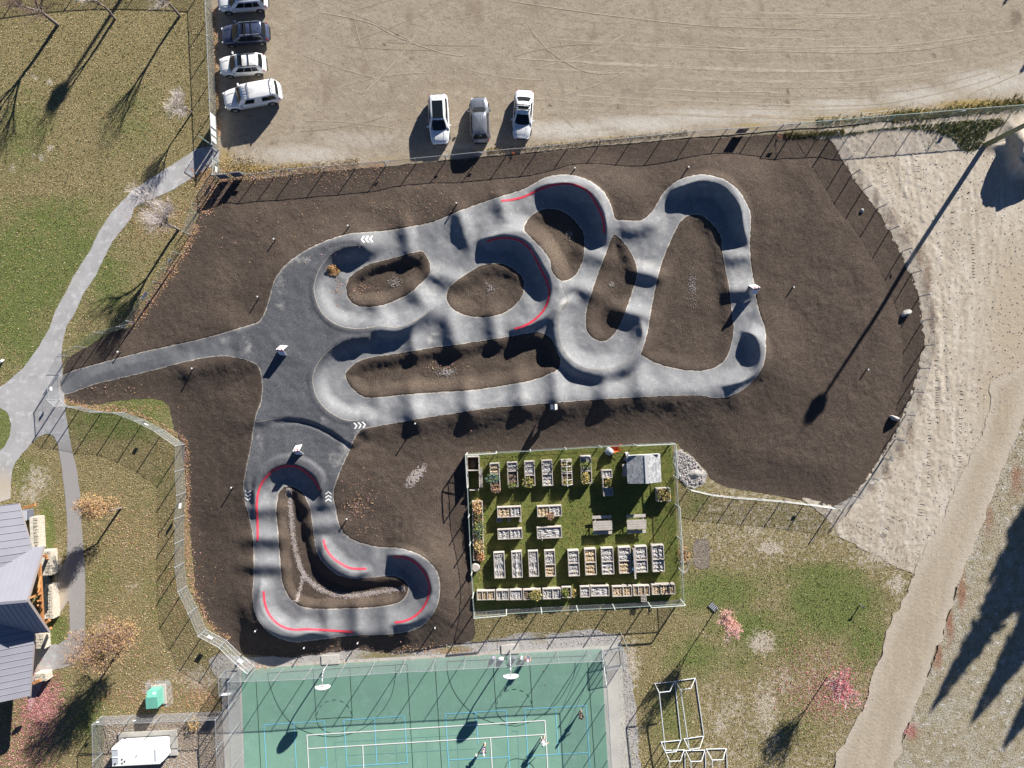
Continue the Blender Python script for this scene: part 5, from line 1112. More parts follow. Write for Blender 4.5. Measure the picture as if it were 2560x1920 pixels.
bed('deep sided bed with a pale stick across it, below the brown bush bed', 1341.5, 1317, 1405.5, 1346.5)
bed('long bed of pale straw, left end of the lower row', 1234.5, 1380, 1262.5, 1447, divide=(), fill='greycover')
bed('bed with a white pipe along its middle, second of the lower row', 1279, 1378, 1306, 1445.5)
bed('unmarked long grey bed, third of the lower row', 1321, 1376, 1347, 1443)
bed('bed with an orange brown plank of straw, fourth of the lower row', 1361.8, 1375, 1389, 1442.6, divide=(.55,), fills=('greycover', 'straw'))
bed('two part grey bed right of the gap in the lower row', 1420, 1375, 1449, 1442, divide=(.5,))
bed('two part bed with straw in both halves, sixth of the lower row', 1462, 1371, 1491.5, 1439, divide=(.52,), fill='straw')
bed('two part bed half covered with dry canes, seventh of the lower row', 1503.5, 1369, 1535, 1437.5, divide=(.52,))
bed('two part bed left of the standing plank, straw in the lower half', 1546.5, 1367, 1578, 1435, divide=(.52,), fills=('greycover', 'straw'))
bed('two part grey bed right of the standing plank', 1588, 1365, 1619, 1432.5, divide=(.53,))
bed('grey bed at the right end of the lower row near the garden fence', 1630, 1362, 1661.5, 1431, divide=(.53,))
SLO = math.radians(1.6)
for a in (('straw bed in the bottom left garden corner', 1191, 1477, 1238, 1501, 'straw', (.3, .6)), ('small grey bed beside the corner straw bed', 1239.5, 1475.5, 1272.5, 1501, 'greycover', (.5,)), ('grey bed before the dark soil bed in the bottom row', 1273.8, 1474.5, 1306, 1500.5, 'greycover', ()), ('low bed of bare dark soil with a yellow green bush', 1307.5, 1473.5, 1353, 1500, 'bedsoil', ()), ('two part bed between the bush and the corner plants', 1356, 1471.5, 1403, 1498.5, 'greycover', (.55,)), ('small planted bed at the middle gap of the bottom row', 1404, 1467.5, 1429, 1495.5, 'bedsoil', ()),
    ('small grey bed right of the bottom row gap', 1450, 1466, 1475, 1494, 'greycover', ()), ('long grey bed with a glass like cover in the bottom row', 1476, 1465, 1524, 1491.5, 'greycover', ()), ('golden straw bed in the bottom row', 1530, 1465.5, 1581, 1492, 'straw', (.55,)), ('mixed straw and grey bed near a small crate', 1582.5, 1464, 1625, 1490, 'straw', (.3, .7)), ('last bed of the bottom row, in the lower right garden corner', 1628.5, 1461, 1689, 1487, 'straw', (.35, .75))):
    bed(a[0], *a[1:5], fill=a[5], divide=a[6], rz=SLO, h=.75)
b = bed('very long narrow bed against the left garden fence', 1181, 1251, 1208, 1404, 'bedsoil', h=.7, rz=math.radians(1.2))
# bed with two boxes and a gap
r_ = bed('small upper box of the divided planter beside the shed', 1504, 1175, 1531, 1196, 'greycover', name='planter_box'); bed('small lower box of the divided planter beside the shed', 1508, 1219.5, 1533, 1240.5, 'greycover', name='planter_box')
q = P(1507, 1208, .5); o = MB().box((0, 0, .39), (.09, 1.0, .5), rz=GR).build('planter_board', M['wood_grey']); o.location = (q.x, q.y, .2); tag(o, 'upright board joining the two planter boxes by the shed', 'board')
for k, (l, u, v, r, h, cs, n, sx, sy) in enumerate((('blue green cabbage plants spilling from the first bed', 1232, 1196, .6, .5, ('green3', 'green3', 'green1'), 260, 1.2, .9), ('withered brown stalks in the first upper bed', 1240, 1220, .5, .5, ('leaf_br', 'leaf_tan', 'twig_brown'), 200, 1, 1), ('low greens at the end of the second upper bed', 1281, 1214, .4, .35, ('green1', 'green2'), 120, 1.2, .7), ('bright greens filling the lower half of the third bed', 1321, 1206, .6, .45, ('green1', 'green2', 'leaf_ye'), 240, 1, .9), ('yellow flowering plants under the white hoops', 1417, 1205, .5, .3, ('leaf_ye', 'green2'), 160, 1, .8), ('greens at the top of the hooped bed', 1416, 1163, .55, .35, ('green1', 'green2', 'leaf_tan'), 200, 1, 1.2),
    ('yellow green plants in the cloth topped bed', 1464, 1162, .55, .4, ('green2', 'green1'), 200, 1, .7), ('pale yellow plants in the lower half of the cloth topped bed', 1463, 1195, .55, .4, ('leaf_ye', 'green2'), 220, .8, 1.2), ('yellow grass between the two planter boxes', 1520, 1207, .45, .4, ('leaf_ye', 'green2'), 180, .7, 1.2), ('yellowing plants in the square bed', 1658, 1237, .75, .35, ('leaf_ye', 'green2', 'green1', 'leaf_tan'), 320, 1, .9), ('dry brown bush hanging over the long straw bed', 1375, 1290, .42, .5, ('leaf_br', 'twig_brown', 'leaf_tan'), 220, 1, 1),
    ('orange grass at the top of the long left bed', 1194, 1266, .55, .5, ('leaf_tan', 'leaf_or', 'leaf_ye'), 260, .9, 1.4), ('dark leaves half way up the long left bed', 1196, 1292, .5, .4, ('green1', 'leaf_br'), 200, .9, 1.3), ('green climbing plants in the middle of the long left bed', 1197, 1322, .55, .55, ('green1', 'green3', 'green2'), 300, .9, 1.8), ('yellow plants low in the long left bed', 1198, 1366, .55, .4, ('leaf_ye', 'leaf_tan', 'green2'), 240, .9, 1.2), ('red brown leaves at the foot of the long left bed', 1201, 1391, .5, .3, ('leaf_br', 'leaf_or'), 200, .9, 1), ('round yellow green bush in the bare soil bed', 1339, 1487, .6, .55, ('green2', 'green1', 'leaf_ye'), 300, 1.1, .9), ('small green herbs in the planted bottom bed', 1412, 1481, .45, .35, ('green1', 'green2'), 180, .8, 1.2),
    ('yellow flowers at the gap in the bottom row', 1436, 1483, .4, .5, ('leaf_ye', 'green2', 'leaf_tan'), 150, .7, 1.1), ('small greens before the second upper bed', 1279, 1147, .35, .3, ('green2', 'green1'), 80, 1, .6), ('dried grasses outside the right garden fence', 1709, 1384, .6, .5, ('leaf_tan', 'leaf_br'), 200, 1, 1.4), ('tall dry grass tuft inside the generator fence', 484, 1806, .75, .7, ('leaf_tan', 'leaf_ye'), 260, .8, 1.2))):
    plant(l, u, v, .72 if k not in (18, 19, 20, 21) else .02, r, h, cs, n, seed=k + 3, sx=sx, sy=sy)
# hoops over the fifth bed
hp = empty('hoop_frame', P(1417, 1181, .82), 'white hoop frame standing over the fifth upper bed', 'hoop frame', GR)
for y in (-1.2, -.7, .1, .6, 1.15): MB().path([Vector((.48 * math.cos(a), y, .42 * math.sin(a))) for a in np.linspace(0, math.pi, 9)], .018, 5).build('hoop', M['white'], hp)
MB().bar((0, -1.35, .43), (0, 1.25, .43), .04, .03).build('ridge_bar', M['white'], hp)
M['cloth'] = mat('pale_cloth', (.50, .45, .43), (('n', (5, .4, .7), (.38, .34, .33)),), rough=.95)
vs, fs = blob(.5, 31, 3, .4, (1.1, .38, .35)); o = mesh_obj('folded_cloth', vs, fs, M['cloth'], None, True); o.location = P(1463, 1142, .95); tag(o, 'pale bundled cloth on the end of the last upper bed', 'cloth')
o = MB().bar((0, -1.4, 0), (0, 1.25, 0), .035, .035).build('white_pipe', M['white']); o.location = P(1292, 1410, .84); o.rotation_euler = (0, 0, GR); tag(o, 'white pipe lying along the second lower bed', 'pipe')
o = MB().bar((0, -.55, 0), (0, .55, 0), .05, .03).build('wooden_stick', M['wood_grey']); o.location = P(1355.5, 1338, .86); tag(o, 'pale stick laid across the deep sided bed', 'stick')
# plank on trestles between two beds
pk = empty('plank_stand', P(1582, 1402, 0), 'long grey plank on blue drums between two lower beds', 'plank stand', math.radians(3))
MB().box((0, 0, 1.1), (.16, 3.05, .05)).build('plank', M['wood_grey'], pk)
for y in (-1.3, 1.3): MB().box((0, y, .54), (.1, .1, 1.06)).build('trestle_leg', M['wood_grey'], pk)
M['drum'] = mat('blue_drum', (.12, .25, .42), rough=.5)
for k, (u, v) in enumerate(((1586, 1385), (1586, 1403), (1585, 1420))):
    o = MB().tube((0, 0, 0), (0, 0, .62), .27, n=14).tube((0, 0, .62), (0, 0, .66), .2, n=14).build('water_drum', M['drum'], None, False); o.location = P(u, v, .02); tag(o, ('upper', 'middle', 'lower')[k] + ' blue drum standing under the long plank', 'drum', 'blue drums under the plank')
# slatted crates below the straw bed
for k, (u0, u1) in enumerate(((1240, 1256), (1269, 1276), (1297, 1304))):
    cr = empty('slatted_crate', P((u0 + u1) / 2, 1298, .3), ('wide slatted crate', 'narrow slatted crate', 'small slatted crate')[k] + ' against the lower side of the straw bed', 'crate', GR)
    n_ = 5 if k == 0 else 3; w_ = (u1 - u0) * .04
    for i in range(n_): MB().box((-w_ / 2 + w_ * (i + .5) / n_, -.05, .2), (w_ / n_ * .55, .42, .03)).build('slat', M['wood_grey'], cr)
    for s in (-1, 1): MB().box((0, -.05 + s * .17, .16), (w_, .05, .05)).build('batten', M['wood_grey'], cr)
    MB().box((0, -.05, -.08), (w_ * .9, .3, .4)).build('crate_body', M['wood_grey'], cr)
# compost bays and barrel on the left
cb = empty('compost_bays', P(1186, 1180, 0), 'grey board compost bays in the upper left garden corner', 'compost bays', math.radians(2))
for (x, y, sx, sy, h_) in ((-.62, .3, .07, 3.4, 1.1), (.52, .1, .07, 3.0, 1.1), (-.05, 1.62, 1.1, .07, 1.1), (-.05, .28, 1.1, .07, 1.1), (-.05, -1.7, .9, .07, .8)):
    for t_ in range(3): MB().box((x, y, h_ * (t_ + .5) / 3), (sx, sy, h_ / 3 - .02)).build('board', M['wood_grey'], cb)
MB().bar((.72, -1.5, .5), (.72, .5, .95), .22, .05).build('leaning_board', M['wood_grey'], cb)
vs, fs = blob(.55, 77, 3, .3, (.9, 1.1, .5)); tag(mesh_obj('compost_heap', [v + Vector((-.05, .95, .15)) for v in vs], fs, M['bedsoil'], cb), kind='stuff')
br = empty('wooden_barrel', P(1190, 1414, 0), 'grey half barrel by the left garden fence', 'barrel')
prof = [(0, .34), (.25, .42), (.5, .44), (.75, .42), (.95, .35)]
MB().loft([[Vector((r * math.cos(a), r * math.sin(a), z)) for a in np.linspace(0, 2 * math.pi, 17)[:-1]] for z, r in prof]).build('staves', M['wood_grey'], br, False)
for z, r in ((.2, .42), (.72, .43)): MB().path([Vector((r * math.cos(a), r * math.sin(a), z)) for a in np.linspace(0, 2 * math.pi, 17)], .015, 4).build('hoop', M['steel_dark'], br)
# picnic tables
def picnic(label, u, v):
    root = empty('picnic_table', P(u, v, .02), label, 'picnic table', math.radians(2), 'picnic tables on the garden lawn')
    for k in range(4): MB().box((0, (-.42 + .235 * k + .06), .75), (1.9, .215, .045)).build('top_plank', M['wood_grey'], root)
    for s, zz in ((1, .46), (-1, .46)):
        for j in (0,): MB().box((0, s * .78, zz), (1.9, .30, .045)).build('bench_plank', M['wood_grey'], root)
    for x in (-.7, .7):
        for s in (-1, 1): MB().bar((x, s * .2, .72), (x, s * .72, 0), .05, .1).build('leg', M['wood_grey'], root)
        MB().bar((x + .05, -.9, .42), (x + .05, .9, .42), .04, .09).build('seat_beam', M['wood_grey'], root)
        MB().bar((x + .05, -.42, .71), (x + .05, .42, .71), .04, .05).build('top_beam', M['wood_grey'], root)
    return root
picnic('picnic table left of the other, straight below the planter boxes', 1504, 1310); picnic('picnic table nearest the right garden fence', 1588.5, 1307)
# shed
M['shingle_a'] = mat('grey_shingle', (.38, .395, .41), (('n', (12, .4, .7), (.28, .29, .30)),), rough=.9)
M['shingle_b'] = mat('pale_shingle', (.45, .462, .475), (('n', (12, .4, .7), (.41, .42, .43)),), rough=.9)
M['shingle_c'] = mat('dark_shingle', (.25, .265, .285), rough=.9)
M['siding'] = mat('pale_siding', (.55, .53, .48), (('n', (3, .4, .7), (.48, .46, .42)),), rough=.7)
shc = P(1610, 1172, 2.3)
sh = empty('garden_shed', (shc.x, shc.y, .01), 'small garden shed with pale grey shingle gable roof', 'shed', math.radians(3))
MB().box((.15, 0, 1.1), (2.5, 2.3, 2.2)).build('wall', M['siding'], sh)
for s in (-1, 1):
    MB().add([Vector((-1.1, s * 1.152, 2.2)), Vector((1.4, s * 1.152, 2.2)), Vector((.15, s * 1.152, 2.75))], [(0, 1, 2) if s < 0 else (2, 1, 0)]).build('gable', M['siding'], sh)
MB().box((-1.12, 0, 1.0), (.05, .9, 1.95)).build('door', M['wood_grey'], sh)
rf = MB()
for s, w_, x0 in ((-1, 1.78, .15), (1, 1.46, .15)):
    rise = .62 if s < 0 else .56
    rf.add([Vector((x0, y, 2.80 + dz)) for y in (-1.36, 1.36) for dz in (0, -.06)] + [Vector((x0 + s * w_, y, 2.80 - rise + dz)) for y in (-1.36, 1.36) for dz in (0, -.06)], [(0, 4, 6, 2), (1, 3, 7, 5), (4, 5, 7, 6), (0, 1, 5, 4), (2, 6, 7, 3)])
rfo = rf.build('roof', M['shingle_c'], sh)
for s, w_, x0 in ((-1, 1.78, .15), (1, 1.46, .15)):
    rise = .62 if s < 0 else .56
    nC = 12 if s < 0 else 10; m = MB(); rr = random.Random(4 + s); ang = math.atan2(rise, w_)
    for c in range(nC):
        t0 = c / nC; y = -1.37 - rr.random() * .12
        while y < 1.36:
            ln = rr.choice((.16, .2, .24, .3)); y1 = min(y + ln, 1.37); ya = max(y, -1.37)
            if y1 - ya > .03:
                xc = x0 + s * w_ * (t0 + .62 / nC); zc = 2.80 - rise * (t0 + .62 / nC) + .03 + rr.uniform(0, .012)
                m.cur = rr.choices((0, 1, 2), (5, 4, 2))[0]
                m.box((xc, (ya + y1) / 2, zc), (w_ / nC * 1.02, y1 - ya - .02, .02), M=Matrix.Rotation(s * ang, 3, 'Y'))
            y = y1
    tag(m.build('shingles', None, rfo, mats=[M['shingle_a'], M['shingle_b'], M['shingle_c']]), kind='stuff')
MB().box((.15, 0, 2.83), (.3, 2.74, .03)).build('ridge_cap', M['shingle_b'], rfo)
MB().box((.0, 1.40, 2.5), (3.0, .05, .2)).build('barge_board', M['white'], rfo)
pt = empty('potting_bench', P(1562.5, 1173, .0), 'grey potting bench against the left side of the shed', 'bench', math.radians(3))
MB().box((0, 0, .9), (.75, 1.25, .05)).build('bench_top', M['wood_grey'], pt)
for x in (-.32, .32):
    for y in (-.55, .55): MB().box((x, y, .44), (.07, .07, .87)).build('leg', M['wood_grey'], pt)
o = MB().box((0, 0, .35), (.5, .4, .7)).box((0, .05, .75), (.4, .3, .12)).build('storage_bin', M['banner_dark']); o.location = P(1565, 1147, 0); tag(o, 'dark bin beside the upper left shed corner', 'bin')
# sack and orange barrow by the upper fence
M['sack'] = mat('grey_white_sack', (.42, .45, .48), (('n', (4, .4, .7), (.34, .37, .41)),), rough=.8)
vs, fs = blob(.52, 13, 3, .45, (1, .85, .95)); o = mesh_obj('filled_sack', [v + Vector((0, 0, .45)) for v in vs], fs, M['sack'], None, True); o.location = P(1521, 1127, .02); tag(o, 'grey white filled sack by the upper garden fence', 'sack')
wb = empty('wheelbarrow', P(1536, 1121, .02), 'orange wheelbarrow tipped against the fence beside the sack', 'wheelbarrow', math.radians(15))
MB().loft([[Vector(p) for p in ((-.22, -.2, .3), (.22, -.2, .3), (.22, .2, .3), (-.22, .2, .3))], [Vector(p) for p in ((-.42, -.34, .62), (.42, -.30, .62), (.42, .30, .62), (-.42, .34, .62))]], caps=False).add([(-.22, -.2, .3), (.22, -.2, .3), (.22, .2, .3), (-.22, .2, .3)], [(0, 1, 2, 3)]).build('tray', M['orange'], wb)
MB().tube((-.5, -.04, .18), (-.5, .04, .18), .18, n=12).build('wheel', M['black_rubber'], wb)
for s in (-1, 1): MB().bar((-.5, s * .1, .2), (.75, s * .3, .5), .04, .04).build('handle', M['orange'], wb)
o = MB().box((0, 0, .35), (.3, .3, .7)).build('pale_box', M['white']); o.location = P(1566, 1134, 0); o.rotation_euler = (0, 0, .2); tag(o, 'small white box at the upper left shed corner', 'box')
# small crate hanging on the lower fence, hose coils outside
cr = empty('lattice_tray', P(1609, 1497, .6), 'small wooden lattice tray propped at the bottom fence', 'tray', .1)
for i in range(4): MB().box((-.25 + .165 * i, 0, .1), (.05, .55, .03)).build('slat', M['wood_grey'], cr); MB().box((0, -.22 + .15 * i, .13), (.55, .05, .03)).build('slat', M['wood_grey'], cr)
for k, (u, v) in enumerate(((1703, 1390), (1712, 1418))):
    m = MB()
    for j in range(4): m.path([Vector(((.42 + .07 * j) * math.cos(a) * .55, (.42 + .07 * j) * 1.2 * math.sin(a), .04 + .03 * j)) for a in np.linspace(-1.2, 2.4, 14)], .016, 4)
    o = m.build('hose_coil', M['wood_grey']); o.location = P(u, v, .02); o.rotation_euler = (0, 0, -.5); tag(o, ('upper', 'lower')[k] + ' loose coil of hose outside the right garden fence', 'hose')
# garden fence: timber posts, top rail, wire panels
def wire_fence(label, pts, h=2.1, hw=1.55, bars=True, out=0.0, rails=(), mid=True):
    w = [P(u, v, .02) for u, v in pts]; root = empty('garden_fence', w[0], label, 'fence'); off = w[0]
    for q in w: MB(off).tube(q, q + Vector((0, 0, h)), .06, n=8).build('post', M['post_wood'], root)
    for k in range(len(w) - 1):
        a, b = w[k], w[k + 1]
        if k in rails:
            MB(off).tube(a + Vector((0, 0, h)), b + Vector((0, 0, h)), .055, n=7).build('rail', M['post_wood'], root)
        if mid: MB(off).bar(a + Vector((0, 0, hw)), b + Vector((0, 0, hw)), .04, .05).build('rail', M['green_steel'], root)
        L = (b - a).length
        if bars:
            m = MB(off); n = int(L / .13)
            for i in range(1, n):
                p = a + (b - a) * i / n; m.bar(p + Vector((0, 0, .05)), p + Vector((0, 0, hw - .02)), .016, .016)
            m.build('wire_bars', M['galv'], root)
            MB(off).bar(a + Vector((0, 0, .3)), b + Vector((0, 0, .3)), .015, .015).build('wire', M['galv'], root)
        else: uv_panel('mesh_panel', a, b, hw, M['chain_green'], root, off)
    return root
M['post_wood'] = mat('pale_fence_post', (.42, .44, .41), (('n', (5, .4, .7), (.33, .36, .33)),), rough=.8)
wire_fence('upper garden fence of wire bars and pale posts', [(1167,1133),(1241,1129),(1325,1124),(1412,1119),(1497,1114),(1583,1110),(1676,1106)], rails=(0, 5))
wire_fence('left garden fence of green mesh along the dark soil', [(1167,1134),(1171,1213),(1174,1284),(1177,1352),(1181,1424),(1184,1480),(1187,1529)], bars=False, rails=(0,))
wire_fence('lower garden fence of closely spaced wire bars', [(1187,1529),(1266,1522),(1352,1517),(1440,1512),(1530,1508),(1618,1503),(1700,1498)], rails=(0, 5))
wire_fence('right garden fence of green mesh with a timber gate', [(1677,1107),(1683,1190),(1687,1260),(1692,1340),(1696,1420),(1701,1498)], bars=False, rails=(0, 2, 3))
MBq = empty('tall_pipe', P(1551, 1580, 0), 'slender grey pipe post between garden and court', 'post')
MB().tube((0, 0, 0), (0, 0, 4.4), .05, n=8).build('pole', M['galv'], MBq); MB().tube((0, 0, 4.4), (0, 0, 4.55), .08, n=8).build('cap', M['galv'], MBq)

# ------------------------------------------------------------------ building with standing seam roof
M['roof_metal'] = mat('standing_seam_metal', (.265, .27, .315), (('n', (.6, .4, .7), (.245, .25, .29)),), rough=.55, metal=.1, spec=.35)
M['fascia'] = mat('grey_brown_fascia', (.25, .22, .22), rough=.6)
M['stone'] = mat('pale_stone', (.50, .46, .39), (('n', (9, .45, .6, 3), (.64, .60, .52)), ('n', (20, .5, .62, 3), (.24, .20, .16))), rough=.9, bump=((14, .9, .05),))
bd = empty('lodge_building', P(-60, 1480, 0), 'low building with grey standing seam metal roof and timber gable', 'building'); bo = Vector(bd.location)
MB(bo).box(P(-75, 1500, 1.6), (8.2, 15.6, 3.2), rz=math.radians(2)).build('wall', M['siding'], bd)
dW = Vector((-math.cos(math.radians(5)), -math.sin(math.radians(5)), 0))
def roof_strip(parent, a0, a1, d, rise, length):
    """one pan between two seams, from the eave points a0-a1 up the slope"""
    k = Vector((d.x * length, d.y * length, rise * length)); n = (a1 - a0).cross(k).normalized(); n = n if n.z > 0 else -n
    m = MB(bo); t = n * .03
    m.add([a0, a1, a1 + k, a0 + k, a0 - t, a1 - t, a1 + k - t, a0 + k - t], [(0, 1, 2, 3), (4, 7, 6, 5), (0, 4, 5, 1), (1, 5, 6, 2), (2, 6, 7, 3), (3, 7, 4, 0)])
    m.bar(a0 + n * .015, a0 + k + n * .015, .03, .05, up=n)
    m.build('roof_panel', M['roof_metal'], parent)
ra = MB(bo).bar(P(47, 1258, 3.22), P(79, 1370, 3.22), .05, .28).build('main_roof', M['fascia'], bd)
rise = .42
def strips(parent, A, B, n, d, rise, length):
    for i in range(n): roof_strip(parent, A + (B - A) * (i / n), A + (B - A) * ((i + 1) / n), d, rise, length)
A0, A1 = P(47, 1258, 3.4), P(82, 1378, 3.4)
strips(ra, A0, A1, 7, dW, rise, 9.5)
C0, C1 = P(88, 1560, 3.4), P(75, 1740, 3.4)
# the hidden stretch under the gable joins the two
strips(ra, A1 + dW * .7 + Vector((0, 0, rise * .7)), C0 + dW * .7 + Vector((0, 0, rise * .7)), 11, dW, rise, 8.8)
rc = MB(bo).bar(P(88, 1575, 3.22), P(75, 1742, 3.22), .05, .28).build('main_roof', M['fascia'], bd)
strips(rc, C0, C1, 11, dW, rise, 9.5)
gN, gS, gR = P(108, 1366, 3.3), P(121, 1581, 3.3), P(67, 1502, 6.5)
gd = MB(bo).bar(gN + Vector((.03, 0, -.12)), gR + Vector((.03, 0, -.12)), .06, .26).bar(gS + Vector((.03, 0, -.12)), gR + Vector((.03, 0, -.12)), .06, .26).build('gable_roof', M['fascia'], bd)
for eave, nm in ((gN, 0), (gS, 1)):
    n = 22; Lr = 11.0
    slope = gR - eave
    for i in range(n):
        e0 = eave + dW * (Lr * i / n); e1 = eave + dW * (Lr * (i + 1) / n)
        r0 = gR + dW * (Lr * i / n); r1 = gR + dW * (Lr * (i + 1) / n)
        nn = (e1 - e0).cross(r0 - e0).normalized(); nn = nn if nn.z > 0 else -nn; t = nn * .03
        m = MB(bo); m.add([e0, e1, r1, r0, e0 - t, e1 - t, r1 - t, r0 - t], [(0, 1, 2, 3), (4, 7, 6, 5), (0, 4, 5, 1), (3, 2, 6, 7), (0, 3, 7, 4), (1, 5, 6, 2)])
        m.bar(e0 + nn * .015, r0 + nn * .015, .03, .05, up=nn); m.build('roof_panel', M['roof_metal'], gd)
MB(bo).bar(gR + Vector((0, 0, .05)), gR + dW * 11 + Vector((0, 0, .05)), .25, .05).build('ridge_cap', M['roof_metal'], gd)
# timber truss in the gable end, posts and beams
tx = Vector((.95, .05, 0))
def beam(a, b, w=.2, nm='beam'): MB(bo).bar(a, b, w, w).build(nm, M['wood_warm'], bd)
gl, gr_, gm = gN + tx * -.5 + Vector((0, .0, -.3)), gS + tx * -.5 + Vector((0, 0, -.3)), gR + tx * -.5 + Vector((0, 0, -.4))
TB = P(101, 1400, 2.9); TE = P(108, 1552, 2.9)
MB(bo).bar(P(99, 1408, 2.9), P(107, 1558, 2.9), .22, .24).build('tie_beam', M['wood_warm'], bd)
tm = (P(99, 1408, 2.9) + P(107, 1558, 2.9)) / 2
for f in (.22, .36, .64, .78): 
    q = P(99, 1408, 2.9).lerp(P(107, 1558, 2.9), f); beam(q, Vector((gR.x - .25, q.y * .5 + gR.y * .5, 4.6)), .14, 'brace')
beam(tm, gR + Vector((-.3, 0, -.5)), .18, 'king_post')
for u, v in ((118, 1395), (127, 1570)): beam(P(u, v, .9), P(u, v, 2.85), .22, 'timber_post')
beam(P(60, 1270, 2.95), P(88, 1262, 2.95), .26, 'rafter_tail'); beam(P(84, 1708, 2.9), P(101, 1700, 2.9), .26, 'rafter_tail')
beam(P(108, 1390, 2.95), P(117, 1389, 2.95), .22, 'rafter_tail'); beam(P(107, 1562, 2.9), P(124, 1550, 2.9), .24, 'rafter_tail')
MB(bo).box(P(118, 1482, 1.2), (.06, 3.4, 1.5)).build('window', M['glass'], bd)
def stone_wall(label, u0, v0, u1, v1, h=1.0, cap=.45):
    a = P((u0 + u1) / 2, (v0 + v1) / 2, h); k = PX * (CAM_H - h) / CAM_H; W, L = (u1 - u0) * k, (v1 - v0) * k
    root = empty('stone_wall', (a.x, a.y, .02), label, 'stone wall', math.radians(2.5))
    MB().box((0, 0, h / 2), (W, L, h)).build('wall', M['stone'], root)
    rr = random.Random(int(v0)); n = int(L / .3)
    nx = max(1, int(W * (1 - cap) / .28))
    for i in range(n):
        for j in range(nx):
            x0 = -W / 2 + W * cap; wj = W * (1 - cap) / nx
            MB().box((x0 + wj * (j + .5) + rr.uniform(-.03, .03), -L / 2 + L * (i + .5) / n + rr.uniform(-.03, .03), h + rr.uniform(.0, .05)), (wj * rr.uniform(.7, .95), L / n * rr.uniform(.7, .95), .12), rz=rr.uniform(-.3, .3)).build('stone', M['stone'], root)
    if cap:
        for i in range(max(1, int(L / .45))):
            nn_ = max(1, int(L / .45)); MB().box((-W / 2 + W * cap / 2, -L / 2 + L * (i + .5) / nn_, h + .03), (W * cap - .04, L / nn_ - .025, .07)).build('capstone', M['capstone'], root)
    return root
M['capstone'] = mat('cream_capstone', (.62, .59, .52), (('n', (2, .4, .7), (.54, .51, .45)),), rough=.8)
stone_wall('stone topped wall beside the upper roof slope', 76, 1293, 97, 1372, 1.0); stone_wall('stone topped wall at the near gable corner', 100, 1377, 129, 1438, 1.0)
stone_wall('stone topped wall under the timber truss', 101, 1463, 133, 1547, 1.0); stone_wall('stone pier below the gable corner', 91, 1583, 112, 1622, .9, 0); stone_wall('stone pier at the lower building corner', 88, 1683, 117, 1702, .9, 0)
ds = empty('door_step', P(75, 1284, .1), 'grey metal cover beside the upper building corner', 'cover'); MB().box((0, 0, .55), (.8, .9, 1.1)).build('box', M['banner_dark'], ds); MB().box((0, 0, 1.12), (.86, .96, .05)).build('lid', M['sign_grey'], ds)
# ------------------------------------------------------------------ trees
def grow(rr, base, h, spread, trunk_r, levels=4, lean=(0, 0), first=.28, fork=(3, 5), up=.75, trunk_frac=1.0):
    """branch skeleton: list of (a, b, ra, rb, level) and twig tips"""
    segs = []; tips = []
    def br(p, d, L, r, lv):
        n = 3 if lv < 2 else 2
        q = p
        for i in range(n):
            d2 = (d + Vector((rr.uniform(-1, 1), rr.uniform(-1, 1), rr.uniform(-.4, .5))) * (.10 if lv == 0 else .22)).normalized()
            e = q + d2 * (L / n); r2 = r * (1 - .30 * (i + 1) / n)
            segs.append((q, e, r * (1 - .30 * i / n), r2, lv))
            if lv > 0 and lv < levels and i < n - 1:
                for _ in range(rr.choice((1, 2))): side(e, d2, L * .55, r2 * .55, lv + 1)
            q, d = e, d2
        if lv < levels:
            for _ in range(rr.randint(*fork)): side(q, d, L * rr.uniform(.55, .8), r * .55, lv + 1)
        else: tips.append((q, d))
    def side(p, d, L, r, lv):
        t = Vector((rr.uniform(-1, 1), rr.uniform(-1, 1), rr.uniform(-.15, .6))).normalized()
        nd = (d * up + t * spread).normalized()
        br(p, nd, L, max(r, .006), lv)
    d0 = Vector((lean[0], lean[1], 1)).normalized()
    br(Vector((0, 0, -.1)), d0, h * first * trunk_frac, trunk_r, 0)
    zmax = max(s[1].z for s in segs); k = h / zmax
    sc = lambda v: Vector((v.x * k, v.y * k, v.z * k))
    return [(sc(a), sc(b), ra, rb, lv) for a, b, ra, rb, lv in segs], [(sc(p), d) for p, d in tips]
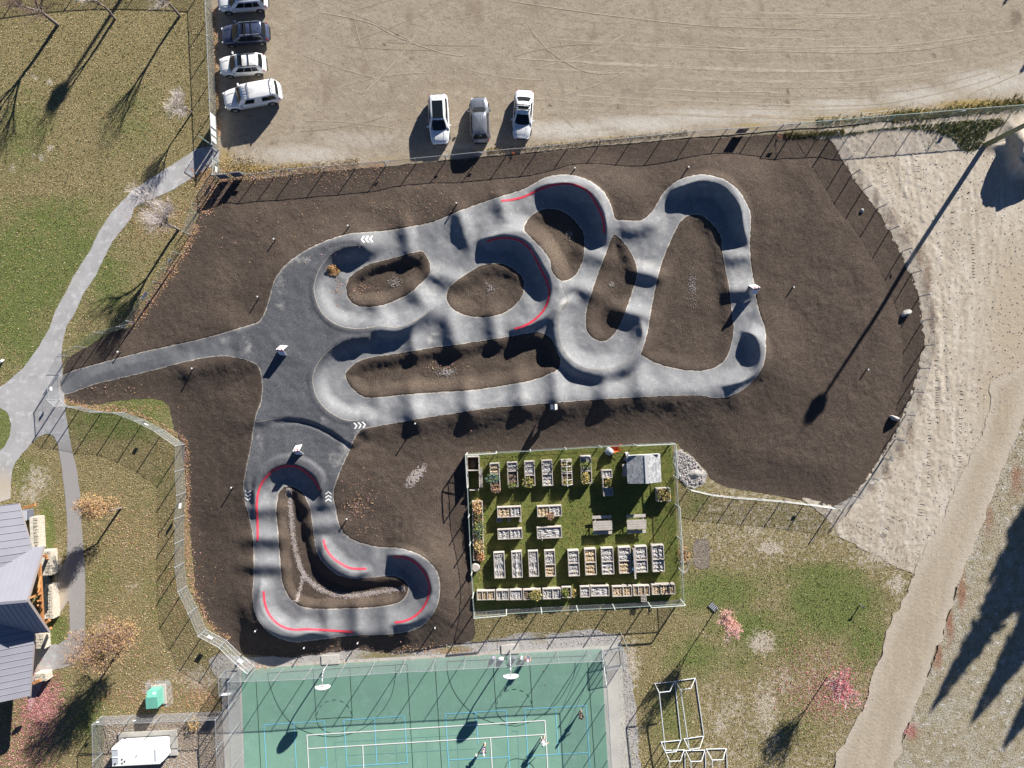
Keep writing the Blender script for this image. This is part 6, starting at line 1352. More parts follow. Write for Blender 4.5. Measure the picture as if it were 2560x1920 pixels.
def tree(label, u, v, h, seed, bark='bark', twig='twig', leaves=None, spread=.75, r=.13, levels=4, first=.30, lean=(0, 0), nl=6, lsize=.10, name='bare_tree', guard=False, up=.75, fork=(3, 4), group=None, squeeze=1.0, twig_r=1.0):
    rr = random.Random(seed); q = P(u, v, hz(u, v)); root = empty(name, q, label, 'tree', group=group)
    segs, tips = grow(rr, q, h, spread, r, levels, lean, first, fork, up)
    if squeeze != 1:
        f = lambda p: Vector((p.x * squeeze, p.y * squeeze, p.z)); segs = [(f(a), f(b), c, d, e) for a, b, c, d, e in segs]; tips = [(f(p), d) for p, d in tips]
    t = MB(); b = MB(); w = MB()
    for a, e, ra, rb, lv in segs:
        if lv == 0: t.tube(a, e, ra, rb, 8, False)
        elif lv < 3: b.tube(a, e, ra, rb, 5, False)
        else: w.tube(a, e, max(ra, .008) * twig_r, max(rb * .8, .006) * twig_r, 3, False)
    for p, d in tips:
        for _ in range(2):
            d2 = (d + Vector((rr.uniform(-1, 1), rr.uniform(-1, 1), rr.uniform(-.3, .7))) * .6).normalized(); w.tube(p, p + d2 * h * .055, .008 * twig_r, .004, 3, False)
    t.build('trunk', M[bark], root, True)
    b.build('limbs', M[bark if not leaves else bark], root, True)
    tag(w.build('crown_twigs', M[twig], root), kind='stuff')
    if leaves:
        l = MB()
        for p, d in tips:
            for _ in range(nl):
                c = p + Vector((rr.gauss(0, 1), rr.gauss(0, 1), rr.gauss(0, 1))) * h * .035; s = lsize * rr.uniform(.6, 1.3)
                d1 = Vector((rr.uniform(-1, 1), rr.uniform(-1, 1), rr.uniform(-.7, .4))).normalized() * s; d2 = d1.cross(Vector((rr.uniform(-1, 1), rr.uniform(-1, 1), 1))).normalized() * s * .6
                l.cur = rr.randrange(len(leaves)); l.add([c - d1 * .4, c + d2, c + d1, c - d2], [(0, 1, 2, 3)])
        tag(l.build('crown', None, root, mats=[M[x] for x in leaves]), kind='stuff')
    if guard: pass
    return root
tree('tall bare tree with purple brown twigs at the upper left corner', 145, 62, 6.6, 3, 'bark', 'twig_brown', spread=.62, r=.19, levels=4, first=.50, up=.95, twig_r=.75, fork=(3, 4))
tree('bare tree leaning up beside the lamp shadow on the upper lawn', 288, 47, 6.2, 5, 'bark', 'twig', spread=.42, r=.14, levels=4, first=.44, up=1.1, twig_r=.65, fork=(2, 3))
tree('bare pale twigged tree nearest the parked cars at the top edge', 450, 40, 6.4, 8, 'bark', 'twig', spread=.45, r=.14, levels=4, first=.44, up=1.1, twig_r=.65, fork=(2, 3))
tree('small bare tree with white twigs beside the lot fence', 480, 282, 4.3, 12, 'bark', 'twig', spread=.62, r=.09, levels=4, first=.34, fork=(3, 4), twig_r=1.1)
tree('spreading bare tree over fallen leaves at the bend of the path', 447, 574, 6.2, 14, 'bark', 'twig', spread=.55, r=.15, levels=4, first=.34, fork=(4, 5), up=1.0, twig_r=.6)
tree('orange tan autumn tree between the path and the curved fence', 303, 1270, 4.6, 21, 'bark', 'twig_brown', ('leaf_or', 'leaf_tan', 'leaf_tan', 'leaf_ye'), spread=.9, r=.12, levels=4, first=.36, nl=12, lsize=.065, name='autumn_tree', fork=(3, 4))
tree('largest orange tree, standing above the green transformer cabinet', 327, 1584, 6.4, 23, 'bark', 'twig_brown', ('leaf_or', 'leaf_tan', 'leaf_tan', 'leaf_ye'), spread=.95, r=.17, levels=4, first=.26, nl=8, lsize=.06, name='autumn_tree', fork=(4, 5))
tree('slim young tree with pink leaves below the garden corner', 1791, 1522, 5.4, 27, 'bark', 'twig', ('leaf_pale', 'leaf_pink', 'leaf_tan'), spread=.6, r=.06, levels=4, first=.34, nl=9, lsize=.075, name='autumn_tree', squeeze=.62, up=1.0, fork=(3, 3))
tree('thin red leaved tree beside the dirt road', 2068, 1692, 4.9, 33, 'bark', 'twig_pink' if 'twig_pink' in M else 'twig', ('leaf_red', 'leaf_mag', 'leaf_pink'), spread=.75, r=.07, levels=4, first=.36, nl=3, lsize=.085, name='autumn_tree', up=.95, fork=(3, 4), squeeze=1.0)
gd_ = empty('trunk_guard', P(1783, 1517, .02), 'dark grate and fallen leaves at the foot of the slim pink tree', 'tree guard', -.75)
MB().box((0, 0, .04), (.95, .62, .06)).build('grate', M['steel_dark'], gd_)
for k in range(5): MB().box((-.36 + .18 * k, 0, .085), (.06, .56, .03)).build('bar', M['sign_grey'], gd_)
def conifer(label, u, v, h, r, seed, pw=.85):
    rr = random.Random(seed); root = empty('conifer', P(u, v, 0), label, 'tree', group='dark conifers casting long shadows over the verge')
    MB().tube((0, 0, 0), (0, 0, h * .97), .22, .03, n=8).build('trunk', M['bark'], root)
    m = MB(); z = .8
    while z < h - .1:
        t = z / h; R_ = r * (1 - t) ** pw + .08; n = int(8 + 16 * (1 - t) * min(1.6, r / 2.5))
        for k in range(n):
            a = rr.uniform(0, 6.28); L = R_ * rr.uniform(.65, 1.1); d = Vector((math.cos(a), math.sin(a), 0)); s = Vector((-d.y, d.x, 0))
            p = Vector((0, 0, z)); w = .22 + .22 * L
            tip = p + d * L + Vector((0, 0, -.22 * L)); midp = p + d * L * .55 + Vector((0, 0, -.04 * L))
            m.add([p, midp + s * w * .5, tip, midp - s * w * .5, midp + Vector((0, 0, -.25))], [(0, 1, 2, 3), (0, 4, 2)])
        z += .20 + .10 * (1 - t)
    tag(m.build('crown', M['needle'], root), kind='stuff')
    return root
TIPS = [(2319, 1790, 16, 5.0, .8), (2420, 1818, 16, 4.6, .7), (2500, 1882, 16, 4.6, .7), (2432, 1600, 16, 4.4, .42), (2490, 1690, 16, 4.4, .45), (2560, 1770, 16, 4.4, .45), (2530, 1540, 16, 4.6, .42), (2620, 1640, 16, 4.6, .42), (2470, 1470, 16, 4.0, .42)]
WHICH = ('first', 'second', 'third', 'fourth', 'fifth', 'sixth', 'seventh', 'eighth', 'ninth')
CON = [('dark conifer outside the frame, ' + WHICH[k] + ' of the stand shading the verge', tu + .545 * h_ / .396 / .04, tv - .838 * h_ / .396 / .04, h_, r_, k + 1, pw_) for k, (tu, tv, h_, r_, pw_) in enumerate(TIPS)]
for a in CON + [('small conifer outside the frame beyond the top edge of the lot', 2672, -240, 5, 1.3, 5), ('small conifer outside the frame right of the lot', 2715, -70, 5, 1.6, 6)]:
    if a[3] > 1: conifer(*a)

# ------------------------------------------------------------------ people and the things beside them
M['skin'] = mat('skin', (.55, .32, .23), rough=.6)
def skin_mesh(name, pts, edges, radii, mat_, parent, sub=2):
    me = bpy.data.meshes.new(name); me.from_pydata([tuple(p) for p in pts], edges, []); o = bpy.data.objects.new(name, me); COL.objects.link(o); o.parent = parent
    o.modifiers.new('skin', 'SKIN')
    if not me.skin_vertices: me.skin_vertices.new()
    sv = me.skin_vertices[0].data
    for i, r in enumerate(radii): sv[i].radius = (r if isinstance(r, tuple) else (r, r)); sv[i].use_root = (i == 0)
    s = o.modifiers.new('sub', 'SUBSURF'); s.levels = sub; s.render_levels = sub
    me.materials.append(M[mat_]); return o
def person(label, u, v, rz, shirt, legs, hair, arm_l=(-.3, -.1, 1.0), arm_r=(.3, -.1, 1.0), stride=.12, h=1.75, hat=None, legmat_full=True, bend=0.0, paddle=False):
    root = empty('person', P(u, v, .04), label, 'person', rz); k = h / 1.75
    V = lambda x, y, z: Vector((x, y, z)) * k
    pel = V(0, 0, .95); ch = V(0, -bend * .5, 1.28); nk = V(0, -bend * .8, 1.47); hd = V(0, -bend - .02, 1.56); ht = V(0, -bend - .01, 1.70)
    pts = [pel, V(0, -bend * .25, 1.10), ch, nk, hd, ht]; ed = [(0, 1), (1, 2), (2, 3), (3, 4), (4, 5)]; rad = [(.16, .12), (.15, .11), (.18, .12), .055, (.085, .10), (.07, .085)]
    hands = {}
    for s, hand in ((-1, arm_l), (1, arm_r)):
        b = len(pts); hv = V(*hand); sh = V(s * .19, -bend * .7, 1.40); el = (sh + hv) / 2 + V(s * .05, .05, -.03)
        pts += [sh, el, hv]; ed += [(2, b), (b, b + 1), (b + 1, b + 2)]; rad += [.06, .042, .030]
        dd = (hv - el).normalized(); sd_ = dd.cross(Vector((0, 0, 1))); sd_ = sd_.normalized() if sd_.length > .1 else Vector((1, 0, 0))
        pb = len(pts); pts += [hv + dd * .07 * k]; ed += [(b + 2, pb)]; rad += [(.035, .02)]
        for f, ln in ((-1.5, .055), (-.5, .07), (.5, .065), (1.5, .05)):
            n = len(pts); pts += [hv + dd * (.085 * k) + sd_ * f * .016 * k, hv + dd * (.085 + ln) * k + sd_ * f * .019 * k + V(0, 0, -.012)]; ed += [(pb, n), (n, n + 1)]; rad += [.010, .008]
        n = len(pts); pts += [hv + dd * .06 * k + sd_ * .045 * k]; ed += [(pb, n)]; rad += [.010]
        hands[s] = (hv, dd)
    for s in (-1, 1):
        b = len(pts); y = s * stride
        pts += [V(s * .10, 0, .90), V(s * .11, y * .5 - .03, .50), V(s * .12, y, .09), V(s * .13, y - .16, .04)]; ed += [(0, b), (b, b + 1), (b + 1, b + 2), (b + 2, b + 3)]; rad += [.10, .065, .045, .04]
    skin_mesh('body', pts, ed, rad, 'skin', root)
    # shirt with sleeves, trousers or shorts, shoes, hair
    b_ = [V(0, -bend * .05, .96), pts[1], pts[2], V(0, -bend * .75, 1.42)]; e_ = [(0, 1), (1, 2), (2, 3)]; r__ = [(.175, .135), (.168, .125), (.198, .137), (.10, .09)]
    for s, i in ((-1, 6), (1, None)):
        hand = arm_l if s < 0 else arm_r; sh = V(s * .19, -bend * .7, 1.40); hv = V(*hand); el = (sh + hv) / 2 + V(s * .05, .05, -.03)
        n = len(b_); b_ += [sh, sh.lerp(el, .75)]; e_ += [(2, n), (n, n + 1)]; r__ += [.078, .06]
    skin_mesh('shirt', b_, e_, r__, shirt, root)
    b_ = [V(0, 0, .97)]; e_ = []; r__ = [(.172, .135)]
    for s in (-1, 1):
        y = s * stride; n = len(b_); b_ += [V(s * .10, 0, .88), V(s * .11, y * .5 - .03, .50 if legmat_full else .56)]; e_ += [(0, n), (n, n + 1)]; r__ += [.115, .085]
        if legmat_full: b_ += [V(s * .12, y, .12)]; e_ += [(n + 1, n + 2)]; r__ += [.062]
    skin_mesh('trousers' if legmat_full else 'shorts', b_, e_, r__, legs, root)
    for s in (-1, 1):
        y = s * stride; skin_mesh('shoe', [V(s * .12, y + .05, .05), V(s * .125, y - .08, .05), V(s * .13, y - .18, .04)], [(0, 1), (1, 2)], [.052, .054, .042], 'white' if not legmat_full else 'rubber_black', root, 1)
    c = hd.lerp(ht, .55)
    vs, fs = blob(.112 * k, 4, 3, .0, (.92, 1.0, .95)); vs = [v for v in vs]
    mesh_obj('cap' if hat else 'hair', [v + c + V(0, .02, .045) for v in vs], fs, M[hat or hair], root, True)
    if hat: MB().box(c + V(0, -.13, .05), (.16, .12, .012)).build('cap_peak', M[hat], root)
    fz = hd.z + .05 * k
    MB().tube(V(0, -bend - .115, fz / k - .02), V(0, -bend - .14, fz / k - .03), .014, .018, 6).build('nose', M['skin'], root)
    for s in (-1, 1): MB().tube(V(s * .035, -bend - .10, fz / k + .015), V(s * .035, -bend - .112, fz / k + .015), .012, n=6).build('eye', M['rubber_black'], root)
    if paddle:
        hv, dd = hands[-1]; pd = empty('paddle', P(u, v, .04), 'pickleball paddle held by the crouching player', 'paddle', rz)
        MB().bar(hv + dd * .02, hv + dd * .2, .03, .03).build('grip', M['rubber_black'], pd)
        MB().box(hv + dd * .36, (.22, .30, .02)).build('blade', M['white'], pd)
    return root
M['navy'] = mat('navy_cloth', (.045, .07, .15), rough=.9); M['greyshirt'] = mat('pale_grey_shirt', (.33, .36, .44), rough=.9); M['darkshirt'] = mat('dark_shirt', (.03, .035, .05), rough=.9); M['redshirt'] = mat('red_jacket', (.62, .06, .09), rough=.8)
M['hair_dark'] = mat('dark_hair', (.03, .022, .018), rough=.7); M['hair_grey'] = mat('grey_hair', (.5, .5, .5), rough=.7); M['shorts_grey'] = mat('grey_shorts', (.16, .16, .19), rough=.9); M['cap_white'] = mat('white_cap', (.75, .75, .76), rough=.7)
person('player in navy shirt and white cap crouching with arm out', 1210, 1861, math.radians(10), 'navy', 'navy', 'hair_dark', arm_l=(-.62, -.38, .95), arm_r=(.25, -.35, 1.0), hat='cap_white', bend=.18, legmat_full=False, stride=.16, paddle=True)
person('player in pale grey shirt and white cap at the white line', 1357, 1841, math.radians(-25), 'greyshirt', 'shorts_grey', 'hair_grey', arm_l=(-.3, -.25, .95), arm_r=(.48, .1, 1.05), hat='cap_white', bend=.06, legmat_full=False)
person('player in dark shirt standing in the right blue box', 1450, 1777, math.radians(15), 'darkshirt', 'darkshirt', 'hair_dark', arm_l=(-.28, -.3, 1.0), arm_r=(.3, -.28, 1.0), legmat_full=False)
person('person in red jacket by the court wall beside the bags', 1318, 1641, math.radians(170), 'redshirt', 'navy', 'hair_grey', arm_l=(-.3, -.25, 1.0), arm_r=(.3, -.3, 1.05), bend=.12, h=1.66, hat='cap_white')
def bag(label, u, v, r, m, sq=(1, .7, .7), seed=1):
    root = empty('sports_bag', P(u, v, .04), label, 'bag'); vs, fs = blob(r, seed, 3, .2, sq)
    mesh_obj('bag_body', [x + Vector((0, 0, r * sq[2] * .85)) for x in vs], fs, M[m], root, True)
    MB().path([Vector((r * .5 * math.cos(a), 0, r * sq[2] * 1.6 + r * .4 * math.sin(a))) for a in np.linspace(0, math.pi, 8)], .015, 5).build('strap', M['rubber_black'], root)
M['lilac'] = mat('lilac_cloth', (.42, .36, .52), rough=.9)
bag('white sports bag by the court fence left of the hoop pole', 1252, 1646, .30, 'white', (1.1, .8, .7), 3); bag('lilac bag beside the white one at the court fence', 1234.5, 1645, .24, 'lilac', (1, .9, .8), 4); bag('dark backpack right of the hoop pole', 1285, 1644, .26, 'banner_dark', (1, .9, .9), 5)
o = MB().tube((0, 0, 0), (0, 0, .3), .14, .17, 14).build('ball_bucket', M['cap_white']); o.location = P(1304, 1643, .04); tag(o, 'white bucket left of the person in red', 'bucket')
for k, (u, v) in enumerate(((1360, 1676), (1365, 1711))):
    bm = bmesh.new(); bmesh.ops.create_icosphere(bm, subdivisions=2, radius=.04); me = bpy.data.meshes.new('ball'); bm.to_mesh(me); bm.free(); me.materials.append(M['leaf_ye']); o = bpy.data.objects.new('ball', me); COL.objects.link(o); o.location = P(u, v, .08); tag(o, ('small yellow ball nearest the court end wall', 'small yellow ball further down the right court')[k], 'ball')

M['bl_dry'] = mat('dry_grass_blade', (.50, .40, .23), rough=.9); M['bl_olive'] = mat('olive_grass_blade', (.27, .245, .095), rough=.9); M['bl_green'] = mat('green_grass_blade', (.155, .215, .045), rough=.9); M['bl_pale'] = mat('pale_grass_blade', (.62, .53, .37), rough=.9); M['bl_dark'] = mat('dark_grass_blade', (.085, .10, .03), rough=.9)
# ------------------------------------------------------------------ fallen leaves, stones, weeds (uncountable)
def scatter(name, pts, cols, size, lift=.02, flat=.35, seed=5, aspect=.75, zfun=None):
    rg = np.random.default_rng(seed); n = len(pts); pts = np.asarray(pts, float)
    z = HG.sample(HH, pts[:, 0], pts[:, 1], 0.0) + lift
    k = PX * (CAM_H - z) / CAM_H; c = np.stack([(pts[:, 0] - 1280) * k, (960 - pts[:, 1]) * k, z], 1)
    a = rg.uniform(0, 6.283, n); s = size * rg.uniform(.5, 1.4, n)
    d1 = np.stack([np.cos(a), np.sin(a), rg.uniform(-flat, flat, n)], 1) * s[:, None]; d2 = np.stack([-np.sin(a), np.cos(a), rg.uniform(-flat, flat, n)], 1) * (s * aspect)[:, None]
    up_ = np.array([0, 0, 1.0]) * (flat * size * .8)
    v = np.stack([c - d1 + up_, c + d2 + up_, c + d1 + up_, c - d2 + up_], 1).reshape(-1, 3)
    f = np.arange(4 * n).reshape(-1, 4).tolist()
    return tag(mesh_obj(name, v, f, None, mats=[M[x] for x in cols], midx=rg.integers(0, len(cols), n)), kind='stuff')
def in_poly(poly, pts):
    p = np.array(poly, float); return pts[sdf(p, pts[:, 0], pts[:, 1]) < 0]
def uni(n, u0, u1, v0, v1): return np.stack([RNG.uniform(u0, u1, n), RNG.uniform(v0, v1, n)], 1)
def along(line, n, w, off=0):
    p = catmull(line, 6, closed=False); i = RNG.integers(0, len(p) - 1, n); t = RNG.random(n)[:, None]
    q = p[i] * (1 - t) + p[i + 1] * t; d = p[i + 1] - p[i]; d /= np.linalg.norm(d, axis=1)[:, None] + 1e-9
    return q + np.stack([-d[:, 1], d[:, 0]], 1) * (RNG.normal(0, w, n) + off)[:, None]
def gauss(n, u, v, a, b): return np.stack([RNG.normal(u, a, n), RNG.normal(v, b, n)], 1)
LW = in_poly(LAWN_W, uni(21000, -40, 640, -40, 1960)); LW = LW[sdf(np.array(PATHW, float), LW[:, 0], LW[:, 1]) > 2]; LW = LW[HG.sample(D_soil, LW[:, 0], LW[:, 1], 99.0) > 0]
LW = LW[fbm(LW[:, 0] / 60, LW[:, 1] / 60, 3) + RNG.normal(0, .12, len(LW)) > .42]
scatter('fallen_leaves', LW, ('leaf_tan', 'leaf_or', 'leaf_tan', 'bl_pale', 'leaf_ye'), .044)
FENCE_SW = [(162, 1000), (203, 1013), (255, 1025), (312, 1027), (362, 1043), (411, 1068), (464, 1106), (468, 1173), (470, 1231), (467, 1288), (469, 1348), (473, 1406), (482, 1465), (505, 1518), (530, 1568), (575, 1596)]
FL = np.concatenate([along(FENCE_SW, 1900, 4), along([(492, 560), (470, 610), (440, 660), (415, 695), (385, 740), (350, 790), (325, 812)], 1500, 7), along([(540, 460), (515, 490), (500, 530)], 900, 14), gauss(1200, 405, 545, 40, 30), gauss(700, 520, 440, 25, 20), along([(548, 452), (640, 446), (814, 426), (958, 414)], 900, 5, -3), gauss(380, 300, 1018, 70, 5), gauss(900, 300, 1330, 60, 50), gauss(900, 440, 1450, 40, 90), gauss(1500, 380, 1750, 90, 25), gauss(700, 520, 1740, 30, 20), gauss(1500, 300, 1600, 70, 70), gauss(400, 430, 1700, 60, 30), along([(640, 1672), (900, 1656), (1300, 1632)], 500, 4), gauss(260, 1110, 1628, 50, 6), gauss(200, 640, 1668, 20, 6), along([(536, 20), (548, 340)], 900, 4)])
scatter('fallen_leaves', FL, ('leaf_or', 'leaf_tan', 'leaf_tan', 'leaf_br', 'leaf_pale', 'leaf_tan'), .05, seed=6)
scatter('fallen_pink_leaves', np.concatenate([gauss(4200, 105, 1760, 32, 42), gauss(1200, 60, 1840, 40, 40), gauss(900, 60, 1900, 60, 25), gauss(900, 2068, 1745, 38, 28), gauss(900, 2080, 1690, 70, 60), gauss(260, 2275, 1826, 14, 12), gauss(400, 1980, 1690, 40, 50)]), ('leaf_pink', 'leaf_pale', 'leaf_pink', 'leaf_mag'), .05, seed=7)
scatter('scattered_leaves', np.concatenate([gauss(130, 895, 1270, 20, 14), gauss(90, 900, 1230, 26, 30), gauss(120, 640, 430, 60, 20), gauss(260, 860, 440, 120, 14), gauss(60, 905, 725, 25, 12), gauss(90, 720, 600, 120, 40), gauss(60, 280, 975, 40, 10), gauss(70, 845, 720, 6, 22), gauss(60, 1120, 920, 30, 8), gauss(150, 1000, 520, 160, 30), gauss(60, 900, 1330, 40, 20), gauss(80, 840, 1620, 60, 10), gauss(60, 1040, 1620, 40, 8), gauss(160, 1200, 1300, 14, 90)]), ('leaf_pale', 'leaf_or', 'leaf_tan'), .045, lift=.06, seed=8)
pp = gauss(1500, 834, 676, 6.0, 5.0); 
lp = scatter('leaf_pile', pp[np.hypot((pp[:, 0] - 834) / 16, (pp[:, 1] - 676) / 14) < 1], ('leaf_or', 'leaf_tan', 'leaf_br', 'leaf_ye'), .06, lift=.06, flat=.9, seed=9)
for v_ in lp.data.vertices:
    u_ = 1280 + v_.co.x / PX; w_ = 960 - v_.co.y / PX; v_.co.z += .35 * math.exp(-((u_ - 828) / 9) ** 2 - ((w_ - 673) / 8) ** 2) * random.random() ** .5
def stones(name, pts, size, cols, seed=3, lift=.03):
    rg = np.random.default_rng(seed); pts = np.asarray(pts, float); n = len(pts)
    z = HG.sample(HH, pts[:, 0], pts[:, 1], 0.0) + lift; k = PX * (CAM_H - z) / CAM_H
    c = np.stack([(pts[:, 0] - 1280) * k, (960 - pts[:, 1]) * k, z], 1)
    o6 = np.array([(1, 0, 0), (0, 1, 0), (-1, 0, 0), (0, -1, 0), (0, 0, .8), (0, 0, -.6)], float)
    a = rg.uniform(0, 6.283, n); ca, sa = np.cos(a), np.sin(a); s = size * rg.uniform(.4, 1.5, n)
    v = np.empty((n, 6, 3))
    sx = rg.uniform(.7, 1.3, n)
    v[:, :, 0] = o6[:, 0] * (ca * sx)[:, None] - o6[:, 1] * sa[:, None]; v[:, :, 1] = o6[:, 0] * (sa * sx)[:, None] + o6[:, 1] * ca[:, None]; v[:, :, 2] = o6[:, 2]
    v = v * s[:, None, None] + c[:, None, :] + rg.normal(0, .15, v.shape) * s[:, None, None]
    ft = np.array([(0, 1, 4), (1, 2, 4), (2, 3, 4), (3, 0, 4), (1, 0, 5), (2, 1, 5), (3, 2, 5), (0, 3, 5)])
    f = (ft[None] + 6 * np.arange(n)[:, None, None]).reshape(-1, 3)
    return tag(mesh_obj(name, v.reshape(-1, 3), f.tolist(), None, mats=[M[x] for x in cols], midx=np.repeat(rg.integers(0, len(cols), n), 8)), kind='stuff')
M['st_a'] = mat('grey_stone_chip', (.30, .29, .29), rough=.9); M['st_b'] = mat('pale_stone_chip', (.44, .42, .40), rough=.9); M['st_c'] = mat('lilac_stone_chip', (.36, .31, .33), rough=.9); M['st_d'] = mat('tan_stone_chip', (.38, .30, .23), rough=.9)
ov = gauss(1500, 1040, 1190, 12, 20); th = math.radians(48); d_ = ov - np.array([1040, 1190]); ov = np.array([1040, 1190]) + np.stack([d_[:, 0] * math.cos(th) * 1 - d_[:, 1] * math.sin(th) * 1.0, d_[:, 0] * math.sin(th) + d_[:, 1] * math.cos(th)], 1) 
ov = ov[np.hypot(((ov[:, 0] - 1040) * .62 - (ov[:, 1] - 1190) * .78) / 40, ((ov[:, 0] - 1040) * .78 + (ov[:, 1] - 1190) * .62) / 17) < 1]
th = math.radians(-48); q_ = uni(3600, -1, 1, -1, 1); q_ = q_[np.hypot(q_[:, 0], q_[:, 1]) < 1]; q_ = np.stack([1040 + q_[:, 0] * 40 * math.cos(th) - q_[:, 1] * 16 * math.sin(th), 1190 + q_[:, 0] * 40 * math.sin(th) + q_[:, 1] * 16 * math.cos(th)], 1)
rr_ = np.hypot(((q_[:, 0] - 1040) * math.cos(th) + (q_[:, 1] - 1190) * math.sin(th)) / 40, (-(q_[:, 0] - 1040) * math.sin(th) + (q_[:, 1] - 1190) * math.cos(th)) / 16)
stones('gravel', q_[(RNG.random(len(q_)) < .85 * np.clip(1.5 - 1.4 * rr_, 0, 1)) & (fbm(q_[:, 0] / 6, q_[:, 1] / 6, 2) > .38)], .036, ('st_a', 'st_b', 'st_c', 'st_c', 'st_d'))
ch = [(720, 1222), (724, 1245), (728, 1290), (733, 1340), (742, 1390), (756, 1430), (780, 1458), (815, 1480), (860, 1489), (910, 1486), (960, 1478), (1012, 1470)]
stones('gravel', np.concatenate([along(ch, 4600, 3.4), along([(757, 1440), (750, 1475), (741, 1505)], 500, 2.6)]), .033, ('st_a', 'st_c', 'st_c', 'st_b', 'st_d'), seed=4, lift=.02)
stones('gravel', np.concatenate([gauss(130, 985, 706, 8, 6), gauss(90, 1225, 722, 7, 7), gauss(80, 1423, 585, 5, 6), gauss(60, 1529, 712, 4, 4), gauss(190, 1731, 715, 6, 20), gauss(240, 1116, 931, 12, 5)]), .032, ('st_b', 'st_c', 'st_b', 'st_a'), seed=5, lift=.06)
gp = in_poly([(1690, 1130), (1705, 1127), (1731, 1143), (1766, 1186), (1755, 1208), (1716, 1212), (1692, 1180)], uni(1500, 1685, 1770, 1120, 1215)); stones('gravel', gp, .07, ('st_b', 'st_c', 'st_b', 'st_a'), seed=6, lift=.12)
pb = in_poly([(262, 1793), (553, 1781), (560, 1930), (268, 1930)], uni(6500, 255, 560, 1780, 1925)); stones('pebbles', pb, .045, ('st_d', 'st_a', 'st_b', 'st_d'), seed=7, lift=.03)
gs = in_poly(GR_N, uni(9000, 520, 1600, 1570, 1930)); gs = gs[sdf(np.array([(552, 1684), (600, 1668), (640, 1664), (1551, 1612), (1573, 1930), (1590, 2350), (562, 1930)], float), gs[:, 0], gs[:, 1]) > 1]; stones('gravel', gs, .045, ('st_a', 'st_b', 'st_c', 'st_b'), seed=8, lift=.03)
sy = in_poly(SAND, uni(2600, 2060, 2560, 330, 1400)); sy = sy[HG.sample(D_soil, sy[:, 0], sy[:, 1], 99.) > 4]; stones('stones', sy, .05, ('st_b', 'st_a', 'st_d'), seed=9, lift=.04)
stones('stones', uni(380, 560, 2560, 0, 330), .035, ('st_b', 'st_b', 'st_a'), seed=10, lift=.02)
# grass blades and weeds
def blades(name, pts, h, w, cols, seed=2, lean=.6):
    rg = np.random.default_rng(seed); pts = np.asarray(pts, float); n = len(pts); z = HG.sample(HH, pts[:, 0], pts[:, 1], 0.0)
    k = PX * (CAM_H - z) / CAM_H; c = np.stack([(pts[:, 0] - 1280) * k, (960 - pts[:, 1]) * k, z], 1)
    a = rg.uniform(0, 6.283, n); hh = h * rg.uniform(.5, 1.4, n); b = rg.uniform(0, 6.283, n); ln = lean * hh * rg.uniform(.2, 1, n)
    s = np.stack([np.cos(a), np.sin(a), np.zeros(n)], 1) * w; t = np.stack([np.cos(b) * ln, np.sin(b) * ln, hh], 1)
    v = np.stack([c - s, c + s, c + t], 1).reshape(-1, 3)
    return tag(mesh_obj(name, v, np.arange(3 * n).reshape(-1, 3).tolist(), None, mats=[M[x] for x in cols], midx=rg.integers(0, len(cols), n)), kind='stuff')
wd = in_poly([(2070, 338), (2200, 322), (2300, 312), (2430, 300), (2500, 296), (2520, 305), (2470, 330), (2455, 362), (2440, 375), (2420, 380), (2400, 370), (2380, 345), (2330, 330), (2270, 322), (2200, 325), (2130, 338)], uni(16000, 2060, 2530, 290, 385)); blades('weeds', wd, .17, .05, ('green1', 'bl_green', 'bl_green', 'bl_olive', 'bl_olive'), 3, .9)
blades('weeds', np.concatenate([along([(1960, 338), (2050, 336), (2110, 330)], 1500, 4), along([(2230, 300), (2400, 282), (2560, 262)], 2400, 9, -4), along([(2040, 308), (2200, 296), (2300, 285)], 900, 6, -2)]), .2, .045, ('bl_olive', 'bl_dry', 'green1'), 4, .9)
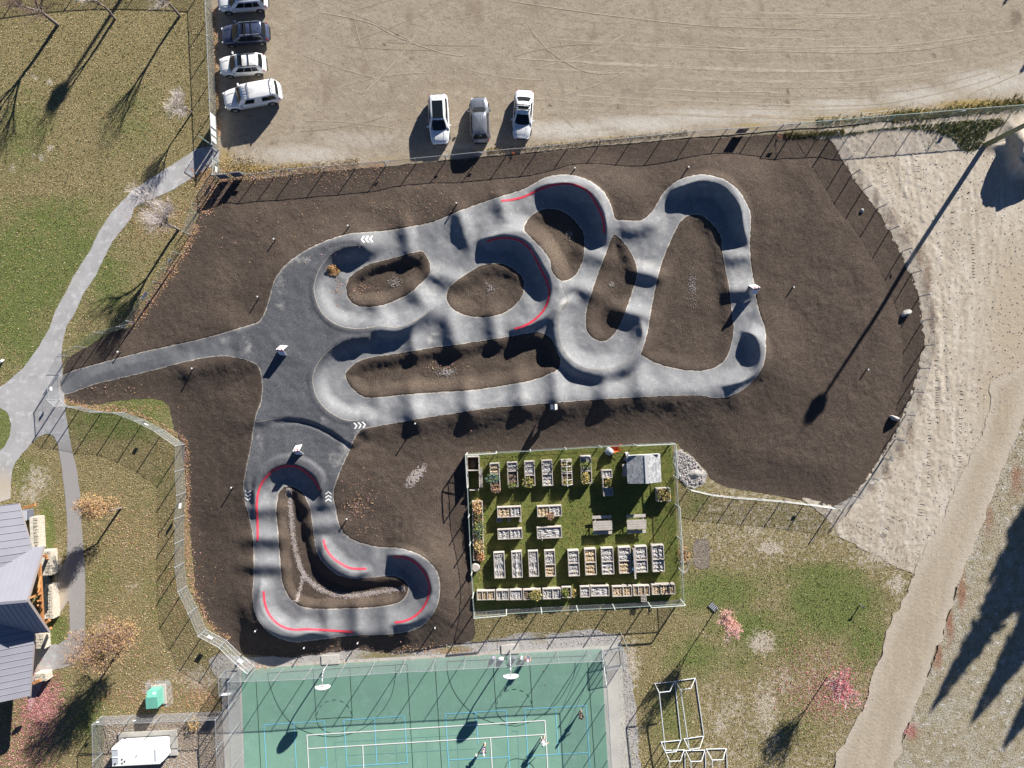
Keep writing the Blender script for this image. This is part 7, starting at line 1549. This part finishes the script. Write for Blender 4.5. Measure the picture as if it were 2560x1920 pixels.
blades('dry_grass', np.concatenate([along([(560, 440), (640, 436), (760, 425), (900, 410)], 2200, 7, -5), along([(1220, 382), (1290, 376), (1420, 364), (1560, 350), (1720, 334)], 2200, 4, -3), gauss(900, 600, 415, 30, 14), along([(532, 40), (540, 200), (546, 330)], 1200, 4)]), .12, .035, ('bl_dry', 'bl_pale', 'leaf_tan', 'bl_olive'), 5, .9)
L1 = in_poly(LAWN_W, uni(60000, -20, 640, -20, 1940)); L1 = L1[sdf(np.array(PATHW, float), L1[:, 0], L1[:, 1]) > 2]; L1 = L1[HG.sample(D_soil, L1[:, 0], L1[:, 1], 99.) > 2]
gsel = blobsum(L1[:, 0], L1[:, 1], GREEN_W) + RNG.normal(0, .22, len(L1)) + .15 * (L1[:, 1] > 480)
blades('grass', L1[gsel > .45], .10, .035, ('bl_green', 'bl_olive', 'bl_green', 'bl_dark', 'bl_dry'), 6); blades('grass', L1[gsel <= .45], .09, .035, ('bl_dry', 'bl_olive', 'bl_pale', 'bl_dark', 'bl_olive'), 7)
L2 = in_poly(LAWN_E, uni(52000, 1160, 2330, 1090, 1940)); L2 = L2[HG.sample(D_soil, L2[:, 0], L2[:, 1], 99.) > 2]; L2 = L2[sdf(np.array([(1164, 1130), (1681, 1104), (1708, 1503), (1184, 1531)], float), L2[:, 0], L2[:, 1]) > 0]
gsel = blobsum(L2[:, 0], L2[:, 1], GREEN_E) - blobsum(L2[:, 0], L2[:, 1], BARE_E) + RNG.normal(0, .25, len(L2))
blades('grass', L2[gsel > .5], .10, .035, ('bl_green', 'bl_olive', 'bl_green', 'bl_dark', 'bl_green', 'bl_dry'), 8); blades('grass', L2[gsel <= .5], .09, .035, ('bl_dry', 'bl_olive', 'bl_pale', 'bl_pale', 'bl_dry', 'bl_dark'), 9)
L3 = in_poly([(1168, 1134), (1679, 1107), (1704, 1500), (1188, 1528)], uni(22000, 1165, 1705, 1105, 1530)); blades('grass', L3, .08, .035, ('bl_green', 'bl_green', 'bl_olive', 'green1', 'bl_olive'), 10)
L4 = in_poly(FROST, uni(16000, 2230, 2580, 1030, 1940)); blades('frosted_grass', L4, .09, .04, ('bl_pale', 'bl_dry', 'st_b', 'bl_pale', 'bl_olive'), 11)
